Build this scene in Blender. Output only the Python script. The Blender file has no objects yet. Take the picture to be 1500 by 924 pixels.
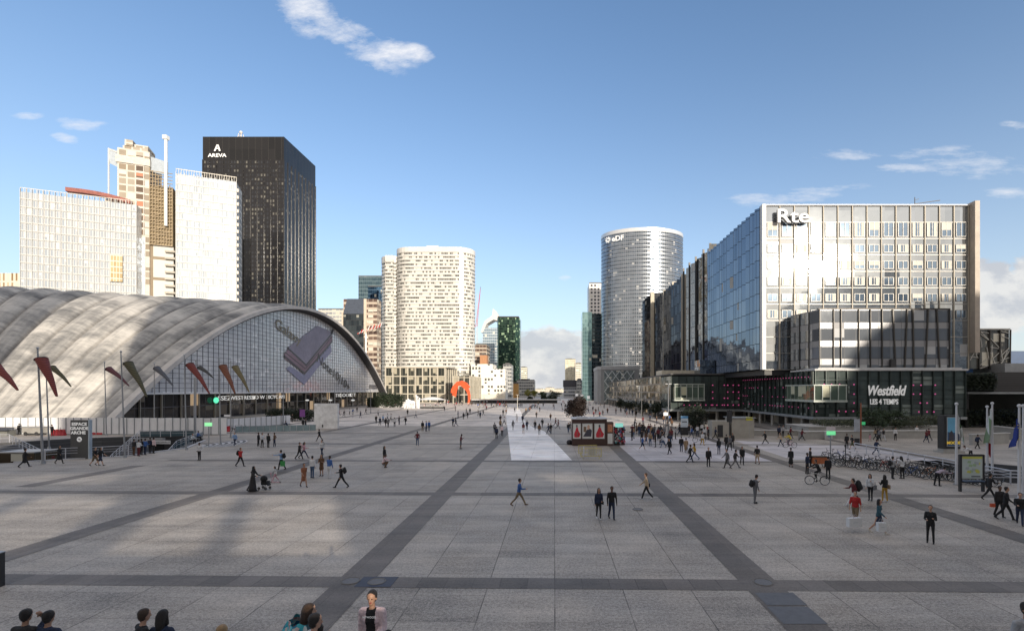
import bpy, bmesh, math, random
import numpy as np
from mathutils import Vector, Matrix
from mathutils.geometry import tessellate_polygon
random.seed(7)
R = math.radians
sc = bpy.context.scene
COL = sc.collection
# ---- survey of the photograph: eye height 7.1 m, focal length 720 px of 1500
FP, EYE, CX, HY = 720.0, 7.1, 812.0, 571.0
def G(px, py):
    Y = FP*EYE/(py-HY); return ((px-CX)/FP*Y, Y)
def XU(px, Y): return (px-CX)/FP*Y
def ZV(py, Y): return EYE+(HY-py)/FP*Y
SUN_AZ, SUN_EL = R(27), R(13)

# ------------------------------------------------------------------ materials
MATS = {}
def newmat(name):
    m = bpy.data.materials.new(name); m.use_nodes = True
    nt = m.node_tree; b = nt.nodes['Principled BSDF']
    return m, nt, b
def N(nt, t, **kw):
    n = nt.nodes.new(t)
    for k, v in kw.items(): setattr(n, k, v)
    return n
def math_(nt, op, a, b=None, c=None, clamp=False):
    n = N(nt, 'ShaderNodeMath', operation=op); n.use_clamp = clamp
    for i, v in enumerate((a, b, c)):
        if v is None: continue
        if isinstance(v, (int, float)): n.inputs[i].default_value = v
        else: nt.links.new(v, n.inputs[i])
    return n.outputs[0]
def mix_(nt, f, a, b, blend='MIX'):
    n = N(nt, 'ShaderNodeMix', data_type='RGBA', blend_type=blend)
    for s, v in ((n.inputs[0], f), (n.inputs[6], a), (n.inputs[7], b)):
        if isinstance(v, (int, float)): s.default_value = v
        elif isinstance(v, tuple): s.default_value = (*v[:3], 1)
        else: nt.links.new(v, s)
    return n.outputs[2]
def noise_(nt, vec, scale, detail=4, rough=.55, out='Fac'):
    n = N(nt, 'ShaderNodeTexNoise'); n.inputs['Scale'].default_value = scale
    n.inputs['Detail'].default_value = detail; n.inputs['Roughness'].default_value = rough
    if vec is not None: nt.links.new(vec, n.inputs['Vector'])
    return n.outputs[out]
def ramp_(nt, f, stops):
    n = N(nt, 'ShaderNodeValToRGB'); cr = n.color_ramp
    while len(cr.elements) < len(stops): cr.elements.new(.5)
    for e, (p, c) in zip(cr.elements, stops):
        e.position = p; e.color = (*c[:3], 1) if isinstance(c, tuple) else (c, c, c, 1)
    nt.links.new(f, n.inputs[0]); return n.outputs[0]
def mat(name, col, rough=.6, metal=0., var=.18, scale=1.2, bump=0., emit=None, estr=0.):
    """plain weathered surface: colour broken up by two scales of noise"""
    if name in MATS: return MATS[name]
    m, nt, b = newmat(name)
    tc = N(nt, 'ShaderNodeTexCoord').outputs['Object']
    n1 = noise_(nt, tc, scale, 5); n2 = noise_(nt, tc, scale*9, 3)
    f = math_(nt, 'MULTIPLY_ADD', n1, .7, math_(nt, 'MULTIPLY', n2, .3))
    lo = tuple(c*(1-var) for c in col); hi = tuple(min(1, c*(1+var)) for c in col)
    c = ramp_(nt, f, [(.3, lo), (.7, hi)])
    nt.links.new(c, b.inputs['Base Color'])
    b.inputs['Roughness'].default_value = rough; b.inputs['Metallic'].default_value = metal
    if bump:
        bp = N(nt, 'ShaderNodeBump'); bp.inputs['Strength'].default_value = bump; bp.inputs['Distance'].default_value = .05
        nt.links.new(n2, bp.inputs['Height']); nt.links.new(bp.outputs[0], b.inputs['Normal'])
    if emit:
        b.inputs['Emission Color'].default_value = (*emit, 1); b.inputs['Emission Strength'].default_value = estr
    MATS[name] = m; return m
def facade(name, cw, ch, ga, gb, blind=(.6,.58,.5), pb=.15, fw=.06, fh=.1, frame=(.3,.3,.3), metal=.8, rough=.06,
           tilt=.02, wav=.0, spand=0., spandc=None, lit=0., litc=(1,.85,.6), lits=.6, frough=.5, fmetal=0., stain=.12):
    """curtain wall seen through its UV (metres along the wall, metres up): panes, frames, spandrels, blinds"""
    if name in MATS: return MATS[name]
    m, nt, b = newmat(name); L = nt.links
    uv = N(nt, 'ShaderNodeUVMap').outputs[0]
    sp = N(nt, 'ShaderNodeSeparateXYZ'); L.new(uv, sp.inputs[0])
    u = math_(nt, 'DIVIDE', sp.outputs[0], cw); v = math_(nt, 'DIVIDE', sp.outputs[1], ch)
    fu, fv = math_(nt, 'FLOOR', u), math_(nt, 'FLOOR', v); ru, rv = math_(nt, 'FRACT', u), math_(nt, 'FRACT', v)
    cb = N(nt, 'ShaderNodeCombineXYZ'); L.new(fu, cb.inputs[0]); L.new(fv, cb.inputs[1])
    geo = N(nt, 'ShaderNodeNewGeometry')
    wn = N(nt, 'ShaderNodeTexWhiteNoise', noise_dimensions='3D'); L.new(cb.outputs[0], wn.inputs[0])
    spc = N(nt, 'ShaderNodeSeparateColor'); L.new(wn.outputs['Color'], spc.inputs[0])
    big = noise_(nt, geo.outputs['Position'], .07, 3)
    mask = math_(nt, 'MAXIMUM', math_(nt, 'LESS_THAN', ru, fw), math_(nt, 'LESS_THAN', rv, fh))
    glass = mix_(nt, spc.outputs[0], ga, gb)
    glass = mix_(nt, math_(nt, 'MULTIPLY', big, stain*2), glass, (.02,.02,.02))
    pbm = math_(nt, 'LESS_THAN', spc.outputs[1], pb)
    # blinds are drawn to a random height
    pbm = math_(nt, 'MULTIPLY', pbm, math_(nt, 'GREATER_THAN', rv, math_(nt, 'MULTIPLY', spc.outputs[2], .7)))
    col = mix_(nt, pbm, glass, blind)
    spm = None
    if spand > 0:
        spm = math_(nt, 'GREATER_THAN', rv, 1-spand)
        col = mix_(nt, spm, col, spandc or frame)
        mask = math_(nt, 'MAXIMUM', mask, 0.)
    fn = noise_(nt, geo.outputs['Position'], .6, 4)
    fc = mix_(nt, fn, tuple(c*.8 for c in frame), tuple(min(1, c*1.15) for c in frame))
    col = mix_(nt, mask, col, fc)
    solid = math_(nt, 'MAXIMUM', mask, pbm)
    if spm is not None: solid = math_(nt, 'MAXIMUM', solid, math_(nt, 'MULTIPLY', spm, .6))
    L.new(col, b.inputs['Base Color'])
    L.new(math_(nt, 'MULTIPLY_ADD', solid, -metal+fmetal, metal), b.inputs['Metallic'])
    L.new(math_(nt, 'MULTIPLY_ADD', solid, frough-rough, rough), b.inputs['Roughness'])
    if lit > 0:
        lm = math_(nt, 'MULTIPLY', math_(nt, 'LESS_THAN', spc.outputs[2], lit), math_(nt, 'SUBTRACT', 1., mask))
        b.inputs['Emission Color'].default_value = (*litc, 1)
        L.new(math_(nt, 'MULTIPLY', lm, lits), b.inputs['Emission Strength'])
    # every pane hangs a little out of true, so reflections break from pane to pane
    s1 = N(nt, 'ShaderNodeVectorMath', operation='SUBTRACT'); L.new(wn.outputs['Color'], s1.inputs[0]); s1.inputs[1].default_value = (.5,.5,.5)
    s2 = N(nt, 'ShaderNodeVectorMath', operation='SCALE'); L.new(s1.outputs[0], s2.inputs[0]); s2.inputs['Scale'].default_value = tilt
    s3 = N(nt, 'ShaderNodeVectorMath', operation='ADD'); L.new(s2.outputs[0], s3.inputs[0]); L.new(geo.outputs['Normal'], s3.inputs[1])
    nrm = s3.outputs[0]
    if wav:
        wc = noise_(nt, geo.outputs['Position'], .9, 2, out='Color')
        w1 = N(nt, 'ShaderNodeVectorMath', operation='SUBTRACT'); L.new(wc, w1.inputs[0]); w1.inputs[1].default_value = (.5,.5,.5)
        w2 = N(nt, 'ShaderNodeVectorMath', operation='SCALE'); L.new(w1.outputs[0], w2.inputs[0]); w2.inputs['Scale'].default_value = wav
        w3 = N(nt, 'ShaderNodeVectorMath', operation='ADD'); L.new(w2.outputs[0], w3.inputs[0]); L.new(nrm, w3.inputs[1]); nrm = w3.outputs[0]
    s4 = N(nt, 'ShaderNodeVectorMath', operation='NORMALIZE'); L.new(nrm, s4.inputs[0])
    L.new(s4.outputs[0], b.inputs['Normal'])
    MATS[name] = m; return m
def paving(name, base, joint=(.07,.06,.055), ju=2.42, jv=1.94, jo=.5, speck=.5, vary=.2, jw=.014):
    if name in MATS: return MATS[name]
    m, nt, b = newmat(name); L = nt.links
    geo = N(nt, 'ShaderNodeNewGeometry'); sp = N(nt, 'ShaderNodeSeparateXYZ'); L.new(geo.outputs['Position'], sp.inputs[0])
    u = math_(nt, 'DIVIDE', math_(nt, 'ADD', sp.outputs[0], 600*ju), ju)
    v = math_(nt, 'DIVIDE', math_(nt, 'ADD', math_(nt, 'MULTIPLY_ADD', sp.outputs[0], .02, sp.outputs[1]), 600*jv+jo), jv)
    ru, rv = math_(nt, 'FRACT', u), math_(nt, 'FRACT', v)
    cb = N(nt, 'ShaderNodeCombineXYZ'); L.new(math_(nt, 'FLOOR', u), cb.inputs[0]); L.new(math_(nt, 'FLOOR', v), cb.inputs[1])
    wn = N(nt, 'ShaderNodeTexWhiteNoise', noise_dimensions='2D'); L.new(cb.outputs[0], wn.inputs[0])
    P = geo.outputs['Position']
    sk = noise_(nt, P, 26, 2, .8); sk2 = noise_(nt, P, 9, 4, .8)
    st = noise_(nt, P, .12, 5, .6)
    mp = N(nt, 'ShaderNodeMapping'); mp.inputs['Scale'].default_value = (.12, 1.1, 1); L.new(P, mp.inputs[0])
    strk = noise_(nt, mp.outputs[0], 1.0, 6, .65)           # sweeping marks across the slabs
    val = math_(nt, 'MULTIPLY_ADD', math_(nt, 'SUBTRACT', sk, .5), speck*2.2, 1.)
    val = math_(nt, 'MULTIPLY_ADD', math_(nt, 'SUBTRACT', sk2, .5), speck*2.4, val)
    val = math_(nt, 'MULTIPLY_ADD', math_(nt, 'SUBTRACT', wn.outputs[0], .5), vary, val)
    val = math_(nt, 'MULTIPLY_ADD', math_(nt, 'SUBTRACT', st, .5), 1.3, val)
    val = math_(nt, 'MULTIPLY_ADD', math_(nt, 'SUBTRACT', noise_(nt, P, .6, 4, .6), .5), .6, val)
    val = math_(nt, 'MULTIPLY_ADD', math_(nt, 'SUBTRACT', strk, .5), 1.1, val)
    c = N(nt, 'ShaderNodeVectorMath', operation='SCALE'); c.inputs[0].default_value = base; L.new(val, c.inputs['Scale'])
    warm = mix_(nt, noise_(nt, P, .35, 3), (1.05,1.0,.95), (.95,.99,1.06))
    cc = mix_(nt, 1., c.outputs[0], warm, 'MULTIPLY')
    jm = math_(nt, 'LESS_THAN', ru, jw); jn = math_(nt, 'MULTIPLY', math_(nt, 'LESS_THAN', rv, jw*.9), .55)
    j = math_(nt, 'MULTIPLY', math_(nt, 'MAXIMUM', jm, jn), ramp_(nt, noise_(nt, P, .5, 3), [(.35, .35), (.6, 1.)]))
    # gum spots and drips
    vo = N(nt, 'ShaderNodeTexVoronoi'); vo.inputs['Scale'].default_value = 1.1; L.new(P, vo.inputs['Vector'])
    spot = math_(nt, 'MULTIPLY', math_(nt, 'LESS_THAN', vo.outputs['Distance'], .035), .45)
    cc = mix_(nt, spot, cc, (.05,.05,.05))
    cc = mix_(nt, j, cc, joint)
    L.new(cc, b.inputs['Base Color'])
    L.new(math_(nt, 'MULTIPLY_ADD', st, .25, .5), b.inputs['Roughness'])
    bp = N(nt, 'ShaderNodeBump'); bp.inputs['Strength'].default_value = .25; bp.inputs['Distance'].default_value = .01
    L.new(sk, bp.inputs['Height']); L.new(bp.outputs[0], b.inputs['Normal'])
    MATS[name] = m; return m

# ------------------------------------------------------------------ mesh builder
class MB:
    def __init__(s): s.v = []; s.f = []; s.uv = []; s.mi = []
    def face(s, pts, uv=None, mi=0):
        k = len(s.v); s.v += [tuple(p) for p in pts]; s.f.append(tuple(range(k, k+len(pts))))
        s.uv.append(uv or [(p[0]+p[1], p[2]) for p in pts]); s.mi.append(mi)
    def box(s, x0, x1, y0, y1, z0, z1, mi=0):
        a = [(x0,y0),(x1,y0),(x1,y1),(x0,y1)]; s.prism(a, z0, z1, mi); return s
    def prism(s, poly, z0, z1, mi=0, top=None, bottom=True, u0=0.):
        u = u0; n = len(poly)
        ar = sum(poly[i][0]*poly[(i+1)%n][1]-poly[(i+1)%n][0]*poly[i][1] for i in range(n))
        if ar < 0: poly = poly[::-1]
        for i in range(n):
            a, b = poly[i], poly[(i+1)%n]; l = math.hypot(b[0]-a[0], b[1]-a[1])
            s.face([(a[0],a[1],z0),(b[0],b[1],z0),(b[0],b[1],z1),(a[0],a[1],z1)], [(u,z0),(u+l,z0),(u+l,z1),(u,z1)], mi); u += l
        t = mi if top is None else top
        s.face([(p[0],p[1],z1) for p in poly], None, t)
        if bottom: s.face([(p[0],p[1],z0) for p in poly[::-1]], None, t)
        return s
    def obox(s, c, d, L, W, z0, z1, mi=0):
        """box centred c=(x,y), long axis direction d, length L, width W"""
        l = math.hypot(*d); d = (d[0]/l, d[1]/l); n = (-d[1], d[0])
        s.prism([(c[0]+a*d[0]*L/2+b*n[0]*W/2, c[1]+a*d[1]*L/2+b*n[1]*W/2) for a, b in ((-1,-1),(1,-1),(1,1),(-1,1))], z0, z1, mi); return s
    def wall(s, A, B, z0, z1, th=.3, mi=0):
        c = ((A[0]+B[0])/2, (A[1]+B[1])/2); s.obox(c, (B[0]-A[0], B[1]-A[1]), math.hypot(B[0]-A[0], B[1]-A[1]), th, z0, z1, mi); return s
    def tube(s, p0, p1, r0, r1=None, n=8, mi=0, cap=True):
        r1 = r0 if r1 is None else r1; p0, p1 = Vector(p0), Vector(p1); d = (p1-p0)
        if d.length < 1e-6: return s
        q = d.to_track_quat('Z', 'Y'); A = []; B = []
        for i in range(n):
            o = Vector((math.cos(2*math.pi*i/n), math.sin(2*math.pi*i/n), 0)); o.rotate(q)
            A.append(p0+o*r0); B.append(p1+o*r1)
        L = d.length
        for i in range(n):
            j = (i+1)%n; s.face([A[i],A[j],B[j],B[i]], [(i/n,0),((i+1)/n,0),((i+1)/n,L),(i/n,L)], mi)
        if cap: s.face(A[::-1], None, mi); s.face(B, None, mi)
        return s
    def bar(s, p0, p1, w, h=None, mi=0):
        """rectangular bar between two 3-D points"""
        h = h or w; p0, p1 = Vector(p0), Vector(p1); d = p1-p0; q = d.to_track_quat('Z', 'Y')
        o = [Vector((a*w/2, b*h/2, 0)) for a, b in ((-1,-1),(1,-1),(1,1),(-1,1))]
        for k in o: k.rotate(q)
        A = [p0+k for k in o]; B = [p1+k for k in o]
        for i in range(4):
            j = (i+1)%4; s.face([A[i],A[j],B[j],B[i]], None, mi)
        s.face(A[::-1], None, mi); s.face(B, None, mi); return s
    def ball(s, c, r, n=8, m=6, mi=0, sc=(1,1,1)):
        P = lambda i, j: (c[0]+sc[0]*r*math.sin(math.pi*j/m)*math.cos(2*math.pi*i/n), c[1]+sc[1]*r*math.sin(math.pi*j/m)*math.sin(2*math.pi*i/n), c[2]+sc[2]*r*math.cos(math.pi*j/m))
        for i in range(n):
            for j in range(m):
                q = [P(i,j),P(i,j+1),P(i+1,j+1),P(i+1,j)]
                if j == 0: q = [q[0],q[1],q[2]]
                elif j == m-1: q = [q[0],q[1],q[3]]
                s.face(q, None, mi)
        return s
    def torus(s, c, r, t, axis='X', n=24, m=6, mi=0):
        def P(i, j):
            a = 2*math.pi*i/n; b = 2*math.pi*j/m; k = r+t*math.cos(b); h = t*math.sin(b)
            if axis == 'X': return (c[0]+h, c[1]+k*math.cos(a), c[2]+k*math.sin(a))
            if axis == 'Y': return (c[0]+k*math.cos(a), c[1]+h, c[2]+k*math.sin(a))
            return (c[0]+k*math.cos(a), c[1]+k*math.sin(a), c[2]+h)
        for i in range(n):
            for j in range(m): s.face([P(i,j),P(i+1,j),P(i+1,j+1),P(i,j+1)], None, mi)
        return s
    def grid(s, fn, nu, nv, mi=0, uvs=(1,1)):
        k = len(s.v)
        for i in range(nu+1):
            for j in range(nv+1): s.v.append(tuple(fn(i/nu, j/nv)))
        w = nv+1
        for i in range(nu):
            for j in range(nv):
                s.f.append((k+i*w+j, k+(i+1)*w+j, k+(i+1)*w+j+1, k+i*w+j+1)); s.mi.append(mi)
                s.uv.append([(a/nu*uvs[0], b/nv*uvs[1]) for a, b in ((i,j),(i+1,j),(i+1,j+1),(i,j+1))])
        return s
    def mesh(s, name, mats, smooth=False):
        me = bpy.data.meshes.new(name); me.from_pydata(s.v, [], s.f)
        for m in (mats if isinstance(mats, (list, tuple)) else [mats]): me.materials.append(m)
        me.polygons.foreach_set('material_index', s.mi)
        uvl = me.uv_layers.new(name='UVMap'); flat = [c for f in s.uv for p in f for c in p]
        uvl.data.foreach_set('uv', flat)
        if smooth: me.polygons.foreach_set('use_smooth', [True]*len(me.polygons))
        me.update(); return me
    def build(s, name, mats, parent=None, smooth=False, loc=None, rz=0):
        o = bpy.data.objects.new(name, s.mesh(name, mats, smooth)); COL.objects.link(o)
        if parent: o.parent = parent
        if loc: o.location = loc
        if rz: o.rotation_euler = (0, 0, rz)
        return o
def tag(o, label=None, cat=None, group=None, kind=None):
    if label: o['label'] = label
    if cat: o['category'] = cat
    if group: o['group'] = group
    if kind: o['kind'] = kind
    return o
def empty(name, label, cat, loc=(0,0,0), group=None, rz=0):
    o = bpy.data.objects.new(name, None); COL.objects.link(o); o.location = loc; o.rotation_euler = (0,0,rz)
    o.empty_display_size = .2
    return tag(o, label, cat, group)
def localise(root, L0):
    """children were written in world coordinates: bring them under the thing's base"""
    for ch in [c for c in bpy.data.objects if c.parent == root]:
        ch.location = tuple(Vector(ch.location)-Vector(L0))
def copy_thing(src, loc, rz=0, label=None, group=None, scale=None):
    r = src.copy(); COL.objects.link(r); r.location = loc; r.rotation_euler = (0,0,rz)
    if label: r['label'] = label
    if group: r['group'] = group
    if scale: r.scale = (scale,)*3
    for ch in src.children:
        c = ch.copy(); COL.objects.link(c); c.parent = r
        for g in ch.children:
            d = g.copy(); COL.objects.link(d); d.parent = c
    return r
DG = None
def text_obj(txt, name, m, M, size=1., xs=1., ext=.02, parent=None, shear=0., bold=0.):
    cu = bpy.data.curves.new(name, 'FONT'); cu.body = txt; cu.size = size; cu.extrude = ext; cu.align_x = 'CENTER'; cu.align_y = 'CENTER'
    cu.shear = shear; cu.offset = bold; cu.resolution_u = 3
    t = bpy.data.objects.new(name, cu); COL.objects.link(t)
    bpy.context.view_layer.update()
    me = bpy.data.meshes.new_from_object(t.evaluated_get(bpy.context.evaluated_depsgraph_get()))
    bpy.data.objects.remove(t); bpy.data.curves.remove(cu)
    me.transform(Matrix.Diagonal((xs,1,1,1))); me.transform(M); me.materials.clear(); me.materials.append(m); me.name = name
    o = bpy.data.objects.new(name, me); COL.objects.link(o)
    if parent: o.parent = parent
    return o
def M_front(x, y, z):      # text facing -Y
    return Matrix.Translation((x,y,z)) @ Matrix(((1,0,0,0),(0,0,-1,0),(0,1,0,0),(0,0,0,1)))
def M_side(x, y, z, ang=0):  # text facing +X (reads along +Y), turned by ang in the wall plane
    return Matrix.Translation((x,y,z)) @ Matrix(((0,0,1,0),(1,0,0,0),(0,1,0,0),(0,0,0,1))) @ Matrix.Rotation(ang, 4, 'Z')
# ================================================================== GROUND
M_plaza = paving('granite_paving', (.368,.333,.293), speck=1.0)
M_band = paving('dark_granite', (.155,.137,.123), ju=.97, jv=40, speck=.45, vary=.25)
M_crossb = paving('dark_granite_cross', (.16,.142,.128), ju=1.0, jv=400, speck=.45, vary=.3, jw=.03)
M_white = paving('white_stone', (.90,.87,.85), ju=2.42, jv=1.94, speck=.15, vary=.08, jw=.006)
M_lilac = paving('pale_paving', (.54,.51,.52), speck=.25)
M_metal = mat('galvanised_steel', (.42,.43,.45), .4, .6)
M_dark = mat('dark_painted_metal', (.03,.03,.033), .5)
M_conc = mat('concrete', (.36,.35,.33), .85, var=.25, scale=.4, bump=.2)
M_whitep = mat('white_paint', (.78,.78,.78), .45, var=.06)
M_glassd = mat('dark_glass', (.02,.025,.03), .05, 0)
pit = [G(-60,681), G(20,677.5), G(96,673), G(180,669), G(228,662), G(272,656.5), G(300,645), G(290,637.5), G(180,639.5), G(106,642), G(41,646), G(-60,652)]
pit2 = [G(1330,676.5), G(1478,707), (G(1478,707)[0]+14, G(1478,707)[1]-6), (G(1478,707)[0]+20, 46.5), G(1500,683), G(1370,671)]
def flat_with_holes(name, outer, holes, z, m):
    loops = [[Vector((*p,0)) for p in outer]]+[[Vector((*p,0)) for p in h] for h in holes]
    allp = [p for l in loops for p in l]
    me = bpy.data.meshes.new(name); me.from_pydata([(p.x,p.y,z) for p in allp], [], tessellate_polygon(loops))
    bm = bmesh.new(); bm.from_mesh(me); bmesh.ops.recalc_face_normals(bm, faces=bm.faces)
    for f in bm.faces:
        if f.normal.z < 0: f.normal_flip()
    bm.to_mesh(me); bm.free(); me.materials.append(m)
    o = bpy.data.objects.new(name, me); COL.objects.link(o); return o
tag(flat_with_holes('ground', [(-420,-160),(420,-160),(420,520),(-420,520)], [pit, pit2], 0, M_plaza), kind='structure')
far = MB()
for a in (((-6000,520),(6000,520),(6000,9000),(-6000,9000)), ((-6000,-3000),(-420,-3000),(-420,520),(-6000,520)), ((420,-3000),(6000,-3000),(6000,520),(420,520)), ((-420,-3000),(420,-3000),(420,-160),(-420,-160))):
    far.face([(p[0],p[1],-.02) for p in a])
tag(far.build('terrain', mat('far_city_ground', (.20,.19,.17), .9, scale=.01)), kind='structure')
def strip(name, polys, z, m):
    mb = MB()
    for p in polys:
        ar = sum(p[i][0]*p[(i+1)%len(p)][1]-p[(i+1)%len(p)][0]*p[i][1] for i in range(len(p)))
        q = p if ar > 0 else p[::-1]
        for t3 in tessellate_polygon([[Vector((*a,0)) for a in q]]):
            a, b, c = (q[i] for i in t3)
            if (b[0]-a[0])*(c[1]-a[1])-(b[1]-a[1])*(c[0]-a[0]) < 0: b, c = c, b
            mb.face([(a[0],a[1],z),(b[0],b[1],z),(c[0],c[1],z)])
    return tag(mb.build(name, m), kind='structure')
strip('sun_toned_esplanade', [[(-78,96),(-26,96),(26,96),(26.5,243),(26.5,420),(-120,420),(-78,250)]], .003, paving('sun_toned_esplanade', (.66,.60,.54), speck=.25))  # paler, warmer colour stands in for strong sunlight on the far paving
strip('pale_paving', [[G(915,677-.6), G(1144,677-.6), G(1040,640), G(905,640)], [G(1160,673), (39.4,49.5),(39.4,62),G(1075,645)]], .004, M_lilac)
longs = []
for X, y0, y1 in ((-38.9,36,46.2),(-38.9,83,200),(-23.3,14,215),(-7.35,13,240),(7.55,13,130),(22.4,13,120),(39.2,47,100),(-54.5,84,180)):
    longs.append([(X-.68,y0),(X+.68,y0),(X+.68-.012*(y1-y0),y1),(X-.68-.012*(y1-y0),y1)] if X < 0 else [(X-.68,y0),(X+.68,y0),(X+.68,y1),(X-.68,y1)])
strip('longitudinal_bands', longs, .012, M_band)
cr = []
for k in range(13):
    Y = 18.05+15.45*k
    xa, xb = -60, 60
    if k == 0: xa = -30; xb = 38
    if k in (1,): xa = -46; xb = 42
    if k == 2: xa = -39; xb = 36
    if k == 3: xa = -48; xb = 41
    if k >= 4: xa = -66; xb = 30
    if k >= 6: xa = -66; xb = 24
    w = .5 if k < 5 else .42
    cr.append([(xa, Y-w-.02*xa),(xb, Y-w-.02*xb),(xb, Y+w-.02*xb),(xa, Y+w-.02*xa)])
strip('cross_bands', cr, .008, M_crossb)
strip('white_stone_path', [[G(740,599), G(749,674), G(838,674), G(807.5,641.5), G(797,631), G(781.5,626), G(769,617), G(761,599)]], .016, M_white)
# patches at the foot of the frame
strip('blue_grey_patch', [[(7.0,16.2),(8.35,16.2),(8.35,17.2),(7.0,17.2)],[(6.95,14.9),(8.3,14.9),(8.3,16.1),(6.95,16.1)]], .020, mat('blue_grey_stone', (.125,.13,.145), .6, scale=4))
def manhole(px, py, r, square, label):
    x, y = G(px, py); t = empty('manhole_cover', label, 'manhole cover', (x,y,.014))
    if square: MB().box(-r-.35, r+.35, -.48, .48, -.001, .006).build('surround', mat('cover_surround', (.035,.037,.06), .5), t)
    MB().torus((0,0,.012), r, .02, 'Z', 28, 4).build('rim', mat('dull_ring', (.20,.19,.18), .7), t)
    MB().tube((0,0,.006), (0,0,.014), r-.03, n=24).build('lid', mat('cover_lid', (.17,.17,.18) if square else (.13,.12,.115), .7, 0, scale=12), t)
manhole(552, 852, .31, True, 'round manhole lid in a dark square surround on the dark cross band')
manhole(514, 851, .33, False, 'faint ring manhole cover where the two dark bands cross')
manhole(1118, 853, .33, False, 'worn ring manhole cover at the right hand crossing of dark bands')
manhole(934, 746, .3, False, 'small dark drain cover in the paving beyond the standing couple')

# ---- stairs under the photographer
st = MB(); n = 32
for i in range(n):
    y1 = 13.0-i*.42; st.box(-34, 34, y1-.42-.02, y1, -.05, .172*(i+1))
st.box(-34, 34, -56, 13.0-n*.42+.01, -.05, .172*n)
tag(st.build('stairs', mat('pale_step_stone', (.42,.41,.39), .7)), 'broad pale stone steps in front of the plaza, under the seated people', 'stairs', kind='structure')

# ---- left sunken entrance
def pitwalls(poly, z, name, m, mf):
    mb = MB()
    for i in range(len(poly)):
        a, b = poly[i], poly[(i+1)%len(poly)]; l = math.hypot(b[0]-a[0], b[1]-a[1])
        mb.face([(a[0],a[1],z),(b[0],b[1],z),(b[0],b[1],0),(a[0],a[1],0)], [(0,z),(l,z),(l,0),(0,0)])
    mb.face([(p[0],p[1],z) for p in poly], None, 1)
    return tag(mb.build(name, [m, mf]), kind='structure')
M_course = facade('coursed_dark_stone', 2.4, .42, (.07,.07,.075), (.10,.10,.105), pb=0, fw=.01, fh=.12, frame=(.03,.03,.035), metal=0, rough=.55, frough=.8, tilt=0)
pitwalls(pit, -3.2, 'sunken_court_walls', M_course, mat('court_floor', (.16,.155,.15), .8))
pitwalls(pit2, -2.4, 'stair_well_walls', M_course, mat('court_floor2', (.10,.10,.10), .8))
st = MB()
A, B = pit2[0], pit2[1]; dx, dy = B[0]-A[0], B[1]-A[1]; L = math.hypot(dx,dy); nx, ny = -dy/L, dx/L
if ny < 0: nx, ny = -nx, -ny
for i in range(9):
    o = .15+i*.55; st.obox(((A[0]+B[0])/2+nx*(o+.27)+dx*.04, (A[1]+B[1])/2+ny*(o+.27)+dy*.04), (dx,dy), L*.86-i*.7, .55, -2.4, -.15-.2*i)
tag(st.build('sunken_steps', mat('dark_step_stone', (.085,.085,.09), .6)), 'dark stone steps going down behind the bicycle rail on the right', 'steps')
kerb = MB()
for lst in ((pit[1], pit[2], pit[3], pit[4], pit[5], pit[6]),):
    for a, b in zip(lst, lst[1:]): kerb.wall(a, b, .002, .10, .28)
tag(kerb.build('kerb', mat('pale_kerb', (.5,.5,.52), .6)), kind='structure')
def railing(pts, name, label, h=1.05, step=1.6, glass=False, r=.03):
    """pts: 3-D base points"""
    t = empty(name, label, 'railing', pts[0]); o0 = Vector(pts[0])
    T = MB(); g = MB(); m = mat('rail_grey', (.55,.56,.6), .4, .2)
    pm = MB().bar((0,0,0), (0,0,h), .07, .05).mesh('post', m)
    for a, b in zip(pts, pts[1:]):
        a, b = Vector(a)-o0, Vector(b)-o0; L = (b-a).length; n = max(1, round(L/step))
        for k in range(n+1 if pts[-1] is b or (b+o0-Vector(pts[-1])).length < .01 else n):
            q = a+(b-a)*k/n; po = bpy.data.objects.new('post', pm); COL.objects.link(po); po.parent = t; po.location = q
        T.tube(a+Vector((0,0,h)), b+Vector((0,0,h)), r); T.tube(a+Vector((0,0,h*.5)), b+Vector((0,0,h*.5)), r*.6)
        T.tube(a+Vector((0,0,h*.75)), b+Vector((0,0,h*.75)), r*.5)
        if glass:
            up = Vector((0,0,h*.85)); lo = Vector((0,0,.1)); g.face([a+lo, b+lo, b+up, a+up])
    T.build('handrail', m, t)
    if glass: g.build('glass_panel', mat('rail_glass', (.10,.15,.17), .05, .3), t)
    return t
v3 = lambda p, z=0.: (p[0], p[1], z)
railing([v3(G(66,675),.1), v3(G(96,672.6),.1), v3(G(150,670.2),.1), v3(G(188,668),.1)], 'railing', 'grey front railing passing the grande arche totem')
railing([v3(G(14,648)), v3(G(60,658),-1.1), (G(84,668)[0]-1, G(84,668)[1]+2, -2.2)], 'railing', 'grey sloping railing going down at the far left of the court')
railing([v3(G(-30,647.5)), v3(G(14,647.5))], 'railing', 'short level railing at the left picture edge')
railing([v3(G(205,640)), v3(G(250,639.5)), v3(G(288,638.5))], 'railing', 'level railing above the dark underpass opening', glass=True)
railing([v3(G(205,641),0), (G(165,655)[0], G(165,655)[1], -1.8), (G(150,662)[0], G(150,662)[1], -2.6)], 'railing', 'sloping railing of the middle flight beside the underpass')
railing([v3(G(297,641)), (G(262,652)[0]-.3, G(262,652)[1], -.5), (G(236,657)[0], G(236,657)[1]+1, -1.4)], 'railing', 'sloping railing of the escalator on the right of the court', glass=True)
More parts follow.
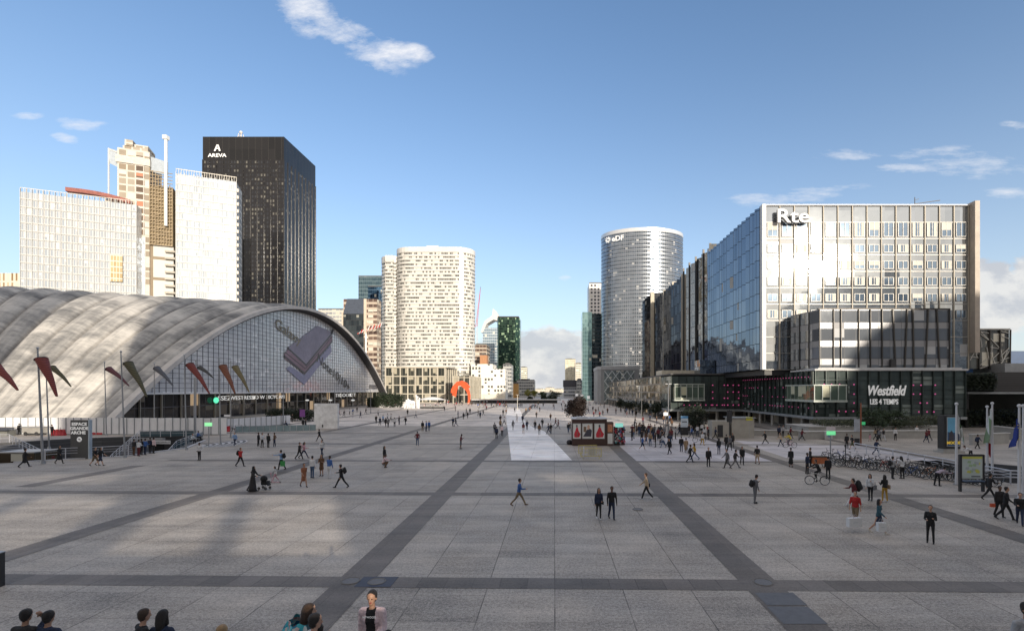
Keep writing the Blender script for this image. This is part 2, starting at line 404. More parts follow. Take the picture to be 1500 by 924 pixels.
# escalator and stair flights
def flight(a, b, w, za, zb, n, name, label, m):
    mb = MB(); a, b = Vector((*a,0)), Vector((*b,0)); d = b-a
    for i in range(n):
        c = a+d*(i+.5)/n; mb.obox((c.x,c.y), (d.x,d.y), d.length/n, w, -3.2, za+(zb-za)*(i+1)/n)
    return tag(mb.build(name, m), label, 'stairs')
M_step = mat('court_step', (.14,.14,.15), .7)
flight((G(212,643)[0],G(212,643)[1]-.4), (G(150,665)[0],G(150,665)[1]), 2.6, 0, -3.1, 18, 'staircase', 'grey flight of steps down into the sunken court', M_step)
flight((G(292,645)[0]-.6,G(292,645)[1]), (G(232,660)[0]-1,G(232,660)[1]+2.2), 2.0, 0, -2.4, 16, 'escalator', 'grey escalator slope on the right of the sunken court', mat('escalator_metal', (.25,.27,.3), .35, .5))
flight((G(8,650)[0],G(8,650)[1]), (G(75,672)[0],G(75,672)[1]+2), 3.0, 0, -3.0, 18, 'staircase', 'grey steps going down at the far left edge of the court', M_step)
x, y = G(245,640); e = empty('underpass_portal', 'dark underpass opening with a grey fascia below the level railing', 'underpass', (x,y-.1,-3.2))
MB().box(-5.2,-.2,-.55,0,2.3,3.1).build('fascia', mat('portal_fascia', (.3,.3,.31), .6), e)
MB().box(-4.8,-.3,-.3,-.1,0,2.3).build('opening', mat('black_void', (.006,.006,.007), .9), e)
x, y = G(250,641.5); e = empty('direction_sign', 'long white direction sign over the dark underpass opening', 'sign', (x,y-.9,-.75))
MB().box(-1.7,.7,-.06,0,0,.5).build('panel', M_whitep, e)
text_obj('CENTRE COMMERCIAL', 'lettering', mat('ink', (.1,.1,.12), .5), M_front(-.5,-.075,.25), .24, 1, .004, e)
x, y = G(-10,672); e = empty('court_lift', 'brown glass lift housing at the far left edge of the court', 'lift housing', (x,y+2,-3.0))
MB().box(-1.5,2.3,-.2,2.4,0,3.4).build('housing', facade('brown_glass', 1.3, 1.1, (.10,.075,.05), (.25,.19,.13), fw=.03, fh=.04, frame=(.1,.09,.08), metal=.5, rough=.12, wav=.1), e)
MB().box(-1.6,2.4,-.3,2.5,3.4,3.5).build('roof', M_metal, e)
# concentric mosaic
c = G(268,656.0); mb = MB()
for k in range(7):
    r0 = 2.3+k*.75; r1 = r0+.38
    for i in range(20):
        a0, a1 = R(8+i*4.0), R(8+(i+1)*4.0)
        mb.face([(c[0]+r*math.cos(a)*.62, c[1]+r*math.sin(a)*1.35+.3, .018) for r, a in ((r0,a0),(r1,a0),(r1,a1),(r0,a1))])
tag(mb.build('curved_floor_stripes', mat('black_mosaic', (.03,.03,.035), .5)), kind='structure')
mb = MB()
mb.face([(c[0]+r*math.cos(a)*.62, c[1]+r*math.sin(a)*1.35+.3, .014) for r, a in [(1.9,R(88)),(1.9,R(60)),(1.9,R(30)),(1.9,R(6))]+[(7.4,R(a)) for a in range(6,90,8)]])
tag(mb.build('curved_floor_base', mat('white_mosaic', (.55,.54,.56), .5)), kind='structure')

# ================================================================== CNIT VAULT
Xf = -84.0
def arch(t, s):
    """t: how far round the shell from the glass front; s in 0..1 along the arch"""
    fx, fy = -84-33*t, 91-6*t; cxx, cyy, cz = -84-76*t, 171-24*t, 34.8+1.5*t
    bx, by = -84-110*t, 251-30*t
    k = 2*s-1; h = 1-k*k
    if s <= .5:
        w = s/.5; e = w**1.15; x = fx+(cxx-fx)*e; y = fy+(cyy-fy)*w
    else:
        w = (s-.5)/.5; e = 1-(1-w)**1.15; x = cxx+(bx-cxx)*e; y = cyy+(by-cyy)*w
    return Vector((x, y, cz*h))
def shell(u, v):
    t = u*1.55; s = v
    p = arch(t, s)
    rib = 15.0*u; lob = abs(math.sin(math.pi*rib))**.6
    amp = 1.7*min(1, s*6)*min(1, (1-s)*6)*(0 if u < .012 else 1)
    # outward direction: mostly up and toward the plaza
    p += Vector((.25*0, -.55*(1-s), .8))*amp*(lob-.5)
    return p
m, nt, b = newmat('board_marked_concrete'); L = nt.links
tc = N(nt,'ShaderNodeTexCoord').outputs['Object']; uvn = N(nt,'ShaderNodeUVMap').outputs[0]
n1 = noise_(nt, tc, .09, 6, .65); mp = N(nt,'ShaderNodeMapping'); mp.inputs['Scale'].default_value = (60, 5, 1); L.new(uvn, mp.inputs[0]); n2 = noise_(nt, mp.outputs[0], 1., 5, .6)
mp2 = N(nt,'ShaderNodeMapping'); mp2.inputs['Scale'].default_value = (15, 160, 1); L.new(uvn, mp2.inputs[0]); n3 = noise_(nt, mp2.outputs[0], 1., 3, .6)
f = math_(nt,'ADD', math_(nt,'MULTIPLY', n1, .62), math_(nt,'ADD', math_(nt,'MULTIPLY', n2, .22), math_(nt,'MULTIPLY', n3, .16)))
cshell = ramp_(nt, f, [(.38,(.14,.14,.14)),(.48,(.33,.318,.30)),(.55,(.53,.505,.465)),(.66,(.70,.665,.61))])
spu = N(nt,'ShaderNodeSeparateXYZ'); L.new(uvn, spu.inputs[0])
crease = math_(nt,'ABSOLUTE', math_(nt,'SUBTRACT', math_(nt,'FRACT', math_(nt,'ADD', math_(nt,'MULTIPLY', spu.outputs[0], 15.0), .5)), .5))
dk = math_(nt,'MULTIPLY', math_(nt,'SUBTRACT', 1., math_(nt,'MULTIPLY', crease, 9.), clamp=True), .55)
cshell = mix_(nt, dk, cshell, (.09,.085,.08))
L.new(cshell, b.inputs['Base Color']); b.inputs['Roughness'].default_value = .8
bp = N(nt,'ShaderNodeBump'); bp.inputs['Strength'].default_value = .5; bp.inputs['Distance'].default_value = .3; L.new(n3, bp.inputs['Height']); L.new(bp.outputs[0], b.inputs['Normal'])
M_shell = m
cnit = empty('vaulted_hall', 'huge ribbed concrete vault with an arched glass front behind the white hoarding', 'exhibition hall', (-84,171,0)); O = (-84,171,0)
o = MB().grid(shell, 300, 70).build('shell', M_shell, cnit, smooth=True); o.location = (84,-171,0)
# edge band: pale concrete lip, 2 m deep, standing proud of the glass
lip = MB()
def lipf(u, v):
    p = arch(0, u); q = arch(0, min(1,u+.004))-arch(0, max(0,u-.004)); q.normalize()
    nrm = Vector((0, -q.z, q.y))
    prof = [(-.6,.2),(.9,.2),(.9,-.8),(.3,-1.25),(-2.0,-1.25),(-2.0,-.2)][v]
    return p+nrm*prof[1]+Vector((prof[0],0,0))
nn = 90; rows = [[lipf(i/nn, k) for k in range(6)] for i in range(nn+1)]
for i in range(nn):
    for k in range(5):
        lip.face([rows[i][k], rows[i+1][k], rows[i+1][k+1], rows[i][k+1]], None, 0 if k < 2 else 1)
o = lip.build('arch_lip', [mat('pale_concrete_lip', (.56,.53,.5), .75, scale=.3), mat('lip_shade_dark', (.035,.035,.04), .8)], cnit); o.location = (84,-171,0)  # underside faces near-black: the overhang's shadow is put into the colour
XG = -86.2; ZB = 6.4
def arch_z(Y): return 34.8*(1-((Y-171)/80)**2)-1.4
mg = facade('white_gridded_glass', 1.9, 1.12, (.68,.69,.73), (.78,.79,.82), blind=(.84,.84,.86), pb=.06, fw=.0, fh=.0, frame=(.05,.05,.07), metal=.12, rough=.15, tilt=.035, stain=.05)
gl = MB(); n = 80
ys = [171-80*math.sqrt(1-(ZB+1.4)/34.8)+.01]; ys = [ys[0]+(2*(171-ys[0]))*i/n for i in range(n+1)]
for a, b_ in zip(ys, ys[1:]):
    gl.face([(XG,a,ZB),(XG,b_,ZB),(XG,b_,max(ZB,arch_z(b_))),(XG,a,max(ZB,arch_z(a)))], [(a,ZB),(b_,ZB),(b_,arch_z(b_)),(a,arch_z(a))])
o = gl.build('glass_front', mg, cnit); o.location = (84,-171,0)
mu = MB(); Y = 92.
while Y < 250:
    z = arch_z(Y)
    if z > ZB+.3: mu.box(XG+.01, XG+.04, Y-.09, Y+.09, ZB, z)
    Y += 1.9
z = ZB+1.12
while z < 33:
    k = 80*math.sqrt(max(0,1-(z+1.4)/34.8)); mu.box(XG+.01, XG+.05, 171-k, 171+k, z-.045, z+.045); z += 1.12
o = mu.build('glazing_bars', mat('glazing_bar', (.06,.06,.08), .4), cnit); o.location = (84,-171,0)
sh = MB()
for k in range(77):
    a, b_ = 94+2*k, 96+2*k; za, zc = min(ZB, max(.1, arch_z(a))), min(ZB, max(.1, arch_z(b_)))
    sh.face([(XG-.5,a,0),(XG-.5,b_,0),(XG-.5,b_,zc),(XG-.5,a,za)], [(a,0),(b_,0),(b_,zc),(a,za)])
mshop = facade('shop_front_glass', 2.6, 3.2, (.012,.012,.016), (.05,.045,.04), blind=(.14,.11,.08), pb=.3, fw=.03, fh=.05, frame=(.09,.09,.1), metal=.25, rough=.07, wav=.05, lit=.10, litc=(1,.7,.42), lits=.35)
o = sh.build('shop_front', mshop, cnit); o.location = (84,-171,0)
o = MB().box(XG-.6, XG+.3, 102, 240, ZB-.25, ZB+.15).build('transom', M_whitep, cnit); o.location = (84,-171,0)
pieces = lambda mesh, locs, parent, name: [(lambda o: (COL.objects.link(o), setattr(o,'parent',parent), setattr(o,'location',l)))(bpy.data.objects.new(name, mesh)) for l in locs]
pieces(MB().box(-.18,.18,-.1,.1,0,ZB-.25).mesh('column', mat('shop_column', (.3,.28,.24), .5)), [(XG-.27+84, 102.5+5.7*i-171, 0) for i in range(25)], cnit, 'column')
M_neon = mat('lit_white_letters', (.9,.9,.88), .5, emit=(1,.97,.9), estr=.35)
def fy(px): return (XG*FP)/(px-CX)
for txt, px, s in (('SSEZ',331,1.7),('WESTRESSA',359,1.5),('BD W 30',385,1.5),('CYOAM',408,1.5),('TIC',497,2.0),('BOOK',508,2.0),('EST',518,2.0)):
    Y = fy(px); o = text_obj(txt, 'shop_lettering', M_neon, M_side(XG-.35, Y, 4.9), s, 2.0 if px > 450 else 1.5, .05, cnit); o.location = (84,-171,0)
# printed banner on the glass: phones and words
bn = empty('facade_advert', 'giant printed phone advert spread across the arched glass front', 'advert', (XG+.2,150,ZB))
def fpt(px, py, dx=0.): Y = fy(px); return (XG+.2+dx, Y, ZV(py, Y))
M_pa = mat('advert_phone_back', (.24,.22,.29), .5, 0, var=.35, scale=.08); M_pb = mat('advert_phone_pink', (.26,.17,.22), .5, 0, var=.3, scale=.1)
M_ps = mat('advert_shadow', (.30,.30,.42), .6); M_pd = mat('advert_dark_line', (.05,.045,.06), .3)
def poly_ad(name, pts, m, dx=0.):
    mb = MB(); mb.face([fpt(a,b_,dx) for a,b_ in pts]); o = mb.build(name, m, bn); o.location = (-(XG+.2),-150,-ZB); return o
poly_ad('printed_shadow', [(418,540),(424,536),(445,549),(484,505),(485,515),(463,541),(445,563.5)], M_ps)
poly_ad('printed_phone', [(416,518),(421,512),(447,536),(486,490),(486,500),(446,548),(416,525)], M_pb, .02)
poly_ad('printed_phone', [(421,509),(464,477),(487,487),(447.5,534)], M_pa, .04)
for pts in ([(421,508.6),(447.3,533),(486.7,485),(487.3,487.5),(447.5,536.5),(420.6,511.5)], [(415,519.5),(445.2,545),(486,498.5),(486.5,500.5),(445.2,548.5),(415,522.5)],
            [(483,487),(487,481.5),(488.5,483.5),(484.5,489.5)], [(416,514.5),(446.2,539.2),(486,492),(486,493),(446.2,540.7),(416,516)]):
    poly_ad('printed_outline', pts, M_pd, .06)
def ad_text(txt, pa, pb, size, xs, m, bold=.0):
    a, b_ = Vector(fpt(*pa)), Vector(fpt(*pb)); c = (a+b_)/2; ang = math.atan2(b_.z-a.z, b_.y-a.y)
    cu_w = (b_-a).length
    o = text_obj(txt, 'printed_lettering', m, Matrix.Translation((c.x+.06, c.y, c.z)) @ M_side(0,0,0,ang), size, xs, .01, bn, bold=bold)
    w = max(v.co.y for v in o.data.vertices)-min(v.co.y for v in o.data.vertices)
    o.location = (-(XG+.2),-150,-ZB); return o
ad_text('Galaxy', (404,474), (438,499), 4.6, 1.25, mat('advert_gold_ink', (.20,.17,.12), .4), .05)
ad_text('Note10|10+', (463,523), (512,569), 4.6, 1.35, mat('advert_black_ink', (.03,.03,.035), .4), .03)
for pys in (564.5, 567.5):
    a = fpt(540,pys); b_ = fpt(553,pys+.4); mb = MB()
    mb.face([(a[0],a[1],a[2]-.25),(b_[0],b_[1],b_[2]-.25),(b_[0],b_[1],b_[2]+.25),(a[0],a[1],a[2]+.25)]); o = mb.build('printed_small_line', M_pd, bn); o.location = (-(XG+.2),-150,-ZB)
o = tag(MB().tube((0,0,0),(.15,0,0),1.0,n=16).build('pharmacy_cross', mat('green_neon', (.1,.9,.5), .4, emit=(.15,1,.55), estr=.8)), 'small green lit sign on the dark shop front of the vault', 'lit sign')
o.location = (XG+.2, fy(315), ZV(586, fy(315))); o.scale = (1,.9,.75)
# ================================================================== BUILDINGS
def bld(name, label, cat, c, group=None):
    return empty(name, label, cat, (c[0], c[1], 0), group)
def put(mb, name, m, root, smooth=False):
    o = mb.build(name, m, root, smooth); l = root.location; o.location = (-l[0], -l[1], -l[2]); return o
def rect(x0, x1, y0, y1): return [(x0,y0),(x1,y0),(x1,y1),(x0,y1)]
def grow(poly, d):
    cx = sum(p[0] for p in poly)/len(poly); cy = sum(p[1] for p in poly)/len(poly); out = []
    for p in poly:
        l = math.hypot(p[0]-cx, p[1]-cy); out.append((cx+(p[0]-cx)*(l+d)/l, cy+(p[1]-cy)*(l+d)/l))
    return out
def bands(poly, z0, z1, pitch, h, proud):
    mb = MB(); z = z0; g = grow(poly, proud)
    while z < z1: mb.prism(g, z, z+h); z += pitch
    return mb
M_roofd = mat('roof_felt', (.12,.12,.12), .8)

# --- left office complex under refit -------------------------------------
d = (.921,.39)
def along(p, l): return (p[0]+d[0]*l, p[1]+d[1]*l)
nrm = (.39,-.921)
P0 = (-228,210); P1 = along(P0, 39.6)
t = bld('office_wing', 'low bright white gridded office wing at the far left', 'office building', P0)
back = lambda p, k=18: (p[0]-nrm[0]*k, p[1]-nrm[1]*k)
mw = facade('bright_white_curtain', .95, 3.4, (.42,.47,.53), (.52,.56,.61), blind=(.60,.60,.60), pb=.12, fw=.22, fh=.22, frame=(.64,.64,.62), metal=.35, rough=.2, tilt=.05, stain=.02, frough=.35)
put(MB().prism([P0, P1, back(P1), back(P0)], 0, 91.8), 'curtain_wall', mw, t)
fl = MB()
for i in range(22): a = along(P0, i*39.6/21); fl.obox((a[0]+nrm[0]*.25, a[1]+nrm[1]*.25), nrm, .6, .16, 0, 93.2)
for i in range(27): fl.obox(((P0[0]+P1[0])/2+nrm[0]*.15, (P0[1]+P1[1])/2+nrm[1]*.15), d, 39.6, .35, i*3.4+.2, i*3.4+.6)
put(fl, 'sun_fins', mat('white_enamel_fin', (.52,.52,.51), .5, var=.05), t)
pr = MB()
for i in range(40): a = along(P0, i*39.6/39); pr.obox(a, d, .12, .12, 91.8, 93.6)
pr.obox(((P0[0]+P1[0])/2, (P0[1]+P1[1])/2), d, 39.6, .15, 93.4, 93.6)
put(pr, 'roof_parapet', mat('scaffold_pale', (.7,.66,.58), .6), t)
rd = MB(); a = along(P0, 15)
for i in range(24):
    q = along(P0, 14+i*.95); q = (q[0]-nrm[0]*4, q[1]-nrm[1]*4); zz = 96.2+.9*math.sin(i/23*3.0)-i*.10
    rd.obox(q, d, .97, 3, zz-1.0, zz+.7)
put(rd, 'roof_crown', mat('red_brown_panel', (.28,.09,.07), .6, var=.4, scale=.8), t)
# patch of missing cladding
pt = MB(); q = along(P0, 32.5); pt.obox((q[0]+nrm[0]*.7, q[1]+nrm[1]*.7), d, 4.4, .3, 56, 68)
put(pt, 'cladding_gap', facade('ochre_gap', 1.1, 2.6, (.45,.33,.16), (.6,.48,.28), pb=0, fw=.15, fh=.15, frame=(.75,.70,.6), metal=0, rough=.6), t)
# --- core tower in scaffolding
Pc0 = along(P0, 34.2+1.8); C0 = (XU(172,229), 229.); C1 = along(C0, 21.5)
t = bld('scaffolded_tower', 'tan scaffolded tower core between the two white office wings', 'tower', C0)
mcore = facade('weathered_core', 3.2, 3.3, (.36,.28,.19), (.56,.50,.41), blind=(.62,.59,.54), pb=.3, fw=.18, fh=.22, frame=(.62,.58,.51), metal=0, rough=.6, frough=.7, tilt=0, stain=.3)
mopen = facade('open_floors', 3.0, 3.3, (.10,.07,.05), (.22,.15,.10), blind=(.55,.2,.12), pb=.2, fw=.1, fh=.28, frame=(.62,.58,.52), metal=0, rough=.7, frough=.7, tilt=0)
def seg(l0, l1, k0, k1, z0, z1, mb=None):
    mb = mb or MB(); a, b_ = along(C0, l0), along(C0, l1)
    mb.prism([(a[0]+nrm[0]*k0,a[1]+nrm[1]*k0),(b_[0]+nrm[0]*k0,b_[1]+nrm[1]*k0),(b_[0]-nrm[0]*k1,b_[1]-nrm[1]*k1),(a[0]-nrm[0]*k1,a[1]-nrm[1]*k1)], z0, z1); return mb
put(seg(.5, 12.5, 1.5, 14, 0, 119.5), 'core', mcore, t)
put(seg(7.2, 10.6, 1.8, 3, 80, 117), 'open_bay', mopen, t)
put(seg(7.0, 11.0, 1.8, 3, 45, 79), 'glazed_bay', mw, t)
put(seg(0, 12.8, 2.2, 14.5, 112.6, 115.8), 'cap_beam', mat('cream_beam', (.62,.58,.51), .7), t)
o_ = MB(); seg(2.2,11.6,.6,12,119.5,121.2,o_); seg(3,6,1.0,8,121.2,124,o_); seg(6.4,11.6,.3,9,121.2,122.6,o_)
put(o_, 'roof_plant', mcore, t)
sc_ = MB()
for l in np.arange(12.6, 21.6, 1.1): sc_.bar((*[along(C0,l)[i]+nrm[i]*1.6 for i in (0,1)],76),(*[along(C0,l)[i]+nrm[i]*1.6 for i in (0,1)],112-.9*(l-12.6)),.28)
for z in np.arange(76, 111, 1.65):
    a, b_ = along(C0,12.6), along(C0,21.4); sc_.bar((a[0]+nrm[0]*1.6,a[1]+nrm[1]*1.6,z),(b_[0]+nrm[0]*1.6,b_[1]+nrm[1]*1.6,z),.3)
for z in np.arange(76, 106, 3.3):
    a, b_ = along(C0,13), along(C0,20.5); sc_.bar((a[0]+nrm[0]*1.8,a[1]+nrm[1]*1.8,z),(b_[0]+nrm[0]*1.8,b_[1]+nrm[1]*1.8,z+3.3),.16)
put(sc_, 'scaffolding', mat('tan_scaffold', (.36,.28,.18), .6, var=.35), t)
put(seg(12.5, 21.5, .8, 13, 76, 104), 'netted_core', mat('netting_tan', (.30,.24,.15), .9, var=.4, scale=.4), t)
lo = MB(); seg(12.5, 21.5, .4, 13, 0, 76, lo)
put(lo, 'lower_core', facade('lower_bays', 9.0, 9.9, (.56,.55,.52), (.62,.61,.58), pb=0, fw=.12, fh=.14, frame=(.28,.22,.15), metal=0, rough=.5, frough=.7, tilt=0, stain=.03), t)
lo = MB()
for z in np.arange(30, 76, 3.3): seg(18.5, 22.5, 2.2, 0, z, z+.9, lo)
put(lo, 'balconies', mat('cream_balcony', (.45,.42,.36), .7), t)
cr_ = MB(); q = along(C0, 19.2); q2 = along(C0, -3.2)
cr_.tube((q[0]+nrm[0]*3,q[1]+nrm[1]*3,85),(q[0]+nrm[0]*3,q[1]+nrm[1]*3,126.5),.65,.65,10); cr_.box(q[0]+nrm[0]*3-1,q[0]+nrm[0]*3+1,q[1]+nrm[1]*3-1,q[1]+nrm[1]*3+1,126,127.8)
put(cr_, 'hoist_mast', mat('white_mast', (.82,.82,.8), .4, var=.05), t)
cr_ = MB(); cr_.tube((q2[0],q2[1],91),(q2[0],q2[1],119),.3); cr_.tube((q2[0],q2[1],118.5),(C0[0]+4,C0[1],116),.1)
seg(-4, 1, 2, 8, 93.5, 94.7, cr_)
put(cr_, 'roof_gantry', mat('pale_gantry', (.74,.7,.62), .6), t)
a = along(C0, 0); b_ = along(C0, 21); net = MB(); net2 = MB()
net.face([(q2[0],q2[1],119),(a[0]+2,a[1],118),(a[0]+2,a[1],110),(q2[0]+.5,q2[1],112)]); net2.face([(along(C0,12.6)[0],along(C0,12.6)[1],118),(q[0],q[1],116.5),(q[0],q[1],110),(along(C0,12.6)[0],along(C0,12.6)[1],111)])
for q_ in (net, net2): put(q_, 'safety_net', mat('pale_netting', (.42,.47,.52), .9), t)
# --- right wing
W0 = (XU(258,235), 235.); W1 = along(W0, 24.6)
t = bld('office_wing', 'tall white gridded office wing catching the sun beside the black tower', 'office building', W0)
put(MB().prism([W0, W1, back(W1,14), back(W0,14)], 0, 110.5), 'curtain_wall', mw, t)
fl = MB()
for i in range(15): a = along(W0, i*24.6/14); fl.obox((a[0]+nrm[0]*.25, a[1]+nrm[1]*.25), nrm, .6, .16, 0, 111.2)
for i in range(32): fl.obox(((W0[0]+W1[0])/2+nrm[0]*.15, (W0[1]+W1[1])/2+nrm[1]*.15), d, 24.6, .35, i*3.4+.2, i*3.4+.6)
put(fl, 'sun_fins', mat('bright_enamel_fin', (.66,.65,.62), .4, var=.05), t)
pr = MB(); c_ = ((W0[0]+W1[0])/2, (W0[1]+W1[1])/2)
pr.obox(c_, d, 24.4, .2, 112.6, 112.9)
for i in range(25): pr.obox(along(W0, i*24.6/24), d, .14, .14, 110.5, 113)
for i in range(32): pr.obox((W1[0]+.5, W1[1]+.4), d, .7, 1.5, i*3.4, i*3.4+1.6)
put(pr, 'roof_parapet', MATS['scaffold_pale'], t)
t = bld('cream_block', 'low cream block with brown windows at the left picture edge', 'building', (-270,250))
put(MB().prism(rect(-300,-259.5,242,270), 0, ZV(400,242)), 'walls', facade('cream_block_wall', 2.1, 7.5, (.24,.15,.07), (.6,.5,.35), pb=.2, fw=.55, fh=.1, frame=(.72,.66,.54), metal=0, rough=.5), t)

# --- black tower ----------------------------------------------------------
X0, X1, Y0, Y1 = XU(297,300), XU(416,300), 300., 339.5
t = bld('black_tower', 'tall black granite office tower with AREVA sign and roof mast', 'tower', (X0,Y0))
mk = facade('black_granite_windows', 1.82, 2.62, (.02,.02,.024), (.05,.053,.06), blind=(.13,.125,.11), pb=.22, fw=.45, fh=.45, frame=(.014,.013,.014), metal=.35, rough=.08, tilt=.012, wav=.02, frough=.22, stain=.0)
ztop = 161.5
o = put(MB().prism(rect(X0,X1,Y0,Y1), 0, ztop-14), 'windowed_walls', mk, t)
pl = facade('black_plate', 4.0, 14, (.012,.012,.013), (.02,.019,.02), pb=0, fw=.03, fh=.0, frame=(.05,.045,.04), metal=.2, rough=.2, tilt=.01)
put(MB().prism(rect(X0,X1,Y0,Y1), ztop-14+.01, ztop), 'blank_top_storeys', pl, t)
mb = MB()
for i in range(13): x = X0+i*(X1-X0)/12; mb.box(x-.18, x+.18, Y0-.35, Y0-.002, 0, ztop-14)
for i in range(10): y = Y0+i*(Y1-Y0)/9; mb.box(X1+.002, X1+.35, y-.18, y+.18, 0, ztop-14)
put(mb, 'granite_ribs', mat('black_granite', (.018,.017,.018), .2), t)
mb = MB(); cx_, cy_ = XU(353,318), 318.
for sx in (-1,1):
    for sy in (-1,1): mb.tube((cx_+sx*2.4,cy_+sy*2.4,ztop),(cx_+sx*.9,cy_+sy*.9,ztop+11),.18)
for k in range(5): z = ztop+1+2*k; w = 2.3-.3*k; mb.bar((cx_-w,cy_-w,z),(cx_+w,cy_-w,z+1.6),.16); mb.bar((cx_+w,cy_-w,z),(cx_-w,cy_-w,z+1.6),.16); mb.bar((cx_-w,cy_-w,z),(cx_+w,cy_-w,z),.16)
for x in (-3.4,3.0,3.9): mb.tube((cx_+x,cy_-2.4,ztop),(cx_+x,cy_-2.4,ztop+8-abs(x)),.12)
mb.ball((cx_,cy_,ztop+12), 1.0)
put(mb, 'roof_mast', mat('white_red_mast', (.7,.66,.62), .5), t)
sg = text_obj('AREVA', 'sign_lettering', MATS['lit_white_letters'], M_front(XU(319,300), Y0-.5, ZV(228.6,300)), 3.0, 1.22, .15, t, bold=.03); sg.location = (-X0,-Y0,0)
mb = MB(); lx, lz = XU(319.5,300), ZV(217.5,300); s_ = .85
def tri(pts, y=Y0-.6): mb.face([(lx+p[0]*s_, y, lz+p[1]*s_) for p in pts])
tri([(-2.6,-2.2),(-1.4,-2.2),(.2,2.3),(-.6,2.3)]); tri([(-.2,2.3),(.7,2.3),(2.3,-2.2),(1.1,-2.2)]); tri([(-1.6,-1.2),(1.2,-.3),(1.0,.3),(-1.2,-.5)])
put(mb, 'sign_emblem', MATS['lit_white_letters'], t)

# --- mid-distance left of the white slab ----------------------------------
def simple(name, label, px0, px1, pyt, Y, depth, m, extra=None, pyb=None, cat='building'):
    x0, x1, z = XU(px0,Y), XU(px1,Y), ZV(pyt,Y); t = bld(name, label, cat, (x0,Y)); z0 = 0
    put(MB().prism(rect(x0,x1,Y,Y+depth), z0, z), 'walls', m, t)
    if extra: extra(t, x0, x1, Y, depth, z)
    else:
        mb = MB(); mb.box(x0+.2*(x1-x0), x1-.3*(x1-x0), Y+.3*depth, Y+.7*depth, z+.01, z+1.8); put(mb, 'roof_plant', M_roofd, t)
        mb = MB(); mb.wall((x0,Y+.2),(x1,Y+.2), z+.01, z+.8, .3); put(mb, 'parapet', M_roofd, t)
    return t
mbr = facade('brown_floors', 3.0, 3.3, (.10,.06,.05), (.22,.15,.12), pb=.15, fw=.08, fh=.42, frame=(.50,.42,.34), metal=.3, rough=.2, frough=.6)
mdk = facade('dark_curtain', 1.6, 3.3, (.02,.03,.04), (.07,.09,.10), blind=(.3,.3,.26), pb=.08, fw=.06, fh=.08, frame=(.03,.03,.035), metal=.6, rough=.06, wav=.05)
def bt_extra(t, x0, x1, Y, dp, z):
    mb = MB(); w = x1-x0
    mb.face([(x0,Y-.3,z-9),(x0+.62*w,Y-.3,z-9),(x0+.62*w,Y-.31,z+.1),(x0+.12*w,Y-.31,z+.1)])
    put(mb, 'sloping_glass_top', mat('blue_grey_roof_glass', (.10,.12,.16), .12, .5), t)
    mb = MB(); mb.prism(rect(x0+.62*w, x0+.70*w, Y-.6, Y+dp), 0, z); mb.prism(rect(x0-.9, x0, Y-.4, Y+dp), 0, z-8)
    put(mb, 'stone_piers', mat('beige_stone', (.62,.52,.42), .7), t)
    put(MB().prism(rect(x0+.01, x0+.62*w-.01, Y-.32, Y-.02), 0, z-9.05), 'dark_glass_bay', mdk, t)
simple('stepped_office_block', 'beige banded office block with dark glass bay right of the vault', 503, 552, 438, 300, 7.5, mbr, bt_extra)
simple('beige_office_block', 'low beige office block just right of the black tower', 466, 504, 453, 420, 20, facade('beige_floors', 3.0, 3.2, (.35,.38,.42), (.6,.62,.62), pb=.2, fw=.1, fh=.4, frame=(.70,.66,.58), metal=.3, rough=.2), cat='building')
simple('blue_glass_tower', 'pale blue glass tower with sloping left edge behind the banded block', 525, 560, 405, 430, 30, facade('blue_curtain', 1.7, 3.4, (.18,.30,.38), (.30,.44,.5), pb=.04, fw=.04, fh=.07, frame=(.3,.4,.45), metal=.7, rough=.06, wav=.03), cat='tower')
simple('navy_glass_tower', 'navy glass block in front of the pale blue tower', 539, 560, 420, 400, 20, facade('navy_curtain', 1.7, 3.4, (.03,.07,.14), (.08,.18,.30), pb=.04, fw=.04, fh=.1, frame=(.12,.2,.3), metal=.7, rough=.06, wav=.03), cat='tower')

# --- white slab tower (rounded ends) --------------------------------------
def capsule_poly(x0, x1, y0, y1, k=14, sq=1.0):
    r = (y1-y0)/2; cy = (y0+y1)/2; P = []
    for i in range(k+1): a = -math.pi/2+math.pi*i/k; P.append((x1-r*sq+r*sq*math.cos(a), cy+r*math.sin(a)))
    for i in range(k+1): a = math.pi/2+math.pi*i/k; P.append((x0+r*sq+r*sq*math.cos(a), cy+r*math.sin(a)))
    return P
mh = facade('white_slab_windows', 1.15, 2.48, (.05,.05,.05), (.30,.30,.28), blind=(.60,.585,.54), pb=.42, fw=.1, fh=.12, frame=(.56,.54,.48), metal=.35, rough=.15, tilt=.03, wav=.02, stain=.05)
mwb = mat('cream_enamel_band', (.68,.665,.635), .4, var=.06, scale=.3)
t = bld('white_slab_tower', 'broad cream white office tower with rounded ends in the centre left', 'tower', (-110,340))
pa = capsule_poly(XU(578,334), XU(693,334), 330, 352)
pb_ = capsule_poly(XU(557,342)-.0, XU(592,342), 336, 358)
for P, zt, nm in ((pa, 103., 'main_slab'), (pb_, 99., 'rear_slab')):
    put(MB().prism(P, 0, zt-3), nm, mh, t)
    put(bands(P, 20.2, zt-4, 2.48, 1.0, .25), 'floor_bands', mwb, t)
    put(MB().prism(grow(P,.35), zt-3.4, zt), 'parapet', mwb, t)
put(MB().box(XU(627,340), XU(644,340), 336, 346, 103.01, 105.6), 'roof_plant', mwb, t)
t = bld('glass_podium', 'glazed podium block with pale stone grid below the white tower', 'building', (-94,275))
mpd = facade('podium_glass', 1.55, 4.9, (.04,.05,.05), (.16,.16,.13), blind=(.38,.35,.27), pb=.3, fw=.06, fh=.07, frame=(.26,.24,.19), metal=.5, rough=.08, tilt=.02, wav=.03)
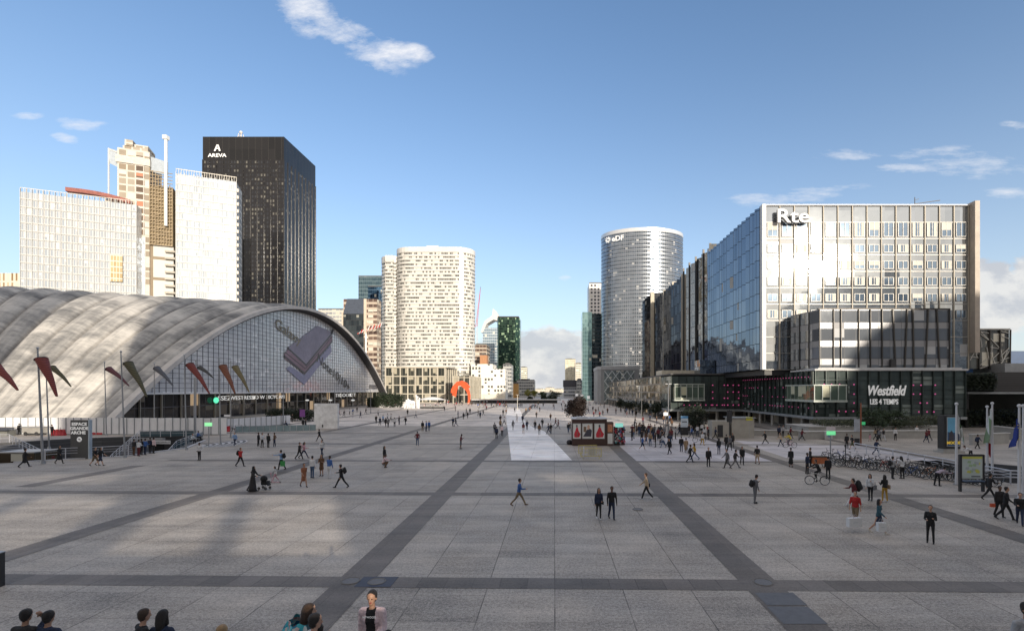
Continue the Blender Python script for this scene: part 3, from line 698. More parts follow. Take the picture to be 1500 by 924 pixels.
xa, xb, xc, xd = XU(565,275), XU(652,275), XU(663,300), XU(705,302)
put(MB().prism([(xa,275),(xb,275),(xb+1.5,300),(xa,300)], 0, 19.4), 'glass_walls', mpd, t)
put(MB().prism([(XU(664,262),262),(XU(688,262),262),(XU(705,300),300),(XU(664,262),300)], 0, 14.6), 'glass_annex', mpd, t)
mb = MB(); st_ = mat('pale_stone_grid', (.50,.46,.38), .6, var=.1)
for i in range(9): x = xa+(xb-xa)*i/8; mb.box(x-.3, x+.3, 274.4, 274.99, 0, 19.5)
for i in range(5): mb.box(xa-.3, xb+.3, 274.55, 274.98, 4.9*i-.25, 4.9*i+.25)
for i in range(6): y = 276+i*4.6; x = xb+1.5*(y-275)/25; mb.box(x+.01, x+.5, y-.2, y+.2, 0, 19.5)
mb.box(xa-.4, xb+1.9, 274.3, 300.5, 19.5, 20.1)
x0_, x1_ = XU(664,262), XU(688,262)
for i in range(4): x = x0_+(x1_-x0_)*i/3; mb.box(x-.2, x+.2, 261.5, 261.98, 0, 14.6)
for i in range(3): mb.box(x0_, x1_, 261.6, 261.97, 4.6*i+4.3, 4.6*i+4.7)
for i in range(9): y = 264+i*4.2; x = x1_+(XU(705,300)-x1_)*(y-262)/38; mb.box(x+.02, x+.4, y-.15, y+.15, 0, 14.7)
put(mb, 'stone_grid', st_, t)

# --- centre distance ------------------------------------------------------
t = bld('white_cubic_block', 'low white building with scattered small square windows right of the white tower', 'building', (XU(690,330),330))
ms = facade('scattered_windows', 1.9, 2.6, (.08,.08,.08), (.2,.19,.17), pb=0, fw=.0, fh=.0, frame=(.8,.77,.7), metal=.2, rough=.2)
mq = facade('white_scattered', 2.1, 2.5, (.78,.76,.70), (.82,.79,.73), blind=(.09,.09,.085), pb=.42, fw=.35, fh=.35, frame=(.80,.77,.70), metal=0, rough=.6, frough=.6, tilt=0, stain=.02)
put(MB().prism(rect(XU(690,330), XU(722,330), 330, 350), 0, ZV(533,330)), 'walls', mq, t)
put(MB().prism(rect(XU(722,330)+.01, XU(740,330), 331, 350), 0, ZV(540,330)), 'side_wing', mq, t)
put(MB().box(XU(692,325), XU(740,325), 325, 329.9, 0, ZV(577,325)), 'base', mat('cream_base', (.72,.68,.58), .7), t)
simple('brown_framed_block', 'brown building frame behind the white slab tower', 692, 713, 505, 430, 20, mbr)
simple('orange_block', 'small orange brick block behind the white cubic building', 703, 713, 520, 415, 10, mat('orange_brick', (.5,.25,.13), .8))
t = bld('white_crowned_tower', 'distant blue glass tower with a swooping white crown', 'tower', (XU(705,620),620))
x0, x1 = XU(706,620), XU(731,620); zt = ZV(480,620)
mb = MB(); mb.prism(rect(x0+1,x1,620,640), 0, zt); put(mb, 'glass_shaft', facade('far_blue', 2.5, 3.5, (.25,.36,.45), (.4,.5,.56), pb=.1, fw=.08, fh=.2, frame=(.6,.65,.7), metal=.5, rough=.1), t)
mb = MB()
pts = [(707,487),(713,474),(723,468),(731,470),(731,463),(727,456),(722,452),(721,462),(710,470),(704,486)]
A_ = [(XU(a,619.5),619.5,ZV(b_,619.5)) for a,b_ in pts]; B_ = [(p[0],640,p[2]) for p in A_]
mb.face(A_)
for i in range(len(A_)): j = (i+1)%len(A_); mb.face([A_[i],A_[j],B_[j],B_[i]])
put(mb, 'white_crown', mwb, t)
t = bld('green_glass_tower', 'dark green glass tower standing alone left of the open sky', 'tower', (XU(728,520),520))
mgn = facade('green_curtain', 1.6, 2.7, (.02,.05,.04), (.08,.16,.10), blind=(.24,.36,.22), pb=.16, fw=.05, fh=.14, frame=(.015,.03,.025), metal=.7, rough=.08, wav=.04)
put(MB().prism([(XU(730,520),520),(XU(755,520),520),(XU(761,520),526),(XU(761,520),545),(XU(728,520),545),(XU(728,520),523)], 0, ZV(465,520)), 'glass_walls', mgn, t)
put(MB().box(XU(729,521), XU(760,521), 521, 545, ZV(465,520)+.01, ZV(463,520)), 'parapet', MATS['dark_painted_metal'], t)
mcr = facade('cream_strips', 2.4, 3.2, (.22,.2,.17), (.35,.33,.28), pb=.1, fw=.12, fh=.45, frame=(.78,.73,.62), metal=.2, rough=.3)
mgr = facade('grey_strips', 2.4, 3.1, (.12,.13,.14), (.22,.23,.24), pb=.1, fw=.1, fh=.45, frame=(.5,.5,.48), metal=.2, rough=.3)
simple('grey_strip_block', 'grey banded block in front of the green glass tower', 737, 749, 534, 400, 18, mgr)
simple('slim_cream_tower', 'slim cream tower right of the green glass tower', 762, 772, 538, 800, 20, mcr, cat='tower')
simple('dark_low_block', 'low dark stepped block below the slim cream tower', 757, 783, 557, 520, 24, mgr)
simple('orange_low_block', 'small orange low block near the yellow tree', 748, 759, 562, 440, 12, mat('ochre_wall', (.55,.33,.12), .8))
simple('cream_office_tower', 'cream ribbed office tower right of the open sky', 828, 843, 526, 800, 26, facade('cream_ribs', 2.2, 4., (.35,.33,.28), (.6,.56,.45), pb=.2, fw=.4, fh=.12, frame=(.74,.68,.52), metal=.2, rough=.3), cat='tower')
simple('pale_wedge_block', 'pale block with a wedge roof beside the teal glass tower', 843, 854, 532, 760, 26, mcr)
def dark_top(t, x0, x1, Y, dp, z):
    put(MB().box(x0-.5, x1+.5, Y-.5, Y+dp, z-6, z+.3), 'dark_roof_storeys', mat('slate_storey', (.07,.07,.085), .5), t)
simple('dark_topped_block', 'white banded block with dark top storeys at the end of the esplanade', 826, 845, 557, 450, 20, facade('white_bands', 2., 3., (.15,.16,.18), (.25,.27,.3), pb=.1, fw=.05, fh=.5, frame=(.6,.62,.66), metal=.2, rough=.3), dark_top)
simple('brown_low_block', 'low brown block beside the dark topped block', 845, 855, 557, 440, 20, mgr)
for i, (a, b_, pt_, Y) in enumerate(((730,742,568,700),(741,757,571,640),(783,800,569.5,1500),(799,812,567.5,1700),(812,828,569.5,1400))):
    simple('distant_block', ['tiny pale distant roofline left of the ochre block','tiny pale distant roofline right of the ochre block','tiny hazy block on the horizon left of the axis','tiny hazy block on the horizon at the vanishing point','tiny hazy block on the horizon right of the axis'][i], a, b_, pt_, Y, 40, mcr)
t = bld('teal_glass_tower', 'teal glass tower with leaning dark side left of the EDF tower', 'tower', (XU(853,330),330))
mt = facade('teal_curtain', 1.5, 2.6, (.25,.42,.44), (.36,.55,.55), pb=.03, fw=.04, fh=.06, frame=(.2,.34,.36), metal=.7, rough=.07, wav=.05)
zt = ZV(457,330)
put(MB().prism(rect(XU(853,330), XU(867,330), 330, 344), 0, zt), 'teal_face', mt, t)  # paler teal glass here, near-black glass on the face beside it
mb = MB(); a, b_ = XU(867,330), XU(882,332)
mb.face([(a+1.5,330.5,0),(b_,331,0),(b_,331,zt-1),(a,330.5,zt-1)], [(0,0),(7,0),(7,zt),(0,zt)]); mb.prism(rect(a,b_,331.2,345), 0, zt-1)
put(mb, 'dark_face', facade('near_black_curtain', 1.5, 2.6, (.02,.04,.05), (.07,.10,.12), pb=.04, fw=.04, fh=.25, frame=(.05,.06,.07), metal=.7, rough=.07, wav=.05), t)
simple('white_grid_tower', 'white tower with square dark windows behind the teal tower', 863, 882, 415, 400, 20, facade('square_windows', 2.8, 2.9, (.04,.04,.05), (.10,.10,.11), pb=.1, fw=.45, fh=.45, frame=(.78,.75,.72), metal=.2, rough=.2, frough=.6), cat='tower')

# --- EDF tower ------------------------------------------------------------
t = bld('curved_glass_tower', 'tall curved silver glass tower with EDF sign', 'tower', (56,316))
P = [(56.6+26.2*math.cos(a), 318+18*math.sin(a)) for a in [2*math.pi*i/72 for i in range(72)]]
me_ = facade('edf_glass', 1.35, 2.36, (.07,.095,.125), (.18,.22,.27), blind=(.4,.4,.4), pb=.05, fw=.09, fh=.05, frame=(.5,.52,.55), metal=.9, rough=.13, tilt=.05, wav=.015, stain=.03)
zt = ZV(333,300)
put(MB().prism(P, 0, zt-1), 'glass_skin', me_, t)
put(bands(P, 17.2, zt-3, 2.36, .66, .12), 'steel_bands', mat('brushed_steel_band', (.40,.43,.47), .28, .85, var=.05), t)
put(MB().prism(grow(P,.2), zt-2.2, zt), 'parapet', mat('bright_parapet', (.72,.73,.74), .3, .4, var=.05), t)
ang = math.radians(-122)
def on_edf(px): # point on the skin
    best = min(P, key=lambda q: abs(CX+FP*q[0]/q[1]-px) + (0 if q[1] < 318 else 999)); return best
q = on_edf(906); s_ = text_obj('eDF', 'sign_lettering', MATS['lit_white_letters'], M_front(0,0,0), 4.4, 1.05, .2, t, bold=.04)
s_.location = (q[0]-56-.6, q[1]-316-.9, ZV(350,q[1])); s_.rotation_euler = (0,0,R(-26))
mb = MB()
for k in range(9):
    a = k*2*math.pi/9; mb.bar((math.cos(a)*.7,0,math.sin(a)*.7),(math.cos(a)*1.9,0,math.sin(a)*1.9),.55,.3)
q = on_edf(890.5); o = mb.build('sign_emblem', MATS['lit_white_letters'], t); o.location = (q[0]-56-.3, q[1]-316-.8, ZV(352,q[1])); o.rotation_euler = (0,0,R(-32))
put(MB().box(50,64,312,324,zt+.01,zt+1.2), 'roof_plant', M_roofd, t)

# --- lattice fronted low building ----------------------------------------
t = bld('lattice_front_building', 'low grey building with white diagonal lattice front at the end of the right arcade', 'building', (21,243))
x0, x1, Yl, zt = XU(876,243), XU(936,243), 243., ZV(537,243)
Pl = [(x0+1.5,Yl),(x1,Yl),(x1,268),(x0,268),(x0,Yl+2.5)]
put(MB().prism(Pl, 0, zt), 'walls', mat('grey_panel_wall', (.27,.28,.29), .6, scale=.3), t)
put(MB().prism(grow(Pl,.4), zt-1.4, zt+.2), 'parapet', mat('pale_grey_parapet', (.4,.41,.43), .6), t)
mb = MB(); w = 3.7
for i in range(4):
    for k in range(3):
        a = x0+3.2+i*w; z = 1.2+k*5.1
        mb.bar((a,Yl-.3,z),(a+w,Yl-.3,z+5.1),.42,.3); mb.bar((a+w,Yl-.32,z),(a,Yl-.32,z+5.1),.42,.3)
put(mb, 'diagonal_lattice', mat('white_steel_lattice', (.62,.66,.68), .4), t)
put(MB().box(x0+3, x0+3+4*w, Yl-.12, Yl-.01, .5, 16.6), 'glazing', facade('lattice_glass', 1.2, 1.7, (.2,.25,.27), (.35,.42,.43), fw=.05, fh=.05, frame=(.4,.42,.42), metal=.4, rough=.15), t)

# --- right-hand office row: sawtooth glass fronts -------------------------
def saw(X, y0, y1, n, dep, back, z0, z1):
    P = []; s = (y1-y0)/n
    for i in range(n): P.append((X, y0+i*s)); P.append((X-dep, y0+(i+.55)*s))
    P.append((X, y1)); P += [(X+back, y1), (X+back, y0)]
    return P
mbl = facade('blue_black_glass', 1.19, 3.15, (.22,.27,.34), (.32,.37,.44), blind=(.4,.4,.38), pb=.04, fw=.045, fh=.035, frame=(.015,.02,.025), metal=.93, rough=.035, tilt=.015, wav=.03, stain=.15)
mdg = facade('smoky_glass', .9, 3.15, (.05,.055,.07), (.16,.17,.19), blind=(.3,.28,.24), pb=.03, fw=.12, fh=.05, frame=(.02,.02,.02), metal=.9, rough=.04, tilt=.012, wav=.02, stain=.2)
RX, RY, RZ = XU(1117,92), 92., ZV(302,92)
XR = XU(1419,92)
t = bld('silver_office_block', 'large pale glass office block with Rte sign above the mall', 'office building', (RX,RY))
put(MB().prism(saw(RX, RY+.6, 123.5, 14, .75, 3, 11, RZ), 11, RZ-.02), 'sawtooth_side', mbl, t)
mb = MB()
for i in range(15): y = RY+.6+i*(123.5-RY-.6)/14; mb.box(RX-.3, RX+.02, y-.09, y+.09, 11, RZ+.1)
put(mb, 'pleat_fins', mat('dark_bronze', (.06,.055,.05), .4, .4), t)
fr = MB(); fr.prism([(RX+.3,RY),(XR,RY),(XR,123.5),(RX+3.02,123.5),(RX+3.02,RY+.7),(RX+.3,RY+.7)], 10.9, RZ)
mfr = facade('rte_pale_glass', 2.82, 3.13, (.40,.43,.46), (.50,.53,.56), blind=(.40,.41,.42), pb=.04, fw=.0, fh=.0, frame=(.5,.5,.48), metal=.85, rough=.04, tilt=.03, wav=.02, stain=.06)
put(fr, 'front_wall', mfr, t)
bays = 14; bw = (XR-RX-.6)/bays; fh = (RZ-10.9)/10.
mb = MB()
for i in range(bays+1): x = RX+.45+i*bw; mb.box(x-.08, x+.08, RY-.2, RY-.01, 10.9, RZ+.15)
put(mb, 'vertical_fins', mat('champagne_fin', (.44,.39,.31), .5, .0, var=.08), t)
mb = MB()
for k in range(11): mb.box(RX+.4, XR, RY-.1, RY-.012, 10.9+k*fh-.06, 10.9+k*fh+.06)
put(mb, 'floor_lines', mat('thin_steel_line', (.36,.35,.33), .4, .2), t)
put(MB().box(RX-.25, RX+.42, RY-.55, RY+.55, 10.9, RZ+.2), 'corner_pier', mat('white_corner', (.66,.66,.66), .4, var=.04), t)
mb = MB(); mb.box(XR+.01, XR+.9, RY-1.4, RY+5, 14, RZ+.5); put(mb, 'end_fin', mat('taupe_fin', (.42,.36,.30), .5), t)
mb = MB(); mb.box(RX-.2, XR, RY-.35, RY-.01, RZ, RZ+.22); mb.box(RX+4, XR-1, RY+2, 122, RZ+.02, RZ+.9); put(mb, 'parapet', MATS['white_corner'], t)
mb = MB(); mb.box(XU(1335,98), XU(1402,98), 96.9, 104, RZ+.9, RZ+1.3); 
for i in range(24): x = XU(1337,97)+i*.36; mb.box(x, x+.08, 96.9, 97, RZ+.9, RZ+2.1)
mb.box(XU(1337,97), XU(1402,97), 96.9, 97, RZ+1.9, RZ+2.1); x = XU(1340,97); mb.tube((x,97,RZ+.8),(x,97,RZ+3.6),.07); mb.bar((x,97,RZ+3),(x+.8,97,RZ+3.3),.08); mb.bar((x,97,RZ+2.3),(x+5,97,RZ+3.0),.12)
put(mb, 'roof_cradle', mat('dark_roof_gear', (.12,.11,.1), .6), t)
# openable windows: each its own piece
M_win = [mat('window_pane', (.22,.29,.38), .06, .85, var=.15), mat('window_pane_dark', (.13,.12,.11), .08, .6, var=.2)]
M_bl = mat('half_blind', (.58,.56,.5), .6, var=.05)
wm = {}
def win_mesh(kind, h):
    if (kind,h) in wm: return wm[kind,h]
    b_ = MB(); W = bw*.66; b_.box(-W/2, W/2, -.07, -.02, 0, h, 0)
    for k in (-1,0,1): b_.box(k*W/2-.04, k*W/2+.04, -.14, -.071, -.02, h+.02, 1)
    b_.box(-W/2, W/2, -.14, -.072, -.08, 0, 1); b_.box(-W/2, W/2, -.14, -.072, h, h+.07, 1)
    if kind == 1: b_.box(-W/2+.06, -W/2+.5, -.10, -.0705, .03, h-.03, 2); b_.box(W/2-.55, W/2-.06, -.10, -.0705, .03, h-.03, 2)
    if kind == 2: b_.box(-W/2+.06, W/2-.06, -.10, -.0705, h*.45, h-.03, 2)
    wm[kind,h] = b_.mesh('window', [M_win[0], MATS['thin_steel_line'], M_bl]); return wm[kind,h]
rr = random.Random(5)
for k in range(3, 9):
    for i in range(bays):
        h = 1.35 if k < 8 else 2.6
        kind = rr.choice([0,0,0,1,1,2]); z = 10.9+(k)*fh+.55-(0 if k < 8 else .1)
        o = bpy.data.objects.new('window', win_mesh(kind, h)); COL.objects.link(o); o.parent = t
        o.location = (RX+.45+(i+.5)*bw-RX, -.0, z)
s_ = text_obj('Rte', 'sign_lettering', mat('white_sign_face', (.85,.85,.84), .4, var=.03, emit=(1,1,1), estr=.15), M_front(XU(1161,91)-RX, -1.1, ZV(317.5,91)), 3.5, 1.25, .10, t, bold=.03)
text_obj('Rte', 'letter_shade', mat('letter_shade_grey', (.32,.32,.32), .5), M_front(XU(1161,91)-RX+.06, -.78, ZV(317.5,91)-.06), 3.5, 1.25, .2, t, bold=.06)  # darker offset copy stands in for the shaded depth of the letters
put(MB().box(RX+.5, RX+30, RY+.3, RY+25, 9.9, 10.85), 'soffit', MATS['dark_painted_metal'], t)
# slate blue podium block in front
t = bld('grey_glass_block', 'lower grey glass block with leaning panels in front of the silver offices', 'building', (45,84))
a, b_ = (43.9,91.3), (XU(1200,84),84.); c_ = XU(1390,84); zt = ZV(453,84)
mgk = facade('grey_leaning_glass', 1.95, 3.1, (.23,.25,.28), (.34,.36,.39), blind=(.42,.43,.44), pb=.12, fw=.03, fh=.035, frame=(.06,.06,.065), metal=.6, rough=.07, tilt=.03, wav=.02, stain=.1, spand=.33, spandc=(.30,.30,.31))
put(MB().prism([a, b_, (c_,84), (c_,91.3)], 10.9, zt), 'glass_walls', mgk, t)
mb = MB(); xs = np.cumsum([0,2.3,1.2,2.9,1.9,1.9,2.2,1.5,1.5,1.9,2.3,1.6]); k_ = (c_-b_[0])/xs[-1]
for i, x in enumerate(xs):
    x = b_[0]+x*k_; ln = [0,0,0,0,.0,.0,-.45,.45,-.2,.45,-.5,0][i]
    mb.bar((x,83.85,10.9),(x+ln,83.85,zt+.1),.12,.22)
for f_ in (.33,.66): mb.bar((a[0]+(b_[0]-a[0])*f_-.1,a[1]+(b_[1]-a[1])*f_-.1,10.9),(a[0]+(b_[0]-a[0])*f_-.1,a[1]+(b_[1]-a[1])*f_-.1,zt),.12)
mb.box(b_[0]-.2, c_+.1, 83.8, 84.3, zt+.01, zt+.15)
put(mb, 'mullions', mat('dark_bronze', (.06,.055,.05), .4, .4), t)
put(MB().box(b_[0]-.6, c_+1.6, 83.2, 90.8, 10.35, 10.88), 'ledge', mat('pale_ledge', (.5,.5,.5), .6), t)
put(MB().box(57.0,57.9,83.2,83.7,10.9,12.3), 'vent_box', MATS['dark_painted_metal'], t)
# V2 and V1
t = bld('blue_glass_office', 'tall sawtooth blue glass office between the silver block and the stepped dark offices', 'office building', (40.7,128))
put(MB().prism(saw(40.9,124.5,150,5,1.3,18,11,44), 11, 43.6), 'sawtooth_front', mbl, t)
put(MB().box(39.3,60,124.2,124.49,11,44.0), 'end_wall', facade('stripe_end', .9, 3.1, (.1,.1,.11), (.3,.28,.22), pb=.4, fw=.5, fh=.1, frame=(.02,.02,.02), metal=.7, rough=.06, wav=.05), t)
mb = MB()
for y in (124.4,130,137,143.5,150): mb.box(39.2,39.7,y-.15,y+.15,11,44.2)
put(mb, 'dark_piers', MATS['dark_bronze'], t)
t = bld('dark_glass_office', 'stepped dark smoky glass offices right of the EDF tower', 'office building', (42,160))
zt = 46.2; k = 0
for y0, y1, X, z in ((152,168,40.9,42.5),(170,186,42.4,44.2),(188.5,206,43.4,45.0),(209,232,42.6,48.5)):
    put(MB().prism(saw(X, y0, y1, 4, 1.5, 22, 11, z), 11, z), 'sawtooth_front', mdg, t)
    mb = MB()
    for q_ in range(5): yq = y0+q_*(y1-y0)/4; mb.box(X-.35, X+.02, yq-.1, yq+.1, 11, z+.15)
    put(mb, 'pleat_fins', MATS['dark_bronze'], t)
    mb = MB(); mb.box(X-1.7, X-.2, y0-.3, y0-.02, 11, z+.3); put(mb, 'party_fin', mat('beige_strip', (.5,.45,.36), .5), t)
t = bld('tinted_rooftop_pavilion', 'small tinted glass pavilion on the mall roof at the foot of the blue offices', 'pavilion', (37,118))
put(MB().prism(rect(34.5,38.2,116.5,121), 10.75, 14.2), 'glass_box', mbl, t)

# --- the mall ---------------------------------------------------------------
t = bld('shopping_mall', 'long dark green glass shopping mall with Westfield Les 4 Temps sign', 'shopping mall', (43.4,82))
mma = facade('mall_green_glass', 1.75, 1.55, (.08,.105,.10), (.14,.175,.165), blind=(.20,.24,.225), pb=.08, fw=.03, fh=.03, frame=(.015,.02,.02), metal=.35, rough=.10, tilt=.03, wav=.02, stain=.2)
XE = XU(1413,82); zb = 2.65; zm = 10.3
PM = [(27,114),(43.4,114),(43.4,82),(XE,82),(XE,243),(38,243),(27,243)]
put(MB().prism([(27.02,114.0),(43.4,114),(43.4,82),(XE,82),(XE,125),(27.02,125)], zb, zm), 'glass_screen', mma, t)
mb = MB()
for i in range(15): x = 43.4+(XE-43.4)*i/14; mb.box(x-.05, x+.05, 81.7, 81.99, zb, zm)
for k in range(6): z = zb+k*(zm-zb)/5; mb.box(43.3, XE, 81.8, 81.985, z-.04, z+.04)
for i in range(19): y = 82+32*i/18; mb.box(43.1, 43.39, y-.05, y+.05, zb, zm)
for k in range(6): z = zb+k*(zm-zb)/5; mb.box(43.2, 43.385, 82, 114, z-.04, z+.04)
for i in range(10): x = 27+16.4*i/9; mb.box(x-.05, x+.05, 113.7, 113.99, zb, zm)
put(mb, 'steel_frame', mat('green_black_steel', (.04,.055,.052), .4, .3), t)
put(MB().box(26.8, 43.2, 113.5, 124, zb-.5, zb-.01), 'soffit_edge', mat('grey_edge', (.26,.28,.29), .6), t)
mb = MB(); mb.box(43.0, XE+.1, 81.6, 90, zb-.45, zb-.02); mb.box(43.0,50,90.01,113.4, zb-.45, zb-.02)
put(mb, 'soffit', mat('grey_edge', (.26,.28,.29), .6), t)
put(MB().box(43.2, XE+.2, 81.5, 90, zm+.01, zm+.3), 'roof_edge', MATS['pale_ledge'], t)
put(MB().box(26.9, 60, 113.6, 243, zm+.31, zm+.6), 'roof_deck', M_roofd, t)
# glass bays
mbay = facade('bay_glass', 1.3, 2.6, (.06,.09,.08), (.2,.26,.2), blind=(.5,.5,.36), pb=.2, fw=.05, fh=.05, frame=(.35,.38,.34), metal=.5, rough=.06, wav=.08)
def bay(x0, x1, y0, y1, z0, z1):
    put(MB().box(x0, x1, y0, y1, z0+.35, z1-.2), 'glass_bay', mbay, t)
    mb = MB(); mb.box(x0-.15, x1+.15, y0-.15, y1, z0, z0+.345); mb.box(x0-.12, x1+.12, y0-.12, y1, z1-.195, z1)
    n = int((x1-x0)/1.2)
    for i in range(n+1): x = x0+(x1-x0)*i/n; mb.box(x-.06, x+.06, y0-.13, y0-.01, z0+.36, z1-.21)
    put(mb, 'bay_frame', mat('pale_bay_frame', (.42,.46,.42), .4), t)
bay(XU(989,112), XU(1032,112), 112.2, 113.6, ZV(587,112), ZV(562,112))
bay(42.4, 47.6, 80.2, 90., ZV(589,80), ZV(563,80))
# pink marker lights
mp_ = mat('magenta_lamp', (.9,.2,.5), .4, emit=(1,.10,.38), estr=.3); mb = MB()
def dot(x, y, z, r=.13): mb.ball((x,y,z), r, 7, 5)
rr = random.Random(3)
for px in (1044,1066,1074,1082,1061):
    for py in (564,574,583,593): 
        if rr.random() < .85: dot(XU(px,113.6), 113.55, ZV(py,113.6), .15)
for px in range(1002,1090,8): dot(XU(px,113.6), 113.55, ZV(593,113.6), .14)
for k, py in enumerate((564,574,583.5,594)):
    z = 9.3-k*1.75
    for i in range(26):
        if (k in (0,) or rr.random() < .6): dot(43.05, 112-i*1.15, z, .085)
for px, py in ((1147,563),(1147,574),(1147,583.5),(1251,563),(1251,577),(1251,590),(1196,602.5),(1229,602),(1239,602.5),(1338,564),(1349,564),(1370,564),(1348,577),(1370,577),(1348,590),(1358,590),(1358,603),(1368,603),(1250,602),(1207,563),(1218,563),(1338,577),(1230,563),(1346,603),(1205,575)):
    if px < 1185: continue
    dot(XU(px,81.6), 81.6, ZV(py,81.6), .12)
put(mb, 'marker_lights', mp_, t)
# the sign
s1 = text_obj('LES 4 TEMPS', 'sign_lettering', MATS['white_sign_face'], M_front(XU(1295,81.3), 81.3, ZV(588.5,81.3)), 1.22, .72, .05, t, bold=.03); s1.location = (-43.4,-82,0)
s2 = text_obj('Westfield', 'sign_lettering', MATS['white_sign_face'], M_front(XU(1297,81.3), 81.25, ZV(572.5,81.3)), 2.3, .70, .06, t, shear=.3, bold=.05); s2.location = (-43.4,-82,0)
# set-back street front below
mb = MB(); mb.prism([(46.5,86),(46.5,117),(30,117),(30,118),(XE,118),(XE,86)], 0, zb-.46)
put(mb, 'street_front', facade('mall_street_front', 3.2, 2.4, (.03,.03,.03), (.12,.11,.10), blind=(.36,.32,.26), pb=.35, fw=.2, fh=.06, frame=(.28,.26,.22), metal=.2, rough=.2, lit=.1, lits=.5), t)
cm_ = MB().tube((0,0,0),(0,0,zb-.4),.28,n=12).mesh('column', mat('pale_column', (.42,.40,.37), .6))
pieces(cm_, [(x-43.4,1.6,0) for x in (45,49,53.5,58,62.5,67)]+[(1.,y-82,0) for y in (88,94,100,106,112)]+[(x-43.4,33,0) for x in (29,33.5,38,42)], t, 'column')
# arcade along the right of the esplanade
t = bld('long_arcade', 'low brown glazed arcade running away on the right of the esplanade', 'arcade', (27,125))
marc = facade('brown_glazed_arcade', 2.6, 2.1, (.10,.09,.07), (.28,.24,.17), blind=(.6,.5,.35), pb=.22, fw=.05, fh=.16, frame=(.25,.22,.19), metal=.55, rough=.10, tilt=.06, wav=.15)
put(MB().prism([(27,125.02),(40,125.02),(40,242.5),(27,242.5)], 3.2, 10.6), 'upper_storey', marc, t)
put(MB().prism([(25.8,125.02),(40,125.02),(40,242.5),(25.8,242.5)], 2.7, 3.19), 'canopy', MATS['grey_edge'], t)
put(MB().prism([(29,125.02),(40,125.02),(40,242.5),(29,242.5)], 0, 2.69), 'shop_fronts', mshop, t)
pieces(MB().tube((0,0,0),(0,0,2.7),.22,n=8).mesh('column', MATS['pale_column']), [(-.4, float(y)-125, 0) for y in np.arange(127, 242, 6.)], t, 'column')
put(MB().box(XU(967,128), XU(1018,128), 126, 133, 10.62, ZV(546,128)+.6), 'cream_box', mat('cream_render', (.66,.60,.48), .7), t)

# --- right edge -------------------------------------------------------------
t = bld('diagonal_braced_annex', 'glass annex with crazed white diagonal braces at the right of the silver offices', 'building', (76,95))
x0, x1, z0, z1 = XU(1388,95), XU(1478,95), ZV(540,95), ZV(483,95)
put(MB().box(x0, x1, 95, 104, z0, z1), 'glass_box', facade('annex_glass', 2.2, 3.6, (.14,.14,.14), (.40,.38,.33), blind=(.7,.66,.55), pb=.2, fw=.03, fh=.03, frame=(.1,.1,.1), metal=.7, rough=.06, wav=.10), t)
mb = MB(); rr = random.Random(11)
for x in np.linspace(x0, x1, 7): mb.bar((x,94.8,z0),(x+.1,94.8,z1),.22,.2, 1)
for i in range(6):
    a = x0+(x1-x0)*i/6; w = (x1-x0)/6
    for k in range(5):
        za, zc = z0+(z1-z0)*rr.random(), z0+(z1-z0)*rr.random(); mb.bar((a+.1,94.85,za),(a+w-.1,94.85,za+(zc-za)*.4),.13,.1)
    for k in range(2): zz = z0+(z1-z0)*rr.random()*.7; mb.bar((a+w*rr.random(),94.83,zz),(a+w*rr.random(),94.83,zz+2.4),.12,.1)
mb.box(x0, x1, 94.7, 94.99, z1, z1+.25)
put(mb, 'braces', [mat('white_brace', (.62,.6,.55), .5), MATS['dark_bronze']], t)
t = bld('dark_footbridge', 'dark slatted footbridge at the right picture edge', 'footbridge', (82,88))
x0 = XU(1456,90); put(MB().box(x0, x0+60, 90, 96, ZV(574,90), ZV(545,90)), 'deck_side', facade('dark_slats', 8, .35, (.025,.023,.025), (.035,.033,.035), pb=0, fw=.005, fh=.15, frame=(.012,.012,.012), metal=0, rough=.5), t)
put(MB().box(XU(1417,89.5), x0+60, 89.4, 96, ZV(576,90)-.1, ZV(574,90)-.01), 'lower_edge', MATS['grey_edge'], t)
pieces(MB().tube((0,0,0),(0,0,6.6),.3,n=10).mesh('pier', MATS['dark_painted_metal']), [(x-82,5,0) for x in (70,78,92,104)], t, 'pier')
put(MB().box(XU(1472,92), XU(1500,92)+14, 92, 99, ZV(545,92)+.02, ZV(532,92)), 'stair_housing', mat('grey_housing', (.34,.35,.36), .6), t)
t = bld('blue_roofed_building', 'deep blue roof edge at the far right behind the footbridge', 'building', (90,105))
put(MB().box(XU(1480,105), XU(1500,105)+30, 105, 120, 0, ZV(514,105)), 'walls', mat('deep_blue_cladding', (.015,.06,.16), .4), t)
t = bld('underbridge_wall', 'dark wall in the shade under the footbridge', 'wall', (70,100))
put(MB().box(XE+.3, 150, 100, 101, 0, 7.0), 'wall', mat('shaded_wall', (.03,.032,.028), .8, var=.5, scale=.3), t)

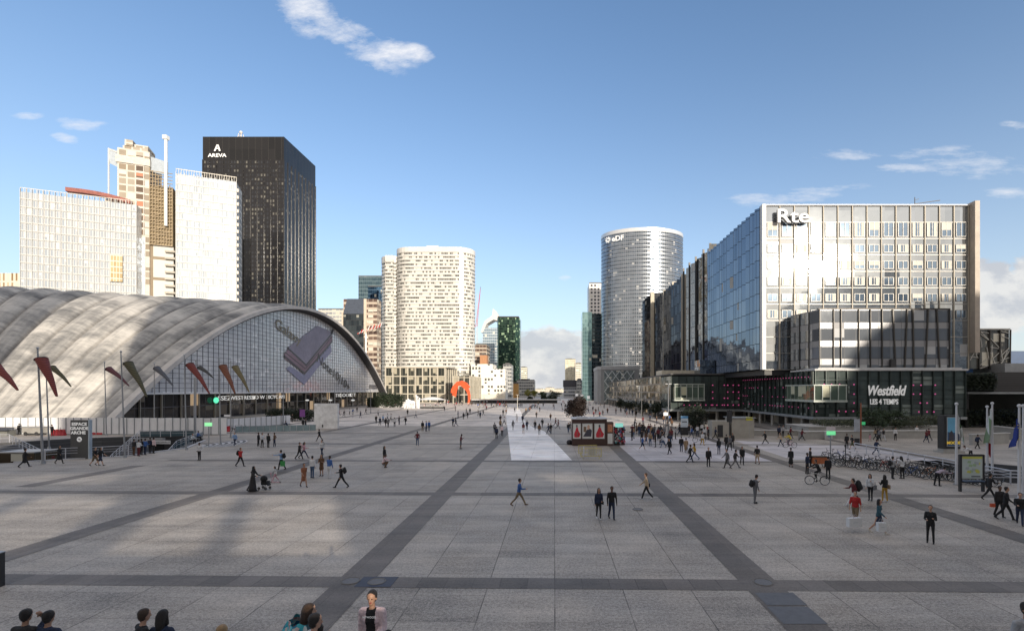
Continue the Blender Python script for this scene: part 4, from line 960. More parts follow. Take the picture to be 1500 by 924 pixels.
# --- unseen blocks added behind the camera, heights and gaps shaped for the plaza shade ----
mo = facade('shade_block_windows', 2.8, 3.4, (.06,.08,.10), (.16,.19,.22), blind=(.4,.38,.33), pb=.2, fw=.3, fh=.35, frame=(.45,.43,.40), metal=.5, rough=.1)
def behind(name, label, prs, top=True):
    t = bld(name, label, 'office building', prs[0][0]); 
    for c0, x0, x1, y0, y1, z0, z1 in prs: put(MB().prism(rect(x0,x1,y0,y1), z0, z1), 'walls', mo, t)
behind('slotted_shade_block', 'unseen slotted block added behind the steps to shade the plaza', [((-8,-60),-8,60,-61,-60,0,21.0)]+[((0,0),a,b,-61,-60,21.01,24.4) for a,b in ((-8,0),(4,5.5),(12,13.2),(19,22),(26.5,27.5),(33,60))]+[((0,0),-8,60,-61,-60,24.41,25.4)]+[((0,0),a,b,-61,-60,25.41,26.3) for a,b in ((-8,2),(16,50),(56,60))]+[((0,0),-8,60,-61,-60,26.31,97),((0,0),60.01,88,-72,-60,0,60)])  # slots cut through so sun streaks reach the paving
behind('west_shade_block', 'unseen block added behind on the left to shade the vault', [((-30,-60),-110,-30,-72,-60,0,100)])
behind('side_shade_block', 'unseen lower block added right of the flags to shade the plaza', [((46,-20),46.6,70,-20,30,0,16.5)])
t = bld('domed_shade_block', 'unseen barrel roofed block added behind on the right for curved shade', 'building', (150,-60))  # added outline, rounded to cast a curved shadow edge
P = [(121,0),(121,46),(126,46)]+[(154-28*math.cos(math.pi*i/16), 42+22*math.sin(math.pi*i/16)) for i in range(17)]+[(240,50),(240,0)]
mb = MB(); mb.face([(p[0],-60,p[1]) for p in P]); mb.face([(p[0],-72,p[1]) for p in P[::-1]])
for i in range(len(P)): j = (i+1)%len(P); mb.face([(P[i][0],-60,P[i][1]),(P[i][0],-72,P[i][1]),(P[j][0],-72,P[j][1]),(P[j][0],-60,P[j][1])])
put(mb, 'walls', mo, t)
# ================================================================== STREET FURNITURE
# hoardings
def hoarding(name, label, A, B, h, m):
    t = empty(name, label, 'hoarding', (*A,0)); a, b = Vector((0,0)), Vector((B[0]-A[0],B[1]-A[1])); L = b.length; d = b/L
    n = max(2, round(L/1.25)); P = MB(); F = MB()
    for i in range(n):
        c = d*(L*(i+.5)/n); P.obox((c.x, c.y), d, L/n-.03, .05+.02*(i%2), .12, h-.02*(i%3))
        q = d*(L*i/n); F.bar((q.x-d.y*-.09, q.y-d.x*.09, 0), (q.x-d.y*-.09, q.y-d.x*.09, h), .07)
    F.obox((b.x/2, b.y/2), d, L, .16, 0, .12)
    P.build('panels', m, t); F.build('posts', MATS['grey_edge'], t); return t
mhd = mat('white_hoarding', (.76,.76,.78), .5, var=.12, scale=.5)
hoarding('hoarding', 'long white panel hoarding in front of the ribbed vault', (-110,79.2), G(332,636.8), 2.7, mhd)
hoarding('hoarding', 'lower white hoarding before the vault shop fronts, right of the lit green sign', G(332,629), G(425,621), 1.9, mhd)
t = empty('glass_balustrade', 'low pale glass balustrade in front of the second hoarding', 'balustrade', (*G(345,634),0))
a, b_ = G(345,634), G(463,631); mb = MB(); mf = MB(); n = 12
for i in range(n):
    p = (0+(b_[0]-a[0])*(i+.5)/n, (b_[1]-a[1])*(i+.5)/n); mb.obox(p, (b_[0]-a[0],b_[1]-a[1]), math.hypot(b_[0]-a[0],b_[1]-a[1])/n-.08, .04, .1, 1.1)
    p = ((b_[0]-a[0])*i/n, (b_[1]-a[1])*i/n); mf.box(p[0]-.04,p[0]+.04,p[1]-.04,p[1]+.04,0,1.15)
mb.build('glass_panels', mat('balustrade_glass', (.25,.33,.35), .08, .2), t); mf.build('posts', M_metal, t)
# red and white plastic barriers
def barrier(px, py, w, label, m):
    x, y = G(px, py); mb = MB()
    prof = [(-.28,0),(.28,0),(.28,.2),(.12,.45),(.10,.9),(-.10,.9),(-.12,.45),(-.28,.2)]; n = len(prof)
    k = 4; seg = w/k
    for s in range(k):
        x0, x1 = -w/2+s*seg+.02, -w/2+(s+1)*seg-.02
        A = [(x0+(.05 if z > .5 else 0), yy, z) for yy, z in prof]; B = [(x1-(.05 if z > .5 else 0), yy, z) for yy, z in prof]
        mb.face(A[::-1]); mb.face(B)
        for i in range(n): j = (i+1)%n; mb.face([A[i],A[j],B[j],B[i]])
        mb.box(x0+seg*.3, x0+seg*.6, -.12, .12, .9, .96)
    o = mb.build('road_barrier', m); o.location = (x, y, 0); tag(o, label, 'barrier', 'red plastic barriers along the white hoarding')
mred = mat('red_plastic', (.42,.02,.03), .45, var=.2, scale=2)
for px, py, w, l in ((86,637.6,2.0,'red plastic barrier left of the grande arche totem'),(141,636.2,2.4,'red plastic barrier right of the grande arche totem'),(191,634.8,2.8,'red plastic barrier between the first two windsock poles'),(241,634,2.4,'red plastic barrier above the underpass opening'),(330,632,1.8,'red plastic barrier beside the parked bicycles by the balustrade')):
    barrier(px, py, w, l, mred)
x, y = G(50,637); t = empty('market_trailer', 'small grey folding trailer by the hoarding on the far left', 'trailer', (x,y,0))
MB().prism([(-1.4,-.5),(1.6,-.5),(1.6,.6),(-1.4,.6)], .35, 1.25).build('body', mat('trailer_grey', (.3,.29,.27), .5), t)
MB().prism([(-1.5,-.6),(1.7,-.6),(1.7,.7),(-1.5,.7)], 1.26, 1.36).build('roof', M_metal, t)
for s in (-.8,.9): MB().tube((s,-.58,.28),(s,-.45,.28),.28,n=12).build('wheel', MATS['dark_painted_metal'], t)
x, y = G(4,638); t = empty('covered_stall', 'dark low covered stall at the left picture edge', 'stall', (x,y,0))
MB().box(-2.5,1.2,-.5,.8,0,.85).build('counter', mat('stall_grey', (.16,.16,.15), .7), t)
mb = MB(); mb.face([(-2.7,-.8,.95),(1.5,-.8,.9),(1.3,1,1.25),(-2.6,1,1.3)]); mb.face([(-2.7,-.8,.8),(1.5,-.8,.75),(1.5,-.8,.9),(-2.7,-.8,.95)]); mb.build('cover', MATS['dark_painted_metal'], t)
# totem
x, y = G(118,671.6); t = empty('sign_totem', 'tall dark grey totem reading ESPACE GRANDE ARCHE beside the sunken court', 'sign', (x,y,0))
hh = 56.6/100.6*EYE; w = 1.86
MB().box(-w/2,w/2,-.12,.12,0,hh).build('panel', mat('totem_grey', (.055,.057,.06), .4), t)
MB().box(w/2+.005,w/2+.13,-.16,.16,0,hh+.03).build('light_edge', mat('pale_blue_edge', (.42,.5,.58), .4, .3), t)
for i, s_ in enumerate(('ESPACE','GRANDE','ARCHE')): text_obj(s_, 'lettering', MATS['white_sign_face'], M_front(-.02 if i < 2 else -.12, -.125, hh-.42-i*.44), .42, 1.12, .003, t, bold=.02)
mb = MB(); mb.torus((0,-.13,hh-1.98), .19, .075, 'Y', 20, 4)
for k in range(8): a = k*math.pi/4; mb.bar((math.cos(a)*.06,-.13,hh-1.98+math.sin(a)*.06),(math.cos(a)*.22,-.13,hh-1.98+math.sin(a)*.22),.03,.02)
mb.build('emblem', MATS['white_sign_face'], t)
# ---- windsock poles -------------------------------------------------------
M_pole = mat('brushed_pole', (.34,.35,.37), .35, .6, var=.08)
def stripes(name, c1, c2, fr):
    m, nt, b = newmat(name); uv = N(nt,'ShaderNodeUVMap').outputs[0]; sp = N(nt,'ShaderNodeSeparateXYZ'); nt.links.new(uv, sp.inputs[0])
    f = math_(nt,'GREATER_THAN', math_(nt,'FRACT', math_(nt,'MULTIPLY', sp.outputs[1], fr)), .5)
    nt.links.new(mix_(nt, f, c1, c2), b.inputs['Base Color']); b.inputs['Roughness'].default_value = .7; return m
S_red = stripes('red_striped_cloth', (.28,.055,.04), (.11,.025,.025), 20); S_olive = stripes('olive_striped_cloth', (.13,.11,.05), (.045,.045,.03), 20)
S_mar = stripes('maroon_cloth', (.16,.05,.06), (.08,.03,.04), 18); S_dk = stripes('dark_cloth', (.08,.08,.075), (.04,.04,.045), 18)
S_gr = stripes('slate_cloth', (.12,.125,.15), (.08,.085,.10), 14); S_or = stripes('rust_striped_cloth', (.30,.11,.05), (.13,.05,.04), 20); S_gold = stripes('gold_olive_cloth', (.25,.20,.10), (.12,.10,.05), 18)
def windsock(ppx, ptop, pbase, s0, s1, wpx, m, plabel, slabel, r=.085, bx=None):
    x, y = G(bx or ppx, pbase); zt = ZV(ptop, y); xt = XU(ppx, y)
    t = empty('windsock_pole', plabel, 'pole', (x,y,0), 'tall grey poles with striped windsocks')
    MB().tube((0,0,0),(xt-x,0,zt),r,r*.6,10).build('mast', M_pole, t)
    MB().ball((xt-x,0,zt+.08),.11).build('finial', M_metal, t)
    MB().tube((0,0,0),(0,0,.25),r*2,r*1.6,12).build('base', M_pole, t)
    mb = MB(); a = Vector((XU(s0[0],y), y-.1, ZV(s0[1],y)))-Vector((x,y,0)); mb.tube((xt-x,0,a.z+.15), tuple(a), .03); mb.build('arm', M_pole, t)
    if s1 is None: return
    A = Vector((XU(s0[0],y), y-.12, ZV(s0[1],y))); B = Vector((XU(s1[0],y), y-.5, ZV(s1[1],y))); d = B-A; L = d.length
    q = d.to_track_quat('Z','Y'); R0 = wpx/2/FP*y; mb = MB(); n = 18
    def fn(u, v):
        a_ = 2*math.pi*u; rr_ = R0*(1-.80*v)*(1+.07*math.sin(3*a_+v*9))
        o = Vector((math.cos(a_)*rr_, math.sin(a_)*rr_*.8, 0)); o.rotate(q)
        sag = Vector((0,0,-1))*(math.sin(v*math.pi)*-.04*L); return A+d*v+o+sag-A
    mb.grid(fn, n, 26, 0, (1, L/4)); o = mb.build('windsock', m, smooth=True); o.location = A
    hp = MB(); hp.torus((0,0,0), R0*1.0, .04, 'Z', 18, 5); h = hp.build('hoop', MATS['dark_painted_metal'], o); h.rotation_euler = q.to_euler(); h.scale = (1,.8,1)
    tag(o, slabel, 'windsock', 'long striped windsocks on the left')
windsock(-14,520,688,(-6,536),(35,571),15,S_red,'pole out at the left picture edge carrying a red windsock','red striped windsock cut by the left picture edge')
windsock(55,511,679,(62,526),(91,580),16,S_red,'thick pole nearest the camera left of the grande arche totem','large red striped windsock with open mouth, left of the totem',.11,63)
windsock(67,530,657,(78,538),(110,566),9,S_olive,'thin pole just right of the thick left pole','narrow olive windsock behind the large red one',bx=72)
windsock(153,531,637.5,(160,540),(193,565),9.5,S_mar,'thin pole by the hoarding right of the totem','maroon windsock right of the totem',bx=156)
windsock(177,516,670,(189,532),(221,581),13,S_olive,'pole standing right before the sunken court at its middle','large olive striped windsock over the sunken court',bx=183)
windsock(226,533,636,(230,539),(257,565),9.5,S_gr,'thin pole by the hoarding above the underpass','slate grey windsock against the white gridded glass')
windsock(270,521,658.5,(279,534),(311,576),12,S_red,'pole at the right tip of the sunken court','long red striped windsock over the dark shop fronts',bx=273)
windsock(287,529,632,(293,538),(316,554),7.5,S_dk,'thin pole behind the right tip of the court','small dark windsock behind the long red one')
windsock(321,525,651,(327,536),(348,576),12,S_or,'pole right of the curved floor stripes','rust striped windsock left of the gold one',bx=323)
windsock(338,530,641,(345,537),(368,574),10,S_gold,'rightmost of the tall grey windsock poles','gold olive windsock, rightmost of all')
# ---- lamp posts -----------------------------------------------------------
def lamp(px, ptop, pbase, label, r=.09, arm=1.0, m=None, name='street_lamp'):
    x, y = G(px, pbase); z = ZV(ptop, y); m = m or M_pole
    t = empty(name, label, 'street lamp', (x,y,0), 'slender double headed lamp posts')
    MB().tube((0,0,0),(0,0,z),r,r*.7,8).build('post', m, t); MB().tube((0,0,0),(0,0,.5),r*1.8,r*1.6,10).build('base', m, t)
    MB().bar((-arm,0,z),(arm,0,z),.07,.05).build('cross_arm', m, t)
    for s in (-1,1): MB().box(s*arm-.28, s*arm+.28, -.13, .13, z-.06, z+.05).build('lamp_head', m, t)
lamp(285,553,640,'thick lamp post behind the gap between the red and rust windsocks',.13)
lamp(415,562,622,'lamp post in front of the phone advert, left of the white stone slab'); lamp(490,563,612,'lamp post just right of the white stone slab')
lamp(543,570,605,'thin lamp post near the right foot of the vault')
M_brt = mat('bright_post', (.62,.60,.55), .4, .3)
lamp(940,565.5,612,'bright pale lamp post on the right esplanade before the arcade',.10,1.1,M_brt)
lamp(916,577,604,'thin lamp post before the lattice fronted building',.08); lamp(903,574,596,'far thin lamp post left of the arcade',.08)
lamp(979,562,634,'tall dark lamp post behind the queue of people',.10,.2); lamp(758,578,600,'slim lamp post at the far end of the white stone path',.10,.3,M_brt)
lamp(703,569,592,'bright slim lamp post right of the red arch sculpture',.12,.3,M_brt); lamp(709,571,592,'second bright slim lamp post right of the red arch sculpture',.12,.3,M_brt)
for i, (px, py) in enumerate(((450,600),(484,600),(517,604))):
    x, y = G(px, 611); z = ZV(586,y); t = empty('globe_lamp', ['globe lamp above the purple poster','globe lamp above the white stone slab','globe lamp right of the white stone slab'][i], 'street lamp', (x,y,0), 'low globe lamps by the shop fronts')
    MB().tube((0,0,0),(0,0,z),.06).build('post', M_pole, t); MB().ball((0,0,z),.42,10,6,sc=(1.2,1,.5)).build('globe', mat('opal_globe', (.8,.8,.78), .4, emit=(1,1,.95), estr=.35), t)
# ---- stele, sculptures ----------------------------------------------------
x, y = G(478.5,627.3); t = empty('stone_slab', 'free-standing tall white stone slab with a tiny arched niche', 'monument', (x,y,0)); s_ = y/FP
mb = MB(); mb.prism([(-17*s_,-.35),(17.2*s_,-.35),(17.2*s_,.35),(-17*s_,.35)], 0, 36.5*s_); mb.build('slab', mat('veined_white_stone', (.80,.79,.78), .6, var=.3, scale=1.1), t)
mb = MB(); mb.prism([(-5.5*s_,-.37),(-3.7*s_,-.37),(-3.7*s_,-.355),(-5.5*s_,-.355)], 2*s_, 5.2*s_); mb.tube((-4.6*s_,-.37,5.2*s_),(-4.6*s_,-.355,5.2*s_),.9*s_,n=12); mb.build('niche', MATS['dark_painted_metal'], t)
x, y = G(605,598.4); s_ = y/FP; t = empty('white_sculpture', 'cluster of tall rough white columns on a low dark plinth', 'sculpture', (x,y,0)); rr = random.Random(2)
mb = MB()
for px_, h in ((-10,12),(-7.5,13.5),(-5,12),(-1.5,9),(1.5,10),(4,19),(6.5,17),(9,15),(-12,9)):
    a = px_*s_; mb.tube((a,rr.uniform(-1,1),0),(a+rr.uniform(-.1,.3),rr.uniform(-1,1),h*s_),.42,.26,7); mb.ball((a+.1,0,h*s_),.35,7,5)
mb.ball((-4*s_,0,9.5*s_), 1.1, 9, 6, sc=(1.8,.8,.7)); mb.build('white_columns', mat('white_sculpture_stone', (.78,.78,.79), .6), t)
MB().box(-13*s_,10*s_,-1.6,1.6,0,.18).build('plinth', M_conc, t)
x, y = G(633,598); t = empty('dark_plinth', 'long low dark stone bench right of the white sculpture', 'bench', (x,y,0)); MB().box(-4.5,4.5,-1.2,1.2,0,.62).build('seat', M_dark, t); MB().box(-4.3,4.3,-1,1,.621,.8).build('top_slab', M_conc, t)
x, y = G(596,597); t = empty('white_low_wall', 'low pale retaining wall left of the white sculpture', 'wall', (x-9,y+6,0)); MB().box(-9,9,-.3,.3,0,1.5).build('wall', mat('pale_wall', (.62,.62,.62), .7), t); MB().box(-9.1,9.1,-.4,.4,1.501,1.62).build('coping', M_conc, t)
x, y = G(633,592); t = empty('white_tent', 'low white tent roof behind the dark bench', 'tent', (x,y,0)); mb = MB()
mb.grid(lambda u, v: ((u-.5)*14, (v-.5)*6, 2.2+1.5*math.sin(math.pi*u)*math.sin(math.pi*v)), 12, 6); mb.build('roof', M_whitep, t, True)
mb = MB()
for a in (-7,7):
    for b__ in (-3,3): mb.tube((a,b__,0),(a,b__,2.3),.08)
mb.build('poles', M_metal, t)
# red abstract arch
x, y = G(677,591.6); s_ = y/FP; t = empty('red_sculpture', 'big red painted steel arch sculpture before the glass podium', 'sculpture', (x,y,0)); mrs = mat('vermilion_steel', (.72,.10,.03), .4, var=.08)
def ribbon(name, pts, w0, w1, dep):
    mb = MB(); n = len(pts)
    for i in range(n-1):
        a, b__ = Vector((pts[i][0]*s_,0,pts[i][1]*s_)), Vector((pts[i+1][0]*s_,0,pts[i+1][1]*s_)); wa = (w0+(w1-w0)*i/(n-1))*s_/2; wb = (w0+(w1-w0)*(i+1)/(n-1))*s_/2
        d0 = (pts[min(i+1,n-1)][0]-pts[max(i-1,0)][0], pts[min(i+1,n-1)][1]-pts[max(i-1,0)][1]); d1 = (pts[min(i+2,n-1)][0]-pts[i][0], pts[min(i+2,n-1)][1]-pts[i][1])
        def nn_(d_): l = math.hypot(*d_); return Vector((-d_[1]/l,0,d_[0]/l))
        na, nb = nn_(d0), nn_(d1)
        A = [a+na*wa, a-na*wa, b__-nb*wb, b__+nb*wb]
        for dy in (-dep,dep): mb.face([(p.x,dy,p.z) for p in A])
        mb.face([(A[0].x,-dep,A[0].z),(A[3].x,-dep,A[3].z),(A[3].x,dep,A[3].z),(A[0].x,dep,A[0].z)]); mb.face([(A[1].x,-dep,A[1].z),(A[2].x,-dep,A[2].z),(A[2].x,dep,A[2].z),(A[1].x,dep,A[1].z)])
    return mb.build(name, mrs, t)
ribbon('arch_leg', [(-14,16),(-13.5,20),(-11,25),(-6,30),(0,31),(5,28.5),(9,23)], 5, 7, .5)
o = ribbon('arch_leg', [(9.5,0),(11,6),(11,13),(9,20),(4,26),(-1,30)], 2.2, 6, .45); o.location.y = -1.2
o = ribbon('arch_leg', [(-14,15),(-11,12),(-10,19),(-8,25)], 5, 3, .4); o.location.y = .8
# crane
x, y = XU(699,480), 480.; t = empty('construction_crane', 'thin red and white construction crane behind the white slab tower', 'crane', (x,y,0)); zz = ZV(430,y); mb = MB()
for k in range(30):
    z = ZV(520,y)+k*2.0; mb.bar((-.6,0,z),(.6,0,z+2),.18); mb.bar((.6,0,z),(-.6,0,z+2),.18)
mb.bar((-.7,0,0),(-.7,0,ZV(480,y)),.25); mb.bar((.7,0,0),(.7,0,ZV(480,y)),.25); mb.build('mast', mat('crane_white', (.6,.58,.55), .5), t)
mb = MB(); a = Vector((-1.5,0,ZV(478,y))); b_ = Vector((XU(704,y)-x,0,ZV(420,y)))
mb.bar(a, b_, .3); mb.bar(a+Vector((1.6,0,0)), b_, .3)
for k in range(18): p = a.lerp(b_, k/18); q = (a+Vector((1.6,0,0))).lerp(b_, (k+1)/18); mb.bar(p, q, .18)
mb.bar(a, a+Vector((-4,0,1)), .8); mb.build('jib', mat('crane_red', (.55,.08,.10), .5), t)
# red white banner thing on block
x, y = XU(541,292), 292.; t = empty('red_white_crane_jib', 'folded red and white crane jib in front of the banded office block', 'crane', (x,y,0)); mb = MB(); rr = random.Random(8)
for k in range(16): mb.bar((-7+k*.9, rr.uniform(-.6,.6), ZV(489-k*.7,y)), (-5.8+k*.9, rr.uniform(-.6,.6), ZV(485-k*.8,y)+rr.uniform(-1,1)), .5, .3, k%2)
mb.build('jib', [mat('crane_red2', (.62,.06,.05), .5), M_whitep], t); MB().tube((-2,0,0),(-2,0,ZV(488,y)),.35).build('mast', M_metal, t)
# ---- kiosk ----------------------------------------------------------------
kx0, kx1, ky = XU(838,62.7), XU(889,62.7), 62.7; hk = 3.35
t = empty('news_kiosk', 'brown newspaper kiosk with three posters and a pale canopy', 'kiosk', (kx0,ky,0)); W = kx1-kx0
mbw = mat('kiosk_brown', (.06,.032,.026), .4, var=.12)
MB().box(0,W,0,3.0,.05,hk).build('body', mbw, t)
mb = MB(); mb.box(-.1,W+.1,-.1,3.1,hk+.002,hk+.14); mb.box(.6,2.0,.3,1.6,hk+.145,hk+.3); mb.box(2.4,3.2,.8,1.9,hk+.145,hk+.22); mb.bar((2.9,.2,hk+.2),(4.4,1.5,hk+.5),.06)
mb.build('roof', mat('kiosk_roof', (.55,.56,.58), .5), t)
mred2 = mat('poster_red_dress', (.52,.03,.05), .4); mgrs = mat('poster_pale', (.66,.66,.64), .35, var=.1); mskin_p = mat('poster_skin', (.55,.34,.25), .5); mpd_ = mat('poster_dark', (.06,.06,.08), .4); mwd = mat('poster_wood', (.20,.14,.1), .5)
def poster(x0, x1, z0, z1, kind, parent, y=-.03):
    f = MB(); f.box(x0-.06, x1+.06, y, -.004, z0-.06, z1+.06); p = f.build('poster_frame', mat('frame_grey', (.5,.5,.5), .4, .4), parent)
    g = MB(); yy = y-.012; g.box(x0, x1, yy, y-.002, z0, z1); 
    w, h = x1-x0, z1-z0; P = lambda a, b__: (x0+a*w, yy-.004, z0+b__*h)
    if kind == 'red':
        g.face([P(.15,.08),P(.35,.05),P(.85,.08),P(.98,.3),P(.75,.5),P(.62,.75),P(.45,.78),P(.3,.55),P(.12,.3)], None, 1)
        g.face([(p_[0],p_[1]-.003,p_[2]) for p_ in (P(.42,.76),P(.58,.76),P(.6,.9),P(.5,.96),P(.4,.9))], None, 3)
        g.face([(p_[0],p_[1]-.003,p_[2]) for p_ in (P(.5,.1),P(.56,.1),P(.66,.42),P(.56,.44))], None, 2)
    elif kind == 'man':
        g.face([P(.05,.12),P(.9,.12),P(.98,.55),P(.7,.72),P(.45,.6),P(.2,.3)], None, 3)
        g.face([(p_[0],p_[1]-.003,p_[2]) for p_ in (P(.5,.6),P(.72,.62),P(.76,.85),P(.6,.95),P(.48,.82))], None, 4)
        g.face([(p_[0],p_[1]-.003,p_[2]) for p_ in (P(.08,.45),P(.38,.42),P(.4,.8),P(.1,.82))], None, 2)
    elif kind == 'film':
        g.face([P(0,0),P(1,0),P(1,.45),P(0,.5)], None, 5)
        g.face([(p_[0],p_[1]-.003,p_[2]) for p_ in (P(.05,.1),P(.5,.1),P(.55,.4),P(.35,.55),P(.1,.45))], None, 3)
        g.face([(p_[0],p_[1]-.003,p_[2]) for p_ in (P(.55,.1),P(.98,.1),P(.95,.42),P(.75,.5),P(.6,.38))], None, 3)
        for k_ in range(3): g.face([(p_[0],p_[1]-.003,p_[2]) for p_ in (P(.1,.9-.08*k_),P(.9,.88-.08*k_),P(.9,.85-.08*k_),P(.1,.87-.08*k_))], None, 0)
    elif kind == 'map':
        g.face([P(0,.9),P(1,.9),P(1,1),P(0,1)], None, 6)
        rr_ = random.Random(4)
        for k_ in range(14): a, b__ = rr_.uniform(.1,.75), rr_.uniform(.2,.75); g.face([(p_[0],p_[1]-.002*k_/14-.002,p_[2]) for p_ in (P(a,b__),P(a+.18,b__-.03),P(a+.2,b__+.08),P(a+.05,b__+.10))], None, (6,7,8)[k_%3])
        g.face([P(.45,.05),P(.9,.05),P(.9,.1),P(.45,.1)], None, 3)
    base = {'red':mgrs,'man':mgrs,'film':mat('poster_sky_blue',(.16,.42,.62),.35,var=.2,scale=.8),'map':mat('map_pale',(.52,.60,.58),.3,var=.06)}[kind]
    g.build('poster', [base, mred2, mwd, mpd_, mskin_p, mat('poster_navy',(.05,.12,.25),.4), mat('map_yellow',(.60,.60,.12),.4), mat('map_green',(.35,.5,.3),.4), mat('map_grey',(.4,.45,.48),.4)], p)
sx = .0871
poster(.15, 1.07, .95, 2.78, 'red', t); poster(1.35, 2.55, .95, 2.78, 'man', t); poster(2.9, 4.1, .95, 2.78, 'red', t)
MB().box(W+.02,W+.85,.05,1.5,.05,hk-.4).build('side_cabinet', mat('cabinet_brown', (.13,.07,.055), .5), t)
mb = MB(); mb.box(W+.1,W+.72,.0,.045,.25,1.55); mb.build('price_board', mgrs, t); mb = MB(); mb.box(W+.12,W+.7,.0,.045,1.75,2.7); mb.build('magazine_panel', mat('orange_cover', (.5,.22,.12), .5, var=.5, scale=5), t)
mb = MB(); mb.grid(lambda u, v: (W-.3+u*3.0, -.3+v*3.0, hk+.12-.5*u*u-.12*abs(math.sin(u*9))), 16, 4); mb.build('canopy', mat('canvas_cream', (.58,.54,.46), .7), t)
rr = random.Random(9); mb = MB(); 
for k in range(90):
    a, z = rr.uniform(W+1.0,W+2.3), rr.uniform(.15,2.2); mb.box(a, a+.16, .3+rr.uniform(0,.4), .75, z, z+.2, rr.randrange(6))
mb.build('magazine_rack', [mat('cover_%s'%c, v, .4) for c, v in (('white',(.6,.6,.6)),('red',(.5,.05,.06)),('black',(.03,.03,.03)),('blue',(.08,.15,.35)),('pink',(.5,.2,.3)),('teal',(.1,.4,.4)))], t)
MB().box(W+1.0,W+2.4,.76,.95,.0,2.4).build('rack_board', mbw, t)
MB().box(W+1.1,W+2.1,.2,.28,2.35,2.85).build('lit_panel', mat('teal_lit_panel', (.3,.8,.7), .4, emit=(.4,1,.85), estr=.45), t)
o = MB().ball((0,0,.3),.4,9,6,sc=(1,.8,.9)).ball((.3,.1,.22),.3,8,5).build('rubbish_sack', mat('black_sack', (.02,.015,.02), .4, bump=.5)); o.location = (*G(834,651),0); tag(o, 'dark sack lying against the left side of the kiosk', 'sack')
# crowd barriers (yellow)
def fence(px, py, rz, m, label):
    x, y = G(px,py); t = empty('crowd_barrier', label, 'barrier', (x,y,0), 'metal crowd barriers before the kiosk', rz)
    f = MB(); w = 1.05
    f.tube((-w,0,.15),(-w,0,1.05),.03).tube((w,0,.15),(w,0,1.05),.03).tube((-w,0,1.05),(w,0,1.05),.03).tube((-w,0,.25),(w,0,.25),.03); f.build('frame', m, t)
    b__ = MB()
    for i in range(12): b__.tube((-w+.17*(i+.6),0,.25),(-w+.17*(i+.6),0,1.05),.012,n=5)
    b__.build('bars', m, t); c = MB()
    for s in (-1,1): c.tube((s*w*.8,-.3,0),(s*w*.8,.3,0),.025); c.tube((s*w*.8,0,0),(s*w*.8,0,.2),.025)
    c.build('feet', m, t)
my_ = mat('yellow_paint', (.50,.42,.10), .5)
fence(866,671.5,.05,my_,'yellow crowd barrier facing the camera before the kiosk'); fence(861,666,.25,my_,'yellow crowd barrier standing behind the front one'); fence(855,670,1.5,MATS['rail_grey'],'grey crowd barrier seen end on left of the yellow ones')
x, y = G(867.5,671); t = empty('notice_board', 'pale notice panel hung in the yellow barriers', 'notice', (x,y-.06,.28)); MB().box(-.42,.42,-.03,0,0,.75).build('panel', mgrs, t)
mb = MB()
for k in range(6): mb.box(-.32,.32,-.034,-.0301,.1+.1*k,.13+.1*k)
mb.build('printed_lines', mat('grey_ink', (.3,.3,.32), .6), t)
# ---- sign posts -----------------------------------------------------------
def board(px, ptop, pbot, pbase, wpx, cols, label, post=True, name='sign_board', cat='sign', lit=None, two=None, base=True):
    x, y = G(px, pbase); t = empty(name, label, cat, (x,y,0)); s = y/FP; w = wpx*s/2
    if post: MB().tube((0,.05,0),(0,.05,ZV(ptop,y)-.02),.06).build('post', M_pole, t)
    else: MB().box(-w,w,0,.1,0,ZV(pbot,y)-.004).build('pedestal', M_dark, t)
    if base: MB().tube((0,.05,0),(0,.05,.04),.5,n=16).build('base_plate', M_metal, t)
    z0, z1 = ZV(pbot,y), ZV(ptop,y); n = len(cols)
    for i, c in enumerate(cols):
        a = z1-(z1-z0)*(i+1)/n; b__ = z1-(z1-z0)*i/n
        MB().box(-w,w,-.08,.0,a+.01,b__-.01).build('panel', c, t)
    return t, w, z0, z1
M_gl = mat('green_lit', (.3,.9,.4), .4, emit=(.35,1,.45), estr=.7)
M_gl2 = mat('green_lit_soft', (.25,.75,.4), .4, emit=(.2,1,.4), estr=.55); M_rw = mat('pinkish_white', (.7,.62,.64), .5); M_wl = mat('white_lit', (.8,.8,.8), .4, emit=(1,1,1), estr=.25)
board(305.5,618.5,624,654,10.5,[M_gl],'lit green direction board on a post left of the rust windsock pole')
board(1217,624.8,637,677,12.5,[M_rw,M_gl2],'red and green lit shop sign on a post with a round base before the mall')
t, w, z0, z1 = board(1002.5,609,625.5,637,10.5,[mat('pale_blue_panel',(.55,.62,.68),.4)],'white and blue information totem left of the shrub',False,base=False)
MB().box(-w,w,-.085,-.0801,z1-.38,z1-.02).build('blue_header', mat('blue_header',(.10,.30,.55),.4), t)
mb = MB()
for k in range(4): mb.box(-w*.6+k*w*.33,-w*.6+k*w*.33+.14,-.088,-.0801,z0+.75,z0+.95)
mb.build('pictograms', M_dark, t)
board(443,599.5,610.5,618,7.5,[mat('purple_poster',(.18,.05,.25),.4)],'purple poster board left of the white stone slab',base=False)
board(1043,617,634,639,8.5,[M_whitep,mat('yellow_orange_poster',(.6,.35,.06),.5,var=.4,scale=3),mat('blue_poster',(.08,.15,.4),.5)],'bright white yellow and blue poster stand right of the totem',False,base=False)
board(1097.5,610.5,615.5,641,9.5,[mat('yellow_sign',(.62,.58,.05),.5)],'yellow sign on a post by the concrete lift box',base=False)
board(975,603.5,608.5,633,6,[M_wl],'small white lit sign on a dark post behind the queue',base=False)
board(862,579.5,584,600,4,[M_wl],'small white lit sign far down the right side of the esplanade',base=False); board(852.5,577.5,581,600,4,[M_wl],'small white lit board above the dark tree',base=False); board(845,576.5,580,600,4,[M_wl],'heart shaped white lit sign above the dark tree',base=False)
